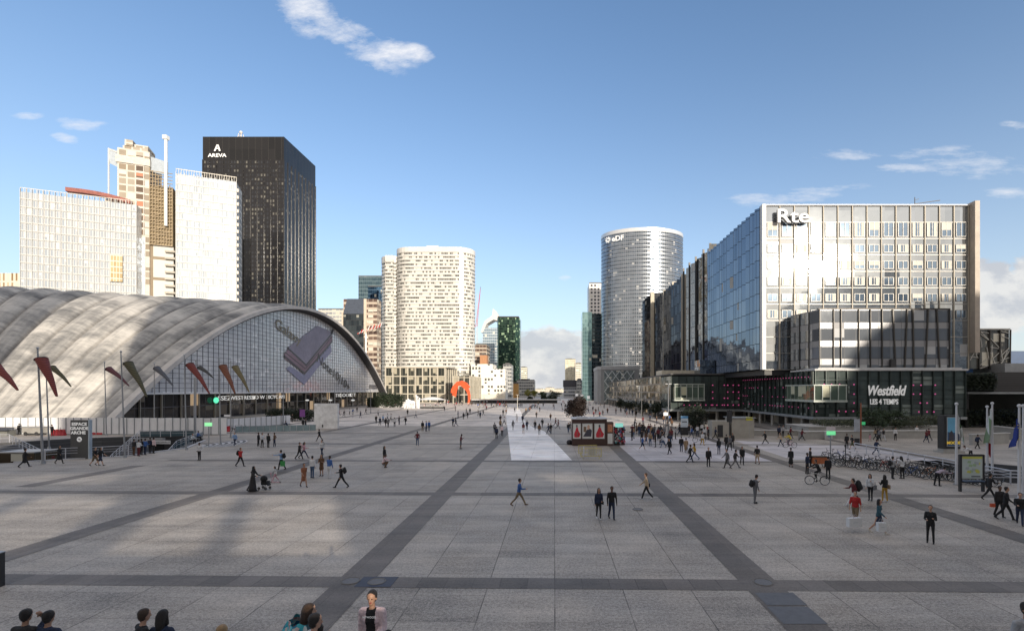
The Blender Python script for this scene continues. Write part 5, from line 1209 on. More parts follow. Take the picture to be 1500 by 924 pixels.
board(333,607,610,627,9,[M_whitep],'small white board on a post before the first hoarding',base=False)
x, y = G(1261,652); t = empty('banner_post', 'rusty orange post with a grey banner and a green exit sign', 'sign post', (x,y,0)); zt = ZV(590,y)
MB().tube((0,0,0),(0,0,zt),.09,n=10).build('post', mat('rust_orange_post', (.24,.075,.03), .6), t); MB().box(-.85,-.12,-.04,.04,ZV(632,y),ZV(613.5,y)).build('banner', mat('grey_banner', (.36,.38,.42), .6, var=.35, scale=2), t)
MB().box(.1,.55,-.05,.05,ZV(622,y),ZV(617.5,y)).build('exit_sign', mat('exit_green',(.05,.35,.15),.4,emit=(.1,.8,.3),estr=.3), t)
MB().box(-.8,-.2,-.1,.1,.0,.9).build('lower_panel', M_dark, t)
x, y = G(1068.5,646); t = empty('banner_post', 'dark post with a black hanging banner right of the poster stand', 'sign post', (x,y,0)); MB().tube((0,0,0),(0,0,ZV(600,y)),.06).build('post', M_dark, t); MB().box(-.35,.35,-.03,.03,ZV(618,y),ZV(601,y)).build('banner', M_dark, t)
for px, pt_, pb2, l in ((1238.5,655,671,'short dark post at the head of the parked bicycles'),(1137,0,0,'')):
    if pt_:
        x, y = G(px,pb2+3); t = empty('bollard_post', l, 'post', (x,y,0)); MB().tube((0,0,0),(0,0,1.6),.045).build('post', M_dark, t); MB().box(-.1,.1,-.02,.02,1.35,1.6).build('plate', M_dark, t)
# concrete lift box and low boxes in front of the mall
x, y = G(1089,641); t = empty('concrete_lift_box', 'beige concrete lift box under the mall overhang', 'lift housing', (x,y,0)); MB().box(-1.7,1.6,0,3,0,2.9).build('walls', mat('beige_concrete', (.36,.34,.30), .8, scale=.8), t); MB().box(-1.9,1.8,-.2,3.2,2.901,3.0).build('roof', MATS['grey_edge'], t)
x, y = G(1056,641); t = empty('service_box', 'small beige service box left of the concrete lift box', 'service box', (x,y,0)); MB().box(-1.3,1.3,0,2,0,2.5).build('walls', mat('beige_concrete', (.36,.34,.30), .8), t); MB().box(-.5,.3,-.03,-.001,.1,1.9).build('door', M_dark, t)
# ad column
x, y = G(1390,662.5); s_ = y/FP; hh = ZV(608,y)
t = empty('advert_column', 'dark poster column with a blue film poster near the flags', 'advertising column', (x,y,0))
MB().box(-.95,.95,-.45,.45,.0,.45).build('plinth', M_conc, t); MB().box(-1.25,1.25,-.7,.7,0.0,.2).build('foot', M_conc, t)
MB().box(-.95,.95,-.45,.45,.451,hh).build('body', mat('column_black', (.03,.032,.035), .35), t)
mb = MB(); mb.face([(-.95,-.452,.5),(-.82,-.452,.5),(-.82,-.452,hh-.1),(-.95,-.452,hh-.1)]); 
p = empty('x','','',(0,0,0)); bpy.data.objects.remove(p)
q = MB().box(-.6,.8,-.48,-.451,.75,hh-.2).build('lit_frame', M_pole, t)
def film(parent, x0, x1, z0, z1):
    poster(x0, x1, z0, z1, 'film', parent, -.50)
film(t, -.55, .75, .8, hh-.25)
text_obj('MOCHE', 'poster_lettering', mat('poster_yellow', (.85,.6,.05), .4, emit=(1,.7,.1), estr=.2), M_front(.1,-.53,1.15), .42, 1.0, .003, t, bold=.02)
# map board
x, y = G(1423,719.5); hh = ZV(665.5,y); t = empty('map_board', 'black framed town map board on two legs beside the right white flagpole', 'map board', (x,y,0), rz=0)
W2 = .80
mb = MB()
for s in (-1,1): mb.box(s*W2-.06,s*W2+.06,-.09,.09,0,hh)
mb.box(-W2,W2,-.09,.09,hh-.1,hh+.02); mb.box(-W2,W2,-.07,.07,.62,.72); mb.build('frame', M_dark, t)
poster(-W2+.1, W2-.1, .95, hh-.13, 'map', t, -.06)
MB().box(-W2+.08,W2-.08,-.35,.02,.73,.80).build('desk_panel', mat('slate_blue_panel', (.08,.12,.2), .4), t)
# flagpoles on the right
M_wp = mat('white_flagpole', (.62,.62,.64), .4, var=.05)
def flag(px, ptop, pbase, cloth, side, z0f, z1f, wid, plabel, flabel, cols, fcat='flag'):
    x, y = G(px, pbase); zt = ZV(ptop, y); t = empty('flagpole', plabel, 'flagpole', (x,y,0), 'white flagpoles at the right')
    MB().tube((0,0,0),(0,0,zt),.10,.06,12).build('mast', M_wp, t); MB().ball((0,0,zt+.08),.12).build('finial', M_wp, t); MB().tube((0,0,0),(0,0,.08),.2,n=12).build('base', M_metal, t)
    if not cloth: return
    za, zb_ = ZV(z0f,y), ZV(z1f,y); mb = MB(); nu, nv = 16, 18
    def fn(u, v):   # u along the fly, v down; a limp flag: the fly falls
        drop = u*wid*1.1; z = za-(za-zb_)*v*(1-.25*u)-drop*.9
        xx = side*(.07+wid*.42*u*(.35+.65*v)+.05*math.sin(u*11+v*3)); return (xx, .16*math.sin(u*13+v*2)*(.3+u), z)
    k = len(cols)
    mb.grid(fn, nu, nv); 
    for i in range(nu):
        for j in range(nv): mb.mi[i*nv+j] = min(k-1, int(k*i/nu))
    o = mb.build('flag', cols, smooth=True); o.location = (x,y,0); tag(o, flabel, fcat, 'limp flags on the right hand poles'); return o
M_fw = mat('white_flag_cloth', (.58,.60,.58), .8); M_fg = mat('green_flag_cloth', (.18,.26,.16), .8); M_fr = mat('red_flag_cloth', (.45,.04,.05), .8); M_fb = mat('blue_flag_cloth', (.02,.04,.22), .8)
flag(1401,593,710,True,1,600,632,1.5,'white flagpole left of the map board','limp white and green flag left of the map board',[M_fw,M_fw,M_fw,M_fg,M_fw])
flag(1446,597,696,True,1,640,664,.7,'left one of the paired white flagpoles behind the map board','short red flag low on the paired flagpoles',[M_fr,M_fr])
flag(1453.5,592,697,True,-1,597,640,1.2,'right one of the paired white flagpoles behind the map board','limp white and green flag on the paired flagpoles',[M_fw,M_fw,M_fg])
flag(1493,596,731,True,-1,612,640,1.1,'thick white flagpole near the right picture edge','dark blue flag with faint stars near the right picture edge',[M_fb])
flag(1499,596,724,False,1,0,0,0,'flagpole cut by the right picture edge','',[])
mb = MB(); x, y = G(1493,731); 
for k in range(6): mb.ball((-.30-.06*math.cos(k), -.30, ZV(622,y)-.18*k), .035, 6, 4)
o = mb.build('flag_stars', mat('star_yellow', (.6,.5,.08), .5)); fl_ = [q for q in bpy.data.objects if q.get('label','').startswith('dark blue flag')][0]; o.parent = fl_
# thin railing along the stairwell on the right
t = railing([v3(G(1252,660.5)), v3(G(1330,676.5)), v3(G(1480,707)), v3((G(1480,707)[0]+8, G(1480,707)[1]-3.3))], 'railing', 'white topped railing running behind the parked bicycles', .95, 2.4, r=.045)
railing([v3(G(1440,708.5)), v3((G(1440,708.5)[0]+12, G(1440,708.5)[1]-.6))], 'railing', 'pale railing behind the suited men at the right edge', 1.0, 2.0, r=.045)
# planters before the mall, low walls
def plan(px0, py0, px1, py1, h, dep, label, name='low_stone_wall'):
    A, B = G(px0,py0), G(px1,py1); t = empty(name, label, 'wall', (*A,0)); d = (B[0]-A[0], B[1]-A[1])
    mb = MB().obox((d[0]/2, d[1]/2+dep/2), d, math.hypot(*d), dep, 0, h); mb.build('body', mat('pale_planter_stone', (.34,.33,.31), .75, scale=.6, var=.2), t)
    MB().obox((d[0]/2, d[1]/2+dep/2), d, math.hypot(*d)+.2, dep+.2, h+.001, h+.12).build('coping', mat('pale_coping', (.45,.44,.42), .7), t); return t
plan(1176,643,1375,641,1.0,1.2,'long pale stone bench wall with hedge behind, under the mall sign')
plan(1182,639.5,1375,638,1.45,6.0,'raised planter bed of pale stone holding the hedge')
plan(1063,638,1180,638,.75,1.0,'low pale wall left of the planter')
plan(1458,640,1500,646,1.6,.5,'white patterned low wall at the right edge','patterned_wall'); plan(1424,652,1478,649,1.3,.4,'white patterned low wall behind the paired flagpoles','patterned_wall')
x, y = G(1212,643); t = empty('round_info_board', 'pale board with a blue star emblem leaning on the bench wall', 'board', (x,y-.4,0)); MB().box(-.6,.5,-.05,.05,0,1.15).build('panel', mat('cream_panel', (.5,.5,.5), .5), t)
mb = MB()
for k in range(6): a = k*math.pi/6; mb.bar((math.cos(a)*-.32,-.065,.6+math.sin(a)*-.32),(math.cos(a)*.32,-.065,.6+math.sin(a)*.32),.06,.01)
mb.build('emblem', mat('star_blue', (.15,.3,.6), .5), t)
# black thing at left picture edge
x, y = G(-1,858); t = empty('black_sign_post', 'black slab sign cut by the left picture edge', 'sign', (x,y,0)); MB().box(-.5,.12,-.08,.08,0,ZV(809,y)).build('slab', M_dark, t); MB().box(-.5,.13,-.1,.1,ZV(809,y)+.001,ZV(809,y)+.03).build('cap', M_metal, t)
# small dark boxes far end
x, y = G(745,598); t = empty('low_roof_shelter', 'long low flat roofed shelter across the far end of the esplanade', 'shelter', (XU(690,262),262,0))
MB().box(0,XU(822,262)-XU(690,262),0,5,1.6,2.2).build('roof', MATS['pale_ledge'], t)
mb = MB()
for k in range(9): mb.box(k*5.4,k*5.4+.4,.3,.7,0,1.59)
mb.box(0,46,2.5,4.5,0,1.55); mb.build('wall', mat('shelter_dark', (.06,.065,.07), .6), t)
# ---- vegetation -----------------------------------------------------------
def leafm(name, col, var=.5):
    if name in MATS: return MATS[name]
    m, nt, b = newmat(name); oi = N(nt,'ShaderNodeNewGeometry'); r_ = oi.outputs['Random Per Island']
    c = ramp_(nt, r_, [(0., tuple(x_*(1-var) for x_ in col)), (.6, col), (1., tuple(x_*(1+var) for x_ in col))]); nt.links.new(c, b.inputs['Base Color']); b.inputs['Roughness'].default_value = .55
    MATS[name] = m; return m
def crown(mb, c, rad, n, leaf, seed, flat=1.0, clumps=26, inner=.35):
    rr = random.Random(seed); cl = []
    for k in range(clumps):
        while True:
            v = Vector((rr.uniform(-1,1), rr.uniform(-1,1), rr.uniform(-1,1)))
            if inner < v.length < 1: break
        cl.append((Vector((c[0]+v.x*rad[0]*.8, c[1]+v.y*rad[1]*.8, c[2]+v.z*rad[2]*.8)), rr.uniform(.18,.36)))
    for i in range(n):
        p, r_ = rr.choice(cl); v = Vector((rr.gauss(0,1), rr.gauss(0,1), rr.gauss(0,1))); v.normalize(); v *= rr.random()**.4
        q = p+Vector((v.x*rad[0]*r_*1.5, v.y*rad[1]*r_*1.5, v.z*rad[2]*r_*1.4))
        a = Vector((rr.gauss(0,1), rr.gauss(0,1), rr.gauss(0,.6))); a.normalize(); b_ = a.cross(Vector((rr.gauss(0,1),rr.gauss(0,1),rr.gauss(0,1)))); b_.normalize(); s = leaf*rr.uniform(.6,1.4)
        mb.face([q-a*s, q+b_*s*.5, q+a*s, q-b_*s*.5])
def tree(px, py, ptop, wpx, label, lm, name='tree', n=1600, trunk=.35, leaf=.13, seed=1, Y=None, group=None, cat='tree'):
    x, y = G(px, py) if Y is None else (XU(px,Y), Y); s = y/FP; H_ = ZV(ptop,y); W_ = wpx*s/2; t = empty(name, label, cat, (x,y,0), group)
    tk = MB(); rr = random.Random(seed)
    tk.tube((0,0,0),(0,0,H_*trunk*1.3),max(.05,H_*.028),max(.04,H_*.02),8)
    for k in range(7):
        a = k*.9+rr.random(); tk.tube((0,0,H_*(trunk*.7+.04*k)),(math.cos(a)*W_*.6,math.sin(a)*W_*.6,H_*(.55+.05*k)),max(.03,H_*.012),.015,5)
    tk.build('trunk', mat('bark', (.05,.04,.03), .9), t)
    cr = MB(); zc = H_*(trunk+1)/2; crown(cr, (0,0,zc), (W_,W_,H_*(1-trunk)/2), n, leaf, seed); cr.build('crown', lm, t); return t
L_red = leafm('copper_leaves', (.026,.015,.012)); L_gr = leafm('green_leaves', (.035,.06,.022)); L_dk = leafm('dark_leaves', (.018,.028,.014)); L_ye = leafm('yellow_green_leaves', (.28,.28,.05), .3); L_hd = leafm('hedge_leaves', (.045,.055,.022))
tree(843,619,574.5,31,'dark copper leaved tree behind the brown kiosk', L_red, n=6500, trunk=.14, leaf=.17, seed=3)
for i, (px, py, pt_, w, l) in enumerate(((922,606,583,22,'first dark tree of the row before the arcade'),(941,609,586,22,'second dark tree of the row before the arcade'),(960,612,588,24,'third dark tree of the row before the arcade'),(909,602,582,16,'farthest dark tree of the row before the arcade'))):
    tree(px, py, pt_, w, l, L_dk, n=1100, trunk=.25, leaf=.22, seed=20+i, group='row of small dark trees before the arcade')
tree(1018,634,592,40,'dense dark green shrub behind the information totem', L_dk, 'large_shrub', n=3600, trunk=.05, leaf=.14, seed=31, cat='shrub')
tree(1280,640,593,48,'big rounded green shrub under the mall sign', L_gr, 'large_shrub', n=3200, trunk=.15, leaf=.12, seed=32, Y=76., cat='shrub')
tree(1312,640,596,34,'smaller rounded green shrub right under the mall sign', L_gr, 'large_shrub', n=2200, trunk=.15, leaf=.12, seed=33, Y=76.5, cat='shrub')
def hedge(x0, x1, y0, y1, z0, z1, label, lm, seed, n=3500, leaf=.09, name='hedge'):
    mb = MB(); rr = random.Random(seed)
    for i in range(n):
        q = Vector((rr.uniform(x0,x1), rr.uniform(y0,y1), z0+(z1-z0)*(rr.random()**.6)*(1+.12*math.sin(rr.random()*30))))
        a = Vector((rr.gauss(0,1), rr.gauss(0,1), rr.gauss(0,1))); a.normalize(); b_ = a.orthogonal().normalized(); s = leaf*rr.uniform(.6,1.5)
        mb.face([q-a*s, q+b_*s*.6, q+a*s, q-b_*s*.6])
    o = mb.build(name, lm); o.data.transform(Matrix.Translation((-x0,-y0,0))); o.location = (x0,y0,0); tag(o, label, 'hedge'); return o
hedge(XU(1208,75), XU(1368,75), 74.8, 79.5, 1.35, 2.35, 'long clipped hedge in the raised planter below the mall sign', L_hd, 5, 9000, .10)
hedge(XU(1330,78), XU(1385,78), 77, 80, 1.4, 2.9, 'looser hedge at the right end of the planter', L_hd, 6, 2500, .11)
hedge(XU(1417,88), XU(1462,88), 88, 89.2, 6.95, 9.9, 'dark creepers hanging beside the footbridge', L_dk, 7, 5000, .16)
hedge(XU(1418,92), XU(1500,92)+8, 92, 96, 0, 3.2, 'dark bushes in the shade under the footbridge', L_dk, 8, 5000, .2)
for i, (px, w) in enumerate(((412,34),(440,30),(400,26),(560,30),(575,26),(545,16))):
    y = 112 if i < 3 else 200; s = y/FP
    hedge(XU(px,y)-w*s/2, XU(px,y)+w*s/2, y, y+2.5, 0, [2.6,2.2,2.3,5.5,5.0,3.6][i], ['dark bush below the phone advert, middle one','dark bush by the purple poster','dark bush left of the lamp post on the shop fronts','dark bush at the right foot of the vault','dark bush right of the vault foot','small dark bush before the vault foot'][i], L_dk, 40+i, 1500, .16 if i < 3 else .28, 'bush')
for i, (px, pt_, w, Y, lm, l) in enumerate(((774,569.5,13,430,L_ye,'yellow green tree left of the vanishing point'),(783,570.5,10,430,L_ye,'second yellow green tree left of the vanishing point'),(812,571,24,380,L_dk,'dark far tree clump at the vanishing point'),(797,577.5,9,300,L_dk,'small dark tree left of the dark far clump'),(808,577,16,290,L_dk,'dark round tree before the vanishing point'),(777,580,8,285,L_dk,'little dark tree below the yellow trees'),(795,573,14,420,L_gr,'green tree between the yellow trees and the dark clump'))):
    tree(px, 0, pt_, w, l, lm, n=900, trunk=.18, leaf=.4, seed=60+i, Y=float(Y))
# ---- bicycles -------------------------------------------------------------
def spokes(mb, c, r):
    for i in range(10): a = i*math.pi/5; mb.bar((c[0],c[1],c[2]),(c[0],c[1]+r*math.cos(a),c[2]+r*math.sin(a)),.006)
M_tyre = mat('tyre_rubber', (.02,.02,.02), .8); M_rim = mat('alloy_rim', (.45,.46,.48), .3, .8)
def make_bike(label, fm, loc, rz, group):
    t = empty('bicycle', label, 'bicycle', loc, group, rz)      # lies along local Y, front at +Y
    for y in (-.52,.52):
        w = MB().torus((0,y,.34), .325, .022, 'X', 22, 5).build('wheel', M_tyre, t)
        r_ = MB().torus((0,y,.34), .30, .012, 'X', 22, 4); spokes(r_, (0,y,.34), .3); r_.tube((-.05,y,.34),(.05,y,.34),.02); r_.build('rim', M_rim, w)
    f = MB(); H1, ST, BB, RW, FW = (0,.36,.86),(0,-.16,.84),(0,-.08,.30),(0,-.52,.34),(0,.52,.34)
    for a, b_, r_ in ((H1,ST,.018),(H1,BB,.022),(ST,BB,.018),(ST,RW,.012),(BB,RW,.012),(H1,(0,.40,.98),.02),(H1,FW,.016)): f.tube(a, b_, r_, n=6)
    f.build('frame', fm, t)
    s = MB(); s.tube(ST,(0,-.19,.95),.014,n=6); s.ball((0,-.21,.97),.13,8,5,sc=(.6,1,.3)); s.build('saddle', M_dark, t)
    h = MB(); h.tube((0,.40,.98),(0,.44,1.04),.014,n=6); h.tube((-.28,.38,1.05),(0,.44,1.04),.014,n=6); h.tube((0,.44,1.04),(.28,.38,1.05),.014,n=6); h.build('handlebar', M_dark, t)
    p = MB(); p.tube((-.08,-.08,.30),(.08,-.08,.30),.02,n=6); p.bar((.08,-.08,.3),(.08,.04,.2),.02); p.bar((-.08,-.08,.3),(-.08,-.2,.4),.02); p.box(.06,.15,0,.08,.18,.2); p.box(-.15,-.06,-.24,-.16,.4,.42); p.torus((.03,-.08,.3),.09,.008,'X',14,4); p.build('pedals', M_dark, t)
    m_ = MB(); 
    for y in (-.52,.52):
        for k in range(6):
            a0, a1 = R(20+k*25), R(20+(k+1)*25); m_.bar((0,y+.37*math.cos(a0),.34+.37*math.sin(a0)),(0,y+.37*math.cos(a1),.34+.37*math.sin(a1)),.05,.008)
    m_.build('mudguards', M_dark, t); return t
bcols = {'black':(.025,.025,.03),'grey':(.2,.21,.22),'mint green':(.25,.42,.33),'lime green':(.25,.45,.08),'red':(.4,.04,.03),'blue':(.04,.10,.3),'white':(.6,.6,.6),'brown':(.2,.12,.07),'silver':(.45,.46,.48),'orange':(.5,.16,.03),'pink':(.5,.2,.3)}
BM = {k: mat('bike_'+k.replace(' ','_'), v, .35, .2, var=.05) for k, v in bcols.items()}
protoB = {}
def bike(px, py, rz, col, label, group='bicycles parked in the right hand rack', lean=0.):
    loc = (*G(px,py),0)
    if col not in protoB: t = make_bike(label, BM[col], loc, rz, group); protoB[col] = t
    else: t = copy_thing(protoB[col], loc, rz, label, group)
    t.rotation_euler = (0, lean, rz); return t
rr = random.Random(21)
seq = ['black','black','grey','black','blue','black','black','silver','brown','black','grey','black','blue','black','silver','black','black','red','grey','black','brown','black','white','black','blue','black','grey','black','black','orange','black','silver','grey','black','black','white','black','grey','black','red','black','mint green','lime green','grey','black','silver','black']
order = ['first','second','third','fourth','fifth','sixth','seventh','eighth','ninth','tenth','eleventh','twelfth']
cnt = {}
for i, c in enumerate(seq):
    f = i/(len(seq)-1)
    px = 1212+f*238; back_row = i % 3 == 1
    py = 679+f*34+rr.uniform(-2,2)-(7 if back_row else 0)
    k = cnt[c] = cnt.get(c,-1)+1
    tot = seq.count(c)
    lab = '%s bicycle, %s%s from the left in the right hand bicycle park' % (c, (order[k]+' of its colour') if k < 12 else 'number %d of its colour'%(k+1), '') if tot > 1 else 'only %s bicycle in the right hand bicycle park' % c
    bike(px, py, rr.uniform(.7,1.25)+(math.pi if rr.random() < .3 else 0), c, lab, lean=rr.uniform(-.12,.12))
for i, px in enumerate((318,326,334,343,351,358)):
    bike(px, 631.5, 1.3+.1*i, ['grey','white','red','grey','silver','white'][i], ['leftmost','second','third','fourth','fifth','rightmost'][i]+' bicycle of the small rack before the left hoarding', 'bicycles in the small left rack')
# orange cargo box
x, y = G(1200,684); t = empty('cargo_bicycle_box', 'orange and black cargo box of a delivery bicycle behind the cyclist', 'cargo box', (x,y,.35)); MB().box(-.75,.75,-.3,.3,0,.6).build('box', mat('orange_box', (.42,.13,.05), .5, var=.3, scale=3), t)
MB().box(-.78,.78,-.33,.33,.601,.68).build('rim', M_dark, t); MB().torus((-.5,0,-.08),.25,.03,'Y',18,5).torus((.5,0,-.08),.25,.03,'Y',18,5).build('wheel', M_tyre, t)
# ================================================================== PEOPLE
POSES = {
 # thigh / knee angles (deg), shoulder swing / elbow flex, outward spread, lean, head yaw
 'stand': dict(L=(2,3), R=(-3,2), a=(4,12), b=(-3,15), sp=8, lean=1, st=.10),
 'stand2': dict(L=(8,10), R=(-4,3), a=(14,95), b=(10,80), sp=10, lean=2, st=.12),
 'phone': dict(L=(3,4), R=(-3,4), a=(22,110), b=(2,14), sp=9, lean=4, st=.09, nod=18),
 'hips': dict(L=(4,4), R=(-4,2), a=(-22,62), b=(-22,60), sp=30, lean=0, st=.13),
 'walk': dict(L=(25,8), R=(-18,22), a=(-22,18), b=(24,28), sp=7, lean=4, st=.07),
 'walk2': dict(L=(-20,30), R=(24,6), a=(22,30), b=(-20,16), sp=7, lean=4, st=.07),
 'stride': dict(L=(32,6), R=(-27,16), a=(-20,30), b=(30,60), sp=8, lean=6, st=.06),
 'stroll': dict(L=(15,8), R=(-12,12), a=(8,70), b=(-10,16), sp=8, lean=3, st=.07),
 'carry': dict(L=(18,10), R=(-14,16), a=(2,8), b=(0,10), sp=12, lean=4, st=.07),
 'point': dict(L=(18,8), R=(-16,14), a=(80,8), b=(-10,20), sp=10, lean=3, st=.08),
 'bend': dict(L=(-6,4), R=(8,10), a=(52,22), b=(58,30), sp=8, lean=68, st=.13),
 'sit': dict(L=(84,80), R=(80,84), a=(24,48), b=(22,55), sp=9, lean=12, st=.12),
 'squat': dict(L=(100,130), R=(96,128), a=(46,40), b=(50,40), sp=8, lean=22, st=.14),
 'ride': dict(L=(72,78), R=(30,42), a=(56,18), b=(56,18), sp=10, lean=28, st=.09),
 'push': dict(L=(20,10), R=(-16,18), a=(32,50), b=(34,48), sp=8, lean=8, st=.08),
 'shield': dict(L=(84,80), R=(80,84), a=(120,110), b=(24,60), sp=14, lean=10, st=.12),
}
def person_prims(pose, style, hair, fine, fem=False, slim=1.0):
    p = POSES[pose]; pr = []
    def A(p0, r0, p1, r1, reg, kx=1.0): pr.append((Vector(p0), r0*slim if reg not in ('skin','hair') else r0, Vector(p1), r1*slim if reg not in ('skin','hair') else r1, kx, reg))
    L1, L2 = .42, .42
    legs = []
    for sgn, (th, kn) in ((-1,p['L']),(1,p['R'])):
        t_, k_ = R(th), R(th-kn); hip = Vector((sgn*.085,0,0)); kx_ = sgn*(p['st']+.0)
        knee = hip+Vector((sgn*(p['st']-.085)*.6, L1*math.sin(t_), -L1*math.cos(t_))); ank = knee+Vector((sgn*(p['st']-.085)*.4, L2*math.sin(k_), -L2*math.cos(k_)))
        legs.append([sgn, hip, knee, ank, k_])
    low = min(l[3].z for l in legs); hz = .085-low
    if pose in ('sit','shield'): hz = .52
    base = Vector((0,0,hz))
    for sgn, hip, knee, ank, k_ in legs:
        hip, knee, ank = hip+base, knee+base, ank+base
        if style in ('shorts',): 
            A(hip,.098,hip.lerp(knee,.95),.082,'bottom'); A(hip,.07,knee,.052,'skin'); A(knee,.052,ank,.038,'skin')
        elif style in ('skirt','dress','minidress'): A(hip,.075,knee,.052,'skin'); A(knee,.055,ank,.036,'skin')
        elif style == 'robe': A(hip,.07,knee,.05,'bottom'); A(knee,.05,ank,.04,'bottom')
        else:
            lo_ = .064 if not fem else .055
            A(hip,.092,knee,lo_,'bottom'); A(knee,lo_,ank,lo_*.82,'bottom')
            mid = knee.lerp(ank,.35)+Vector((0,-.018,0)); A(mid,.05,mid,.05,'bottom')
        f = Vector((0, math.cos(k_*.55) if k_ < 0 else 1, math.sin(k_*.9) if k_ < 0 else 0)); f.normalize()
        heel = ank+Vector((0,-.03,-.045)); toe = heel+f*.20
        A(heel,.038,toe,.03,'shoe',1.15); A(ank,.042,heel,.038,'shoe')
    ln = R(p['lean']); up = Vector((0,math.sin(ln),math.cos(ln))); pel = base+Vector((0,0,.03))
    waist = pel+up*.17; chest = pel+up*.36; neck = pel+up*.53
    hipw = 1.45
    A(pel-Vector((0,0,.03)),.115,waist,.098 if not fem else .085,'bottom' if style in ('trousers','shorts','skirt') else 'top',hipw)
    A(waist,.102 if not fem else .09,chest,.122 if not fem else .108,'top',1.42)
    A(chest,.12 if not fem else .106,chest+up*.08,.10,'top',1.5)
    A(pel+up*.03,.122,waist,.112 if not fem else .098,'top',1.42)      # hem of the jacket
    if fem: 
        for s in (-1,1): A(chest+Vector((s*.07,.07,-.02)),.05,chest+Vector((s*.07,.06,.0)),.05,'top')
    if style == 'skirt': A(waist,.10,base+Vector((0,.02,-.40)),.17,'bottom',1.15)
    if style == 'minidress': A(waist,.10,base+Vector((0,.01,-.30)),.165,'top',1.15)
    if style == 'dress': A(waist,.10,base+Vector((0,0,-.50)),.185,'top',1.15)
    if style == 'robe': A(waist,.12,base+Vector((0,0,-.76)),.25,'top',1.1); A(waist,.11,base+Vector((0,0,-.4)),.20,'top',1.15)
    if style == 'coat': A(waist,.12,base+Vector((0,0,-.36)),.155,'top',1.3)
    shz = neck-up*.075
    for sgn, (sh, el) in ((-1,p['a']),(1,p['b'])):
        S = shz+Vector((sgn*(.185 if not fem else .165),0,0)); s_, e_ = R(sh), R(sh+el); o = math.sin(R(p['sp']))
        E = S+Vector((sgn*o*.28, .28*math.sin(s_), -.28*math.cos(s_))); inw = -.35 if el > 50 else .2*o
        Wr = E+Vector((sgn*inw*.24, .245*math.sin(e_), -.245*math.cos(e_)))
        bare = style in ('minidress','bareshort') or (style == 'shorts')
        A(shz,.075,S,.062,'top'); A(S,.064,E,.05,'top')
        if bare: A(E,.036,Wr,.028,'skin')
        else: A(E,.05,Wr,.038,'top')
        d = (Wr-E).normalized(); A(Wr,.028,Wr+d*.045,.036,'skin')
        if fine:
            side = d.cross(Vector((1,0,0))); side = side.normalized() if side.length > .1 else Vector((0,1,0))
            pal = Wr+d*.045; curl = (d.cross(side)).normalized()*(-sgn)
            A(Wr+d*.02,.03,pal+d*.03,.034,'skin')
            for k, (off, ln_) in enumerate(((-.030,.066),(-.010,.078),(.011,.072),(.031,.056))):
                a0 = pal+side*off+d*.03; a1 = a0+d*ln_*.55+curl*.006; a2 = a1+d*ln_*.4+curl*ln_*.35
                A(a0,.0105,a1,.010,'skin'); A(a1,.010,a2,.0085,'skin')
            a0 = Wr+d*.02-side*.025; a1 = a0-side*.032+d*.03+curl*.008; A(a0,.013,a1,.011,'skin'); A(a1,.011,a1+d*.032+curl*.01,.0095,'skin')
        else: A(Wr+d*.04,.036,Wr+d*.13,.022,'skin')
    nod = R(p.get('nod', 0)); hup = Vector((0,math.sin(nod+ln*.4),math.cos(nod+ln*.4)))
    A(neck-up*.03,.055,neck+hup*.08,.05,'skin')
    hc = neck+hup*.185+Vector((0,.015,0)); fw = Vector((0,math.cos(nod+ln*.4),-math.sin(nod+ln*.4)))
    A(hc+hup*.02-fw*.012,.092,hc+hup*.035-fw*.0,.09,'skin',.86); A(hc-hup*.05+fw*.022,.062,hc-hup*.075+fw*.035,.048,'skin',.92)
    A(hc-hup*.005+fw*.088,.012,hc-hup*.03+fw*.104,.015,'skin')
    for s in (-1,1): A(hc+Vector((s*.078,-.005,0))-hup*.005,.014,hc+Vector((s*.079,-.005,0))-hup*.03,.012,'skin')
    if fine:
        for s in (-1,1): A(hc+Vector((s*.028,0,0))+hup*.012+fw*.079,.0085,hc+Vector((s*.034,0,0))+hup*.012+fw*.077,.0085,'hair')
        A(hc+Vector((-.018,0,0))-hup*.055+fw*.080,.007,hc+Vector((.018,0,0))-hup*.055+fw*.080,.007,'lip')
    if hair != 'bald':
        A(hc+hup*.045-fw*.034,.096,hc+hup*.050-fw*.018,.090,'hair',.92)
        for s in (-1,1): A(hc+Vector((s*.062,0,0))+hup*.05+fw*.01,.028,hc+Vector((s*.070,0,0))-fw*.02,.024,'hair'); A(hc+hup*.0-fw*.05,.075,hc-hup*.04-fw*.045,.065,'hair',1.02)
    if hair == 'long':
        A(hc+hup*.0-fw*.055,.088,hc-hup*.16-fw*.075,.072,'hair',1.15); A(hc-hup*.1-fw*.07,.075,hc-hup*.27-fw*.08,.045,'hair',1.3)
        for s in (-1,1): A(hc+Vector((s*.075,-.02,.02)),.03,hc+Vector((s*.085,-.01,-.15)),.03,'hair')
    if hair == 'bun': A(hc+hup*.01-fw*.115,.04,hc+hup*.03-fw*.12,.036,'hair')
    if hair == 'scarf':
        A(hc+hup*.03-fw*.02,.106,hc-hup*.08-fw*.03,.095,'hair'); A(hc-hup*.1,.1,neck-up*.05,.12,'hair',1.3)
    return pr
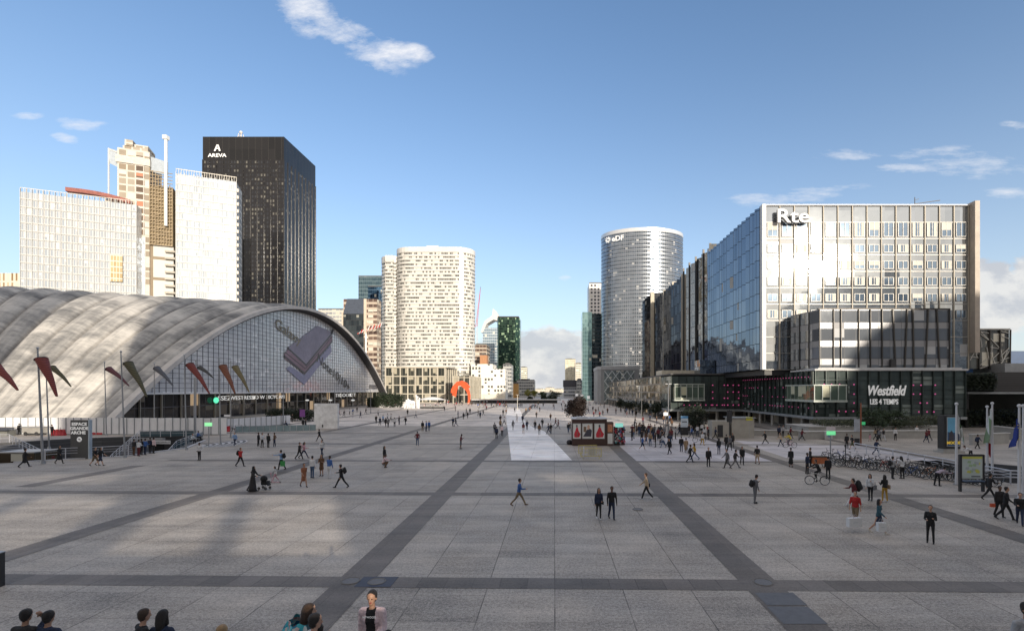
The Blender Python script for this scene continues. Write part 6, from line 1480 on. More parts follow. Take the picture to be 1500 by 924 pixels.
def caps_mesh(prims, seg=10):
    V = []; F = []
    for p0, r0, p1, r1, kx, reg in prims:
        d = p1-p0; q = d.to_track_quat('Z','Y') if d.length > 1e-5 else Vector((0,0,1)).to_track_quat('Z','Y'); k = len(V); rings = []
        cx = (p0.x+p1.x)/2
        for c, r, a0, a1 in ((p0,r0,-90,0),(p1,r1,0,90)):
            for j in range(4): rings.append((c, r, R(a0+(a1-a0)*j/3)))
        for c, r, a in rings:
            for i in range(seg):
                t = 2*math.pi*i/seg; o = Vector((math.cos(t)*math.cos(a)*r, math.sin(t)*math.cos(a)*r, math.sin(a)*r)); o.rotate(q); w = c+o
                V.append((cx+(w.x-cx)*kx, w.y, w.z))
        nr = len(rings)
        for j in range(nr-1):
            for i in range(seg): F.append((k+j*seg+i, k+j*seg+(i+1)%seg, k+(j+1)*seg+(i+1)%seg, k+(j+1)*seg+i))
        F.append(tuple(k+i for i in range(seg))[::-1]); F.append(tuple(k+(nr-1)*seg+i for i in range(seg)))
    me = bpy.data.meshes.new('t'); me.from_pydata(V, [], F); return me
REG = {'skin':0,'top':1,'bottom':2,'shoe':3,'hair':4,'lip':5}
PM = {}
DEFM = mat('default_cloth', (.1,.1,.1), .8)
def person_mesh(pose, style, hair, vox, fem=False, slim=1.0):
    key = (pose, style, hair, vox, fem, slim)
    if key in PM: return PM[key]
    pr = person_prims(pose, style, hair, vox < .015, fem, slim)
    me = caps_mesh(pr, 12); o = bpy.data.objects.new('t', me); COL.objects.link(o)
    m = o.modifiers.new('r', 'REMESH'); m.mode = 'VOXEL'; m.voxel_size = vox; m.adaptivity = 0
    s = o.modifiers.new('s', 'SMOOTH'); s.factor = .5; s.iterations = 2 if vox < .03 else 1
    bpy.context.view_layer.update()
    out = bpy.data.meshes.new_from_object(o.evaluated_get(bpy.context.evaluated_depsgraph_get()))
    bpy.data.objects.remove(o); bpy.data.meshes.remove(me)
    n = len(out.polygons); c = np.empty(n*3); out.polygons.foreach_get('center', c); c = c.reshape(n, 3)
    best = np.full(n, 1e9); lab = np.zeros(n, int)
    for p0, r0, p1, r1, kx, reg in pr:
        cx = (p0.x+p1.x)/2; q = c.copy(); q[:,0] = cx+(q[:,0]-cx)/kx
        a = np.array(p0); d = np.array(p1)-a; L = max(1e-9, d@d); t = np.clip(((q-a)@d)/L, 0, 1)
        dist = np.linalg.norm(q-(a+t[:,None]*d), axis=1)-(r0+(r1-r0)*t)
        if reg == 'lip': dist -= .004
        if reg == 'hair': dist -= .002
        w = dist < best; best[w] = dist[w]; lab[w] = REG[reg]
    if hair in ('short','bun','long'):       # keep the face clear of the hair cap
        pass
    out.polygons.foreach_set('material_index', lab.astype(np.int32)); out.polygons.foreach_set('use_smooth', [True]*n)
    for i in range(6): out.materials.append(DEFM)
    out.name = 'person'; PM[key] = out; return out
CC = {'black':(.012,.012,.014),'navy':(.015,.025,.06),'dark':(.025,.023,.025),'white':(.62,.62,.63),'grey':(.14,.14,.15),'lightgrey':(.35,.35,.36),'red':(.42,.02,.02),'darkred':(.12,.015,.02),'blue':(.04,.11,.32),'lightblue':(.22,.34,.55),
 'denim':(.05,.09,.17),'teal':(.03,.09,.12),'brown':(.12,.06,.03),'tan':(.28,.19,.11),'beige':(.50,.38,.26),'khaki':(.20,.15,.09),'cream':(.6,.54,.45),'pink':(.55,.28,.33),'palepink':(.72,.55,.56),'orange':(.55,.18,.05),'yellow':(.6,.45,.05),'mustard':(.45,.27,.04),
 'green':(.05,.3,.08),'olive':(.08,.09,.04),'lilac':(.42,.36,.44),'purple':(.12,.05,.18),'rust':(.26,.10,.05)}
CW = {'dark':'charcoal','lightgrey':'light grey','lightblue':'light blue','darkred':'dark red','palepink':'pale pink'}
CM = {}
def cloth(c):
    if c not in CM:
        CM[c] = mat('cloth_'+c, CC[c], .8, var=.30, scale=2.2, bump=.9)
    return CM[c]
SK = [mat('skin_light', (.50,.29,.20), .5, var=.06), mat('skin_tan', (.36,.20,.13), .5, var=.06), mat('skin_brown', (.14,.07,.045), .5, var=.06)]
HR = {'dark':mat('hair_dark', (.016,.011,.009), .5, var=.5, scale=9, bump=.8), 'brown':mat('hair_brown', (.055,.03,.017), .55, var=.5, scale=9, bump=.8), 'blond':mat('hair_blond', (.30,.19,.09), .5, var=.3, scale=20), 'grey':mat('hair_grey', (.25,.24,.23), .5, var=.3, scale=20)}
LIP = mat('lip', (.30,.08,.07), .4, var=.02)
people = []
def put_person(x, y, z, pose, ang, style, top, bot, hair='short', label='', hc='dark', sk=None, shoe='black', h=1.0, vox=None, fem=None, slim=1.0, group=None, scarf=None):
    d = math.hypot(x, y)
    if vox is None: vox = .012 if d < 26 else (.02 if d < 60 else (.032 if d < 110 else .045))
    fem = fem if fem is not None else (hair in ('long','bun','scarf') or style in ('skirt','dress','robe','minidress'))
    me = person_mesh(pose, style, hair, vox, fem, slim)
    o = bpy.data.objects.new('person', me); COL.objects.link(o); o.location = (x,y,z); o.rotation_euler = (0,0,ang); o.scale = (h,h,h)
    ms = [SK[sk if sk is not None else rp.choice((0,0,1,1,2))], cloth(top), cloth(bot), cloth(shoe), cloth(scarf) if scarf else HR[hc], LIP]
    for i, m_ in enumerate(ms): o.material_slots[i].link = 'OBJECT'; o.material_slots[i].material = m_
    tag(o, label, 'person', group); people.append(o); return o
rp = random.Random(17)
FACE = {'t':math.pi, 'a':0., 'l':math.pi/2, 'r':-math.pi/2, 'tl':math.pi*.75, 'tr':-math.pi*.75, 'al':math.pi/4, 'ar':-math.pi/4}
NAMEP = {'stand':'standing','stand2':'standing with hands together','phone':'looking at a phone','hips':'standing with hands on hips','walk':'walking','walk2':'walking','stride':'striding','stroll':'strolling','carry':'walking','point':'walking with one arm out','bend':'bending down','sit':'sitting','squat':'squatting','ride':'riding','push':'pushing a pushchair','shield':'sitting shading the eyes'}
FN = {'t':'toward the camera','a':'away','l':'to the left','r':'to the right','tl':'toward the camera','tr':'toward the camera','al':'away','ar':'away'}
ZONES = [(-50,200,600,645,'by the far left hoarding'),(200,345,600,640,'near the red barriers'),(-50,110,645,700,'at the far left court edge'),(110,240,645,700,'at the edge of the sunken court'),(240,330,640,690,'right of the sunken court'),
 (330,470,600,640,'by the glass balustrade'),(330,450,640,690,'left below the white slab'),(430,560,630,720,'below the white slab'),(470,560,595,640,'behind the white stone slab'),
 (560,620,595,640,'right of the white slab'),(620,700,595,640,'in shade before the red sculpture'),(560,700,640,690,'on the open paving'),(700,745,595,650,'left of the white path'),
 (745,800,595,645,'on the white path'),(800,845,590,645,'left of the brown kiosk'),(845,925,580,650,'behind the brown kiosk'),(925,1000,600,640,'in the queue'),(925,1000,640,670,'in front of the queue'),
 (1000,1060,630,690,'near the information totem'),(1060,1110,630,690,'below the concrete lift box'),(1110,1240,600,665,'before the low wall of the mall'),(1110,1240,665,720,'left of the bicycle park'),(1240,1500,600,665,'before the planter'),(1240,1400,665,720,'among the parked bicycles')]
def zone(px, py):
    for a, b, c, d, n in ZONES:
        if a <= px < b and c <= py < d: return n
    return 'on the open plaza'
STY = {'trousers':'trousers','shorts':'shorts','skirt':'skirt','coat':'trousers'}
def auto_label(px, py, pose, f, style, top, bot, hair):
    T = CW.get(top, top); B = CW.get(bot, bot)
    if style in ('dress','minidress','robe'): w = 'person in a %s %s' % (T, {'dress':'long dress','minidress':'short dress','robe':'long robe'}[style])
    else: w = 'person in %s %s and %s %s' % (T, 'coat' if style == 'coat' else 'top', B, STY[style])
    s = '%s %s %s %s' % (w, NAMEP[pose], FN[f] if pose in ('walk','walk2','stride','stroll','carry') else '', zone(px, py))
    if len(s.split()) > 15: s = '%s %s %s' % (w, NAMEP[pose], zone(px, py))
    if len(s.split()) > 15: s = '%s %s' % (w, zone(px, py))
    return s
PL = []
def P(px, py, pose, f, style, top, bot, hair='short', label=None, **k):
    x, y = G(px, py); lab = label or auto_label(px, py, pose, f, style, top, bot, hair).replace('  ', ' ')
    o = put_person(x, y, k.pop('z', .012), pose, FACE[f]+rp.uniform(-.2,.2), style, top, bot, hair, lab, **k); PL.append((o, px, py)); return o
def backpack(o, col, label, big=1.0):
    mb = MB(); mb.ball((0,-.03,0), .2, 12, 8, sc=(.85,.62,1.25)); mb.ball((0,-.12,-.06), .13, 10, 6, sc=(.9,.6,.9))
    for s in (-1,1): mb.tube((s*.1,.05,.2),(s*.1,.10,.12),.018,n=6); mb.tube((s*.1,.10,.12),(s*.11,.12,-.1),.018,n=6)
    b = mb.build('backpack', cloth(col), smooth=True); b.scale = (big*o.scale[0],)*3
    v = Vector((0,-.20,1.24))*o.scale[0]; v.rotate(o.rotation_euler); b.location = o.location+v; b.rotation_euler = o.rotation_euler; tag(b, label, 'backpack'); return b
def handbag(o, col, label, w=.3, h=.24, d=.12, off=(.27,.02,.62), cat='bag', name='handbag', hl=.2):
    mb = MB(); mb.prism([(-d/2,-w/2),(d/2,-w/2),(d/2,w/2),(-d/2,w/2)], 0, h); mb.tube((0,-w*.3,h),(0,-w*.2,h+hl),.01,n=5); mb.tube((0,w*.3,h),(0,w*.2,h+hl),.01,n=5); mb.tube((0,-w*.2,h+hl),(0,w*.2,h+hl),.01,n=5)
    b = mb.build(name, cloth(col)); v = Vector(off)*o.scale[0]; v.rotate(o.rotation_euler); b.location = o.location+v; b.rotation_euler = o.rotation_euler; tag(b, label, cat); return b
# --- foreground plaza
o = P(760,740,'stride','r','trousers','blue','khaki',label='person in a blue shirt and khaki trousers striding alone in the centre',sk=0,shoe='brown',h=.98)
o = P(877,760,'stroll','t','trousers','navy','black','long',label='long haired person in a denim jacket and white shoes strolling beside the one in black',sk=1,shoe='white',h=.96,hc='dark'); handbag(o,'black','small black bag on the hip of the person in the denim jacket',.2,.16,.08,(-.22,.05,.85))
o = P(896,760,'carry','t','trousers','black','navy',label='person in a black t-shirt and dark jeans walking beside the denim jacket',sk=2,h=1.02)
o = P(947,731,'walk','l','trousers','beige','black',label='person in a beige sweater, black trousers and white shoes walking left near the dark band',sk=0,shoe='white',hc='brown',h=.98); handbag(o,'black','small black bag hanging from the person in the beige sweater',.25,.2,.1,(.2,-.12,.8))
o = P(1106,737,'phone','r','trousers','grey','grey',label='person in grey with a black backpack looking at a phone',sk=0); backpack(o,'black','black backpack on the grey clad person looking at a phone')
o = P(1363,795,'stand2','tl','trousers','black','black','bun',label='person all in black standing with arms held close, nearest on the right',sk=0,hc='dark',h=.98)
o = P(1253,768,'carry','tl','shorts','red','khaki',label='person in a red t-shirt carrying the large white shopping bag',sk=0,shoe='beige',h=1.0); backpack(o,'black','black backpack of the person in the red t-shirt')
sbm = mat('white_paper_bag', (.66,.67,.68), .6, var=.04)
def shop_bag(x, y, w, h, d, rz, label, txt):
    mb = MB(); mb.box(-w/2,w/2,-d/2,d/2,0,h); b = mb.build('shopping_bag', sbm); hd = MB()
    for s in (-1,1): hd.tube((-w*.2,s*d/2,h-.01),(-w*.1,s*d*.3,h+.16),.008,n=5); hd.tube((-w*.1,s*d*.3,h+.16),(w*.1,s*d*.3,h+.16),.008,n=5); hd.tube((w*.1,s*d*.3,h+.16),(w*.2,s*d/2,h-.01),.008,n=5)
    hd.build('handle', MATS['grey_ink'], b); ln = MB(); ln.box(-w*.2,w*.2,-d/2-.004,-d/2-.001,h*.48,h*.53); ln.build('faint_print', MATS['map_grey'], b)
    b.location = (x,y,.28); b.rotation_euler = (0,0,rz); tag(b, label, 'shopping bag'); return b
x, y = G(1251,779); shop_bag(x, y, .72, .44, .22, .2, 'large white shopping bag carried by the person in red', '')
o = P(1287,781,'walk','tr','skirt','teal','navy','long',label='person in a teal top and navy skirt carrying a smaller white shopping bag',sk=0,shoe='cream',h=.98); x, y = G(1291,786); shop_bag(x, y, .40, .42, .2, 0, 'smaller white shopping bag carried by the person in teal', '')
o = P(1251,741,'stride','l','trousers','darkred','white',label='person in a dark red top and white trousers with a huge hiking backpack',sk=0,shoe='white'); backpack(o,'black','huge black hiking backpack on the person in dark red',1.45)
o = P(1275,733,'phone','tl','trousers','white','black','long',label='person in a white top and black trousers holding a phone, grey bag at the side',sk=0,h=.96); handbag(o,'grey','grey shoulder bag of the person in the white top',.34,.28,.12,(-.27,0,.75))
o = P(1296,735,'stand2','a','trousers','black','mustard','long',label='person in a black top with tan shorts beside the grey bag',sk=1,shoe='white',h=.96); handbag(o,'tan','tan shoulder bag right of the person in the black top',.34,.26,.1,(.26,.05,.85))
o = P(1449,731,'stride','r','trousers','black','black',label='person in a dark suit striding right behind the map board',sk=1)
o = P(1473,761,'walk','tr','trousers','black','black',label='tall person in a black suit walking with papers near the right edge',sk=0,h=1.04); x, y = G(1458,742)
b = MB().box(-.2,.2,-.06,.06,0,.2).build('red_bag', mat('orange_red_bag', (.5,.08,.03), .6)); b.location = (x-.1,y,.0); tag(b, 'orange red bag held low by the suited pair', 'bag')
o = P(1464,757,'stroll','t','trousers','dark','black',label='person in dark clothes walking close beside the tall black suit',sk=2,h=.98)
o = P(1494,768,'stride','tl','trousers','black','navy',label='person in navy trousers striding at the right picture edge',sk=0,h=1.0)
# people on the steps, cut by the foot of the frame
def step_z(y): 
    k = math.floor((13.0-y)/.42); return .172*(k+1) if k >= 0 else 0
def on_steps(px, pytop, width_m, width_px, hh, pose, ang, style, top, bot, hair, label, **k):
    sc_ = width_px/width_m; y = FP/sc_; z_top = EYE-(pytop-HY)/sc_; x = (px-CX)/sc_
    return x, y, z_top
def seat(px, pytop, y, ang, top, hair, label, hc='dark', sk=0, pose='sit', h=1.0, bot='dark', **k):
    x = (px-CX)/FP*y; ztop = EYE-(pytop-HY)/FP*y; z = step_z(y-.1)
    # seated crown is 1.30 m above the tread the feet are on; seat on the step behind
    o = put_person(x, y, ztop-1.36*h, pose, ang, 'trousers', top, bot, hair, label, hc, sk, vox=.013, h=h, **k); return o
# seat height: crown row sets the depth; tread height at y must equal ztop-1.36
def solve_y(pytop, hgt):
    best = None
    y = 6.5
    while y < 13.5:
        zt = EYE-(pytop-HY)/FP*y; e = abs(zt-hgt-(13.6-y)*.41)
        if best is None or e < best[0]: best = (e, y)
        y += .02
    return best[1]
ysit = 9.5
solve_y = lambda p, h: 8.8 if h < 1.5 else 8.8
seat(28, 897, ysit, 0, 'dark', 'short', 'person in a dark hooded jacket seated at the bottom left, face turned right', sk=1)
seat(63, 899, ysit+.05, 0, 'navy', 'short', 'person seated at the bottom left raising an arm to shade the eyes', sk=1, pose='shield')
seat(199, 896, ysit, -.6, 'black', 'short', 'person in black with glasses seated beside the long black haired one', sk=0, hc='brown')
seat(231, 898, ysit, 0, 'navy', 'long', 'person with long black hair seated from behind at the bottom', sk=0)
seat(318, 921, solve_y(921,1.36), 0, 'cream', 'short', 'blond crown of a head just showing at the bottom edge', sk=0, hc='blond')
seat(461, 919, solve_y(919,1.36), 0, 'black', 'short', 'black crown of a head at the bottom edge between the shawl and the blazer', sk=0)
y = solve_y(868, 1.72)
xw = (546-CX)/FP*y; o = put_person(xw, y, EYE-(868-HY)/FP*y-1.72, 'stroll', math.pi, 'trousers', 'black', 'black', 'bun', 'person in a pale pink blazer over a black lettered t-shirt walking up the steps', 'dark', 1, vox=.011, fem=True)
w = o
# the blazer: an open jacket around the torso and arms
def blazer(o, pose, col):
    p = person_prims(pose, 'trousers', 'bun', False, True); pr = []
    tor = [q for q in p if q[5] == 'top']
    for p0, r0, p1, r1, kx, reg in tor: pr.append((p0-Vector((0,.012,0)), r0+.02, p1-Vector((0,.012,0)), r1+.02, kx, 'top'))
    hz = min(q[0].z for q in tor); pr.append((Vector((0,-.02,hz)), .135, Vector((0,-.02,hz-.22)), .14, 1.4, 'top'))
    me = caps_mesh(pr, 12); t = bpy.data.objects.new('t', me); COL.objects.link(t); m = t.modifiers.new('r','REMESH'); m.mode='VOXEL'; m.voxel_size=.013
    s = t.modifiers.new('s','SMOOTH'); s.iterations = 3
    bpy.context.view_layer.update(); out = bpy.data.meshes.new_from_object(t.evaluated_get(bpy.context.evaluated_depsgraph_get())); bpy.data.objects.remove(t)
    bm = bmesh.new(); bm.from_mesh(out)
    kill = [f for f in bm.faces if f.calc_center_median().y > .03 and abs(f.calc_center_median().x) < .035+.10*max(0, f.calc_center_median().z-1.0)*.0+.045]
    bmesh.ops.delete(bm, geom=kill, context='FACES'); bm.to_mesh(out); bm.free(); out.materials.clear(); out.materials.append(cloth(col)); out.polygons.foreach_set('use_smooth', [True]*len(out.polygons))
    b = bpy.data.objects.new('blazer', out); COL.objects.link(b); b.parent = o; return b
blazer(w, 'stroll', 'palepink')
tm = text_obj('NTWOOD', 'shirt_lettering', MATS['white_sign_face'], Matrix.Translation((0,.165,1.36)) @ Matrix(((-1,0,0,0),(0,0,1,0),(0,1,0,0),(0,0,0,1))), .05, 1, .002, w)
hb = MB(); hb.ball((0,0,0), .16, 12, 8, sc=(.5,1,.9))
b = hb.build('shoulder_bag', cloth('dark'), smooth=True); v = Vector((-.27,.02,.92)); v.rotate(w.rotation_euler); b.location = w.location+v; tag(b, 'dark shoulder bag under the arm of the person in the pink blazer', 'bag')
# turquoise shawl pair
y = 8.5; o = put_person((441-CX)/FP*y, y, EYE-(888-HY)/FP*y-1.36, 'sit', -.9, 'trousers', 'teal', 'dark', 'long', 'person with long brown hair wearing a turquoise flowered shawl', 'brown', 0, vox=.012)
m, nt, b_ = newmat('flowered_shawl'); vo = N(nt,'ShaderNodeTexVoronoi'); vo.inputs['Scale'].default_value = 16; nt.links.new(N(nt,'ShaderNodeTexCoord').outputs['Object'], vo.inputs['Vector'])
sp_ = N(nt,'ShaderNodeSeparateColor'); nt.links.new(vo.outputs['Color'], sp_.inputs[0]); nt.links.new(ramp_(nt, sp_.outputs[0], [(0.,(.01,.10,.22)),(.3,(.03,.32,.38)),(.55,(.08,.45,.5)),(.75,(.6,.55,.5)),(.9,(.45,.2,.2))]), b_.inputs['Base Color']); b_.inputs['Roughness'].default_value = .8
m.node_tree.nodes
def shl(u, v):
    a = R(-200+220*u); r_ = .17+.24*v+.02*math.sin(u*21); return (math.cos(a)*r_*1.35, math.sin(a)*r_*.9-.03, 1.14-.50*v**1.1+.02*math.sin(u*17+v*5))
s_ = MB().grid(shl, 40, 14).build('shawl', m, o, smooth=True)
y2 = 8.0; o = put_person((449-CX)/FP*y2, y2, EYE-(903-HY)/FP*y2-1.36, 'sit', -.9, 'trousers', 'white', 'dark', 'short', 'bearded person with short dark hair in front of the turquoise shawl', 'dark', 0, vox=.012)
y = 9.2; o = put_person((1502-CX)/FP*y, y, EYE-(886-HY)/FP*y-1.72, 'stroll', math.pi, 'trousers', 'lightgrey', 'dark', 'short', 'person in a light grey top cut by the bottom right corner', 'dark', 1, vox=.013)
# --- middle distance, left to right
P(36,684,'walk','ar','coat','black','black',shoe='black',label='person in a black coat walking before the far left railing')
P(87,679,'walk','r','coat','black','black','long',label='person in a black coat walking with a red bag left of the totem',sk=1)
x, y = G(78,679); b = MB().ball((0,0,.62),.16,9,6,sc=(1,.5,.8)).build('red_bag', cloth('darkred'), smooth=True); b.location = (x,y,0); tag(b, 'dark red bag carried left of the grande arche totem', 'bag')
P(139,682,'walk','r','shorts','black','khaki',label='person in a black top and beige shorts right of the totem'); P(147,682,'walk2','r','shorts','black','navy','long',label='person in a black top and dark shorts next to the beige shorts')
P(28,636.5,'stand','l','trousers','black','black',label='person in black standing by the far left hoarding'); P(76,638.5,'stand','r','trousers','dark','black',label='dark figure standing left of the first red barrier')
P(175,635.5,'stand2','t','shorts','dark','beige',label='person with pale shorts standing between the first two windsock poles'); P(205,632,'sit','t','trousers','navy','dark',label='dark seated figure right of the third red barrier')
for px, py, top, bot, l in ((196,667,'dark','brown','dark topped person at the left of the group by the court railing'),(203,668,'white','darkred','person in a white shirt in the group by the court railing'),(207,666,'black','black','black clad person between the white shirt and the blue shirt'),(212.5,666,'blue','navy','person in a bright blue shirt in the group by the court railing'),(220,664,'navy','dark','navy person right of the blue shirt by the court'),(225,664,'palepink','dark','person with a pink bag at the right of the court group')):
    P(px,py,'stand2' if px < 215 else 'stand','a','trousers',top,bot,label=l)
P(269.5,629,'stand','t','trousers','rust','dark'); P(279,628,'stand2','tr','trousers','darkred','black'); P(283,628,'stand','l','trousers','black','black'); P(297,630,'walk','r','trousers','black','white')
P(281,650,'sit','r','trousers','white','dark',z=0.0,label='person in a white top sitting by the escalator'); P(289,645,'sit','r','trousers','blue','black',z=.0,label='person in blue sitting by the escalator'); P(309,630,'stand','l','coat','grey','black')
P(292,674,'hips','t','trousers','white','black',label='person in a white top with hands at the waist right of the sunken court',sk=2)
P(344,653,'walk','t','trousers','lightblue','navy',shoe='white',label='person in a light blue shirt and white shoes walking toward the camera'); 
P(378.5,654,'stand','r','trousers','black','black',shoe='white'); P(384,655,'stand2','r','trousers','white','black'); P(393,655.5,'stand','a','trousers','black','black'); P(402,654.5,'hips','l','trousers','brown','navy',shoe='white')
o = P(352,683,'walk','r','trousers','red','black',label='person in a red jacket with a black backpack walking right',sk=0); backpack(o,'black','black backpack on the red jacket')
P(370,719.5,'push','r','robe','dark','dark','scarf',scarf='black',label='person in a long dark robe pushing a pushchair',sk=0)
o = P(403,705,'walk','tl','trousers','white','pink','long',label='small child in white and pink on a scooter',h=.68,sk=1,shoe='white')
o = P(412,688,'point','l','trousers','lightblue','black',label='person in a light blue shirt with an outstretched arm',sk=0); backpack(o,'black','black backpack on the light blue shirt'); handbag(o,'green','green bag carried by the person with the outstretched arm',.35,.45,.15,(-.2,-.2,.35),hl=.1)
P(438.5,672.5,'walk','r','trousers','black','black',label='dark clad person in the pair below the glass balustrade'); o = P(445,671,'stride','r','trousers','pink','navy','long',label='person with a pink top in the pair below the balustrade'); backpack(o,'palepink','pink backpack in the walking pair')
o = P(468,646,'stride','l','trousers','black','black',label='black clad person walking just under the white stone slab'); 
o = P(471.5,668,'walk','t','trousers','white','navy',label='person in a white shirt with a black shoulder bag below the white slab'); backpack(o,'black','black bag on the white shirt below the slab')
P(445,713,'walk','tr','minidress','rust','mustard','short',label='person in a rust coloured tunic walking below the balustrade',sk=1); 
P(457.5,700,'stand','a','trousers','white','denim',label='person in a white shirt and blue jeans standing in a trio'); P(471,697,'stand2','t','minidress','brown','black','long',label='person in brown in the middle of the standing trio'); P(482,700,'phone','a','trousers','blue','white',shoe='white',label='person in a blue jacket and white trousers in the trio')
o = P(500,714,'stride','l','trousers','black','black',label='person in black with a backpack striding left of the open paving',sk=0); backpack(o,'black','black backpack on the striding black clad person')
P(563,681,'stand','r','trousers','black','brown','long',label='brown haired person standing behind the squatting pink one'); P(561,684.5,'squat','r','trousers','palepink','brown','short',label='person in pale pink crouching on the open paving')
P(398,618,'stand','a','trousers','black','black'); P(405,622,'walk','r','trousers','dark','grey'); P(413,617,'walk','l','trousers','black','navy'); P(428,618,'stand','r','coat','dark','black'); P(444,627,'stand','t','trousers','dark','dark'); P(447.5,627.5,'walk','r','trousers','black','navy'); P(359,624,'stand','r','trousers','grey','dark')
for i, (px, py, t_, b_) in enumerate(((504,610,'dark','black'),(512,607,'white','dark'),(517,607,'blue','dark'),(497,609,'pink','dark'),(528,612,'navy','navy'),(554,609,'white','black'),(536,606,'dark','black'),(523,604,'black','grey'),(551,620,'black','black'),(556.5,623,'navy','black'),(561,619,'lightblue','dark'),(565,625,'black','black'),(568.5,626,'grey','black'),(567.5,616,'white','navy'),(572.6,616.5,'white','dark'),(578,625,'white','dark'),(584.7,622,'dark','navy'),(594,622.5,'black','black'),(597,608,'black','dark'),(609,612,'white','navy'),(634,600.5,'dark','dark'),(651,602,'black','black'),(667,602,'dark','black'),(683,607,'black','navy'),(688.5,606,'black','black'),(671,612,'navy','black'),(679,614.5,'black','black'),(685,613,'black','grey'),(700.5,609,'dark','black'),(703.5,612.5,'navy','black'),(708,608.5,'black','black'),(663.4,624,'navy','dark'),(667.7,624.5,'black','navy'))):
    P(px,py,rp.choice(('walk','walk2','stand','stroll')),rp.choice(('t','a','l','r')),'trousers',t_,b_)
P(619,631.5,'stand','a','trousers','black','khaki',label='person in black and khaki left of the blue pair'); P(624.3,631.5,'stand','r','trousers','blue','navy',label='person in dark blue in the standing trio'); P(628.5,631,'stand','a','trousers','blue','denim',label='person in a blue jacket and yellow hat in the standing trio',hc='blond')
P(611.5,652.3,'hips','a','trousers','darkred','denim',label='person in a dark red top and jeans standing on the open paving'); P(675,657.3,'phone','r','shorts','darkred','grey',label='person in a dark red hooded top and shorts looking down'); 
P(724.6,634.5,'stand','a','trousers','grey','black'); P(727.3,642.5,'stand','a','trousers','navy','black'); P(735.5,638.5,'walk','a','trousers','palepink','black'); P(733,628,'stand','t','trousers','tan','dark','long'); P(738.5,622,'walk','r','trousers','white','black'); P(733,619,'walk','a','trousers','black','black'); P(737,608.5,'stand','a','trousers','dark','dark'); P(741.5,607,'walk','a','trousers','brown','dark')
for px, py, t_, b_, s_, h_ in ((751.5,629.5,'grey','grey','trousers','long'),(757,618,'white','white','shorts','short'),(765.5,619,'navy','black','trousers','short'),(766.7,635,'darkred','white','shorts','long'),(772,629.5,'navy','black','trousers','short'),(783.7,629.5,'black','black','trousers','short'),(790,636.5,'brown','grey','trousers','long'),(794.3,626,'black','grey','trousers','short'),(754,604,'dark','dark','trousers','short'),(770.5,605,'tan','dark','trousers','short'),(776,603,'rust','dark','trousers','long'),(785.8,612.5,'dark','dark','trousers','short'),(790.5,603,'dark','navy','trousers','short'),(762,596.5,'navy','black','trousers','short'),(764.5,596.5,'black','black','trousers','short')):
    P(px,py,rp.choice(('walk','walk2','stand')),rp.choice(('t','a','a')),s_,t_,b_,h_)
for px, py, t_, b_ in ((803.5,635.5,'navy','navy'),(807,635.5,'black','grey'),(806.5,616,'brown','dark'),(813.8,624.5,'darkred','black'),(817.5,628.5,'darkred','grey'),(832.6,634,'dark','denim'),(835,632,'black','grey'),(824,602,'white','dark')):
    P(px,py,rp.choice(('walk','walk2','stroll')),rp.choice(('t','r','l')),'trousers',t_,b_)
P(941,659,'walk','r','shorts','blue','navy',label='person in a blue jacket and shorts walking between kiosk and queue',shoe='white'); 
o = P(980.6,665,'walk','tl','trousers','black','black',label='person in a black suit standing apart before the queue'); P(998,661.5,'stand','a','trousers','black','navy'); P(1005,664,'walk','a','coat','tan','grey'); P(1011,677,'walk','r','trousers','black','black'); o = P(1017.5,673,'stride','l','trousers','mustard','denim','long',label='person with a mustard jacket and jeans walking left'); P(1037.8,683.5,'stand','t','trousers','black','black',label='person in a black suit and white shirt facing the camera below the poster stand',sk=0)
P(1029,652,'walk','t','trousers','white','mustard',label='person in a white top and yellow trousers near the poster stand'); P(1038,643.5,'stand','l','trousers','black','black'); P(1053,665,'stand','a','trousers','black','navy','long'); P(1064,658,'stand','a','trousers','black','black'); P(1069,659,'walk','t','trousers','grey','black'); P(1073,655,'stand','t','trousers','dark','black','long')
P(1065,685.3,'walk','l','coat','grey','dark',label='person in a grey coat in the walking trio'); P(1077,685.5,'stride','r','trousers','dark','grey',label='middle person of the walking trio in dark clothes'); o = P(1087,680.3,'walk','t','trousers','black','black',label='person with a black backpack right of the walking trio'); backpack(o,'black','black backpack right of the walking trio')
P(1109.3,679.3,'carry','a','shorts','black','beige',label='person in a black jacket and beige shorts near the lit shop sign'); P(1095.6,639,'stand','a','skirt','black','white','long'); P(1059.5,632,'stand','l','trousers','black','black'); P(1064,632,'stand','r','trousers','dark','black'); P(1071,632,'stand','a','trousers','black','dark')
o = P(1121,650,'stride','l','trousers','black','black',label='person in black with a white bag striding under the mall overhang'); P(1143.5,654,'walk','l','trousers','beige','navy','long'); P(1141,641,'stand','t','trousers','navy','black'); P(1147,640,'stand','t','trousers','lightgrey','black'); P(1158,642,'walk','r','trousers','darkred','dark'); P(1174.7,645,'stride','r','trousers','darkred','dark',label='person in dark red striding before the low mall wall')
P(1158.5,684,'stand','a','dress','black','black','short',label='person in a black knee length dress left of the bicycle park'); P(1182.5,694,'stand','tr','trousers','navy','black',label='person in navy standing at the left end of the bicycle park'); P(1187,684,'stand','l','trousers','dark','black'); P(1213,701,'stand','a','trousers','black','black')
P(1201,636.5,'sit','t','trousers','dark','dark',z=.42,label='dark figure sitting on the low wall left of the star board'); P(1204,637,'sit','t','trousers','darkred','black',z=.42,label='figure in dark red sitting on the low wall')
P(1240.5,656.5,'stand','a','trousers','black','black',label='person in black wearing an orange red cap',hc='brown'); P(1248.5,658,'walk','l','shorts','dark','olive',label='person in dark shorts beside the orange cap'); P(1274.3,646,'walk','r','minidress','pink','pink','long',h=.6,label='small child in pink before the planter')
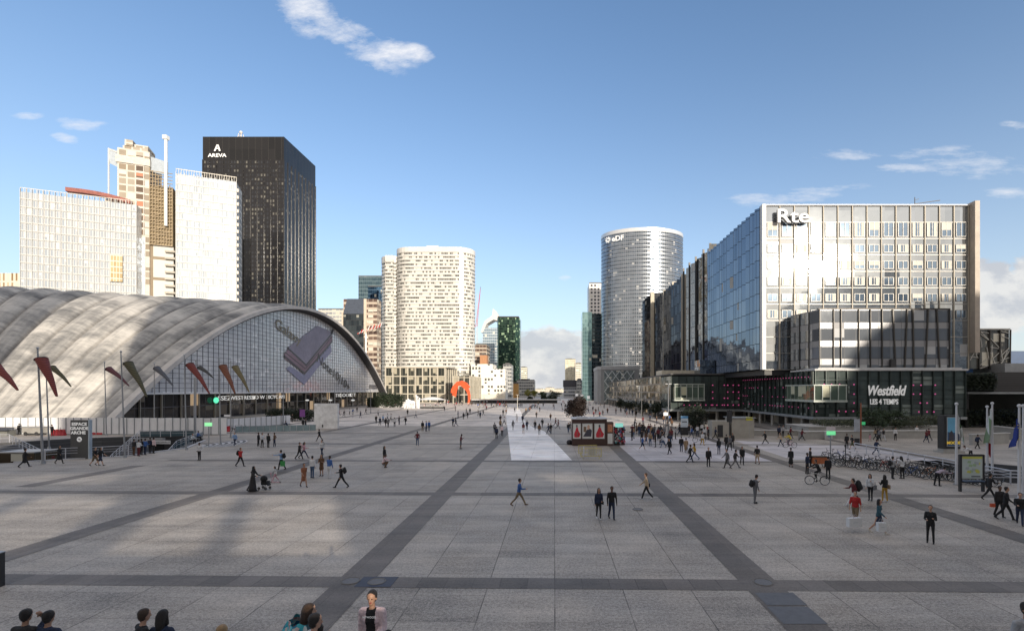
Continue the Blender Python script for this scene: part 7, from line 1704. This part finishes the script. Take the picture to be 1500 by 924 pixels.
P(1282.5,644,'walk','r','trousers','tan','black','long'); P(1286,645,'stand','r','trousers','black','black'); P(1288.5,646,'walk','r','trousers','grey','black'); P(1294,645.5,'walk','t','trousers','black','white'); P(1311.6,644.5,'stand','t','trousers','white','black'); P(1342.8,640.5,'stand','t','trousers','white','black'); P(1357,648,'walk','t','trousers','darkred','navy'); P(1361,645,'walk','a','trousers','darkred','dark'); P(1283.5,665.5,'stride','r','trousers','navy','navy',label='person in a blue suit striding right above the bicycle park')
o = P(1307.5,701,'stand2','r','trousers','lightgrey','black',label='person in a pale jacket with black backpack among the bicycles'); backpack(o,'black','black backpack among the bicycles'); P(1321.5,701,'phone','a','trousers','white','black','long',label='person in a white top with long dark hair among the bicycles'); P(1373,711.5,'bend','r','trousers','lilac','black',label='person in a lilac shirt bending over a bicycle'); 
P(1432,657,'walk','r','trousers','navy','black'); P(1422,673,'bend','l','trousers','white','black',label='hunched person in a white shirt riding behind the map board')
# pit people
for px, y, l, s in ((70,62.,'dark figure down in the sunken court, left one','short'),(92,60.,'dark figure down in the sunken court, right one','long')):
    put_person(XU(px,y), y, -3.2, 'stand', math.pi, 'coat', 'black', 'black', s, l, vox=.032)
# cyclists
bike(420,631.5,-1.5,'silver','silver bicycle ridden below the glass balustrade',None); P(421,631.5,'ride','l','trousers','navy','black',label='cyclist in dark clothes riding left below the balustrade',z=.15)
bike(1197,710,1.35,'white','white framed bicycle ridden before the bicycle park',None); P(1200,709,'ride','l','trousers','black','black',label='cyclist in black riding left before the bicycle park',z=.2)
bike(1157,655.5,1.5,'pink','pink red bicycle with a rider in yellow',None); P(1158,655.5,'ride','l','trousers','yellow','grey',label='cyclist in a yellow vest before the low mall wall',z=.2)
bike(1024,648,1.4,'grey','grey bicycle pushed beside the yellow trousers',None)
# pushchair, scooter
x, y = G(387,716.5); t = empty('pushchair', 'black pushchair pushed by the person in the long robe', 'pushchair', (x,y,0), rz=-.15)
mb = MB(); mb.tube((-.45,0,1.0),(.15,0,.18),.018); mb.tube((.30,0,.75),(-.25,0,.15),.018); mb.build('frame', MATS['grey_edge'], t)
mb = MB(); mb.prism([(-.1,-.2),(.3,-.2),(.3,.2),(-.1,.2)], .35, .6); mb.ball((-.02,0,.75), .24, 12, 8, sc=(1,.9,1.0)); mb.bar((.25,0,.55),(.42,0,.3),.3,.06); mb.build('seat', cloth('black'), t, True)
for px_ in (-.25,.28):
    for s in (-1,1): MB().torus((px_,s*.22,.11), .09, .022, 'Y', 16, 5).tube((px_,s*.22-.02,.11),(px_,s*.22+.02,.11),.05).build('wheel', MATS['tyre_rubber'], t)
x, y = G(404,707); t = empty('kick_scooter', 'small pink kick scooter under the child', 'scooter', (x,y,0)); MB().box(-.3,.3,-.06,.06,.06,.09).tube((-.32,0,.08),(-.38,0,.75),.015).tube((-.38,-.15,.75),(-.38,.15,.75),.015).build('deck', cloth('pink'), t)
for s in (-.36,.32): MB().torus((s,0,.06), .045, .018, 'Y', 14, 5).build('wheel', MATS['tyre_rubber'], t)
# --- the queue right of the kiosk
for i in range(36):
    px = 926+58*(i/35)+rp.uniform(-4,4); py = 632+rp.random()**1.3*20+(px-926)*.12
    if px < 940 and py > 640: py -= 6
    P(px, min(py,659), rp.choice(('stand','stand2','stand','walk','phone')), rp.choice(('l','a','t','r')), rp.choice(('trousers','trousers','coat','skirt')), rp.choice(('black','black','dark','darkred','navy','brown','white','tan','black','grey')), rp.choice(('black','dark','navy','denim')), rp.choice(('short','short','long')), label='person in the dense queue of dark clad people right of the kiosk', group='people queueing right of the kiosk')
for i in range(22):
    px = 985+rp.random()*75; py = 632+rp.random()*12; P(px, py, rp.choice(('stand','walk','stand2')), rp.choice(('l','a','t','r')), 'trousers', rp.choice(('black','dark','red','navy','white','blue','lightgrey')), rp.choice(('black','dark','navy')), rp.choice(('short','long')), label='person in the loose crowd around the information totem', group='people around the information totem')
# --- far crowds
def crowd(n, x0, x1, y0, y1, label, group, slope=0., dark=.6):
    for i in range(n):
        px = rp.uniform(x0,x1); py = rp.uniform(y0,y1)+slope*(px-x0)
        t_ = rp.choice(('black','dark','navy','darkred','brown')) if rp.random() < dark else rp.choice(('white','lightgrey','tan','blue','cream','red','palepink'))
        P(px, py, rp.choice(('walk','walk2','stand','stroll')), rp.choice(('l','a','t','r')), 'trousers', t_, rp.choice(('black','dark','navy','grey')), 'short', label=label, group=group, h=rp.uniform(.92,1.05), vox=.05)
crowd(46, 652, 745, 588.5, 596, 'tiny person in the sunlit crowd below the red sculpture', 'far sunlit crowd below the red sculpture', .02)
crowd(12, 700, 760, 595, 602, 'tiny person at the sunlit edge of the shade before the white path', 'far people at the edge of the shade')
crowd(30, 775, 850, 587, 600, 'tiny person in the shade before the dark round trees', 'far people before the dark round trees')
crowd(44, 858, 935, 589, 612, 'tiny person on the right esplanade before the arcade', 'far people before the arcade')
crowd(20, 560, 650, 592, 598, 'tiny person by the white sculpture and dark bench', 'far people by the white sculpture', 0, .4)
crowd(14, 930, 990, 606, 630, 'tiny person walking along the arcade trees', 'far people along the arcade trees')
# make every near label single out one person
from collections import defaultdict
dd = defaultdict(list)
for o, px, py in PL:
    if not o.get('group'): dd[o['label']].append((px, o))
ords = ['leftmost','second','third','fourth','fifth']
for lab, lst in dd.items():
    if len(lst) > 1:
        lst.sort(key=lambda q: q[0])
        for i, (px, o) in enumerate(lst): o['label'] = '%s %s' % (ords[i] if i < 5 else 'sixth or later', lab)

# past 300 figures the smallest ones, far off, read as one crowd
people.sort(key=lambda o: o.location.y)
rest = people[296:]
if rest:
    bm = bmesh.new(); slots = []
    for o in rest:
        k = len(bm.faces); bm.from_mesh(o.data); bm.faces.ensure_lookup_table(); bm.verts.ensure_lookup_table()
        M = Matrix.LocRotScale(o.location, o.rotation_euler, o.scale); idx = []
        for s in o.material_slots:
            if s.material not in slots: slots.append(s.material)
            idx.append(slots.index(s.material))
        vs = set()
        for f in bm.faces[k:]:
            f.material_index = idx[min(5, f.material_index)]; vs.update(f.verts)
        bmesh.ops.transform(bm, matrix=M, verts=list(vs)); bpy.data.objects.remove(o)
    me = bpy.data.meshes.new('distant_crowd'); bm.to_mesh(me); bm.free()
    for s in slots: me.materials.append(s)
    o = bpy.data.objects.new('distant_crowd', me); COL.objects.link(o); tag(o, 'far off crowd on the sunlit esplanade before the podium and arcade', 'crowd', None, 'stuff')
SKY_K = 1.4; SKY_S = .15; SKY_TINT = (.84,.93,1.06); HAZE = (5.6,5.9,6.4); HAZE_W = (13.,10.6,8.2); FILL_VEIL = (5.6,5.05,4.5); CLK = 6.8; SUN_E = 5.0
# ================================================================== SKY, SUN, CAMERA
w = bpy.data.worlds.new('World'); sc.world = w; w.use_nodes = True; nt = w.node_tree; L = nt.links; nt.nodes.clear()
out = N(nt,'ShaderNodeOutputWorld'); bg = N(nt,'ShaderNodeBackground'); L.new(bg.outputs[0], out.inputs[0])
sky = N(nt,'ShaderNodeTexSky', sky_type='NISHITA'); sky.sun_disc = False; sky.sun_elevation = SUN_EL; sky.sun_rotation = math.pi-SUN_AZ
sky.air_density = 1.1; sky.dust_density = .8; sky.ozone_density = 2.0
tc = N(nt,'ShaderNodeTexCoord').outputs['Generated']; sp = N(nt,'ShaderNodeSeparateXYZ'); L.new(tc, sp.inputs[0])
yy = math_(nt,'MAXIMUM', sp.outputs[1], .02); u = math_(nt,'DIVIDE', sp.outputs[0], yy); v = math_(nt,'DIVIDE', sp.outputs[2], yy)
cb = N(nt,'ShaderNodeCombineXYZ'); L.new(u, cb.inputs[0]); L.new(v, cb.inputs[1])
def cl_noise(sx, sy, scale, det=9, off=0., rough=.6, rot=0.):
    mp = N(nt,'ShaderNodeMapping'); mp.inputs['Scale'].default_value = (sx, sy, 1); mp.inputs['Location'].default_value = (off, off*.7, off); mp.inputs['Rotation'].default_value = (0,0,rot); L.new(cb.outputs[0], mp.inputs[0]); return noise_(nt, mp.outputs[0], scale, det, rough)
fine = cl_noise(1,1,14,8,3.,.62); 
def blob(px, py, wx, wy, rot=0.):
    """soft ellipse in direction space"""
    cu, cv = (px-CX)/FP, (HY-py)/FP; c, s = math.cos(rot), math.sin(rot)
    du = math_(nt,'SUBTRACT', u, cu); dv = math_(nt,'SUBTRACT', v, cv)
    a = math_(nt,'DIVIDE', math_(nt,'ADD', math_(nt,'MULTIPLY', du, c), math_(nt,'MULTIPLY', dv, s)), wx/FP)
    b = math_(nt,'DIVIDE', math_(nt,'SUBTRACT', math_(nt,'MULTIPLY', dv, c), math_(nt,'MULTIPLY', du, s)), wy/FP)
    return math_(nt,'SUBTRACT', 1., math_(nt,'ADD', math_(nt,'MULTIPLY', a, a), math_(nt,'MULTIPLY', b, b)), clamp=True)
def cloud(blobs, n, k, soft, th):
    m = None
    for b in blobs: m = b if m is None else math_(nt,'MAXIMUM', m, b)
    f = math_(nt,'ADD', math_(nt,'MULTIPLY', m, k), math_(nt,'MULTIPLY', math_(nt,'SUBTRACT', n, .5), 4.2))
    return math_(nt,'MULTIPLY', math_(nt,'MULTIPLY', math_(nt,'SUBTRACT', f, th), soft, clamp=True), math_(nt,'MULTIPLY', m, 2.2, clamp=True))
wisp = cl_noise(1, 2.2, 7, 9, 1.3, .66, -.5)
c_top = cloud([blob(450,10,85,48,-.5), blob(505,45,120,38,-.62), blob(575,75,55,26,-.3), blob(600,78,50,20,-.2)], wisp, 1.0, .9, .42)
n2 = cl_noise(1, 1.5, 10, 9, 5.2, .62)
c_low = cloud([blob(790,520,120,62), blob(735,540,90,50), blob(850,540,110,60), blob(1480,440,110,66), blob(1440,395,60,26), blob(1560,400,110,60), blob(640,560,160,40)], n2, 1.7, 2.0, .5)
n3 = cl_noise(.8, 3.4, 11, 9, 8.8, .68, .12)
c_wis = cloud([blob(120,183,52,14,-.15), blob(95,203,26,9,-.2), blob(1240,228,60,12,-.05), blob(1400,235,110,24,-.02), blob(1180,287,110,15,.12), blob(1480,283,50,12), blob(1490,184,30,10), blob(828,408,12,6), blob(40,170,30,7), blob(1330,245,70,12,.1), blob(1440,250,90,16), blob(1110,292,60,10)], n3, .95, .62, .42)
sc_ = N(nt,'ShaderNodeVectorMath', operation='SCALE'); L.new(sky.outputs[0], sc_.inputs[0]); sc_.inputs['Scale'].default_value = SKY_K
front = math_(nt,'MULTIPLY', math_(nt,'GREATER_THAN', sp.outputs[1], .03), 1.)
# haze lifts and whitens the sky toward the horizon
hz = math_(nt,'POWER', math_(nt,'SUBTRACT', 1., math_(nt,'ABSOLUTE', sp.outputs[2]), clamp=True), 4.2)
base = mix_(nt, 1., sc_.outputs[0], SKY_TINT, 'MULTIPLY')
back = math_(nt,'MULTIPLY_ADD', sp.outputs[1], -1.4, .0, clamp=True)
hzc = mix_(nt, back, HAZE, HAZE_W)
hzb = math_(nt,'POWER', math_(nt,'SUBTRACT', 1., math_(nt,'ABSOLUTE', sp.outputs[2]), clamp=True), 2.2)
hzw = math_(nt,'MAXIMUM', math_(nt,'MULTIPLY', hz, .80), math_(nt,'MULTIPLY', hzb, math_(nt,'MULTIPLY', back, .9)))
base = mix_(nt, hzw, base, hzc)
shade = ramp_(nt, cl_noise(1, 1.6, 11, 8, 2.2, .6), [(.40, (.70,.72,.77)), (.56, (1.,.985,.96))])
shade = mix_(nt, .8, shade, (CLK,CLK,CLK*1.0), 'MULTIPLY')
# unseen pale layer added overhead and behind to warm the fill light
fill_veil_mask = math_(nt,'MULTIPLY', math_(nt,'SUBTRACT', sp.outputs[2], .62), 4., clamp=True)
fill_veil_mask = math_(nt,'MAXIMUM', fill_veil_mask, math_(nt,'MULTIPLY', math_(nt,'SUBTRACT', math_(nt,'MULTIPLY', sp.outputs[1], -1.), .05), 3., clamp=True))
fill_veil_mask = math_(nt,'MULTIPLY', fill_veil_mask, ramp_(nt, noise_(nt, tc, 3.2, 7, .6), [(.3,.35),(.6,.95)]))
base = mix_(nt, fill_veil_mask, base, FILL_VEIL)
def lay(base, mask, col, k): return mix_(nt, math_(nt,'MULTIPLY', math_(nt,'MULTIPLY', mask, k), front), base, col)
base = lay(base, c_low, shade, .88); base = lay(base, c_wis, (.9*CLK,.91*CLK,.95*CLK), .85); base = lay(base, c_top, (.92*CLK,.93*CLK,.97*CLK), .92)
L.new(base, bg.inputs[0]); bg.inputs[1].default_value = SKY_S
sun = bpy.data.lights.new('sun', 'SUN'); sun.energy = SUN_E; sun.angle = R(.6); sun.color = (1., .89, .74)
so = bpy.data.objects.new('sun', sun); COL.objects.link(so)
S = Vector((math.sin(SUN_AZ)*math.cos(SUN_EL), -math.cos(SUN_AZ)*math.cos(SUN_EL), math.sin(SUN_EL))); so.rotation_euler = S.to_track_quat('Z','Y').to_euler(); so.location = S*100
cam = bpy.data.cameras.new('camera'); cam.sensor_width = 36; cam.lens = FP/1500*36; cam.shift_x = (750-CX)/1500; cam.shift_y = (HY-462)/1500; cam.clip_end = 20000; cam.clip_start = .1
co = bpy.data.objects.new('camera', cam); COL.objects.link(co); co.location = (0,0,EYE); co.rotation_euler = (R(90),0,0); sc.camera = co
sc.view_settings.view_transform = 'Standard'; sc.view_settings.look = 'None'; sc.view_settings.exposure = 0
for o in bpy.data.objects:
    for k in ('label','category'):
        if k in o and not o[k]: del o[k]
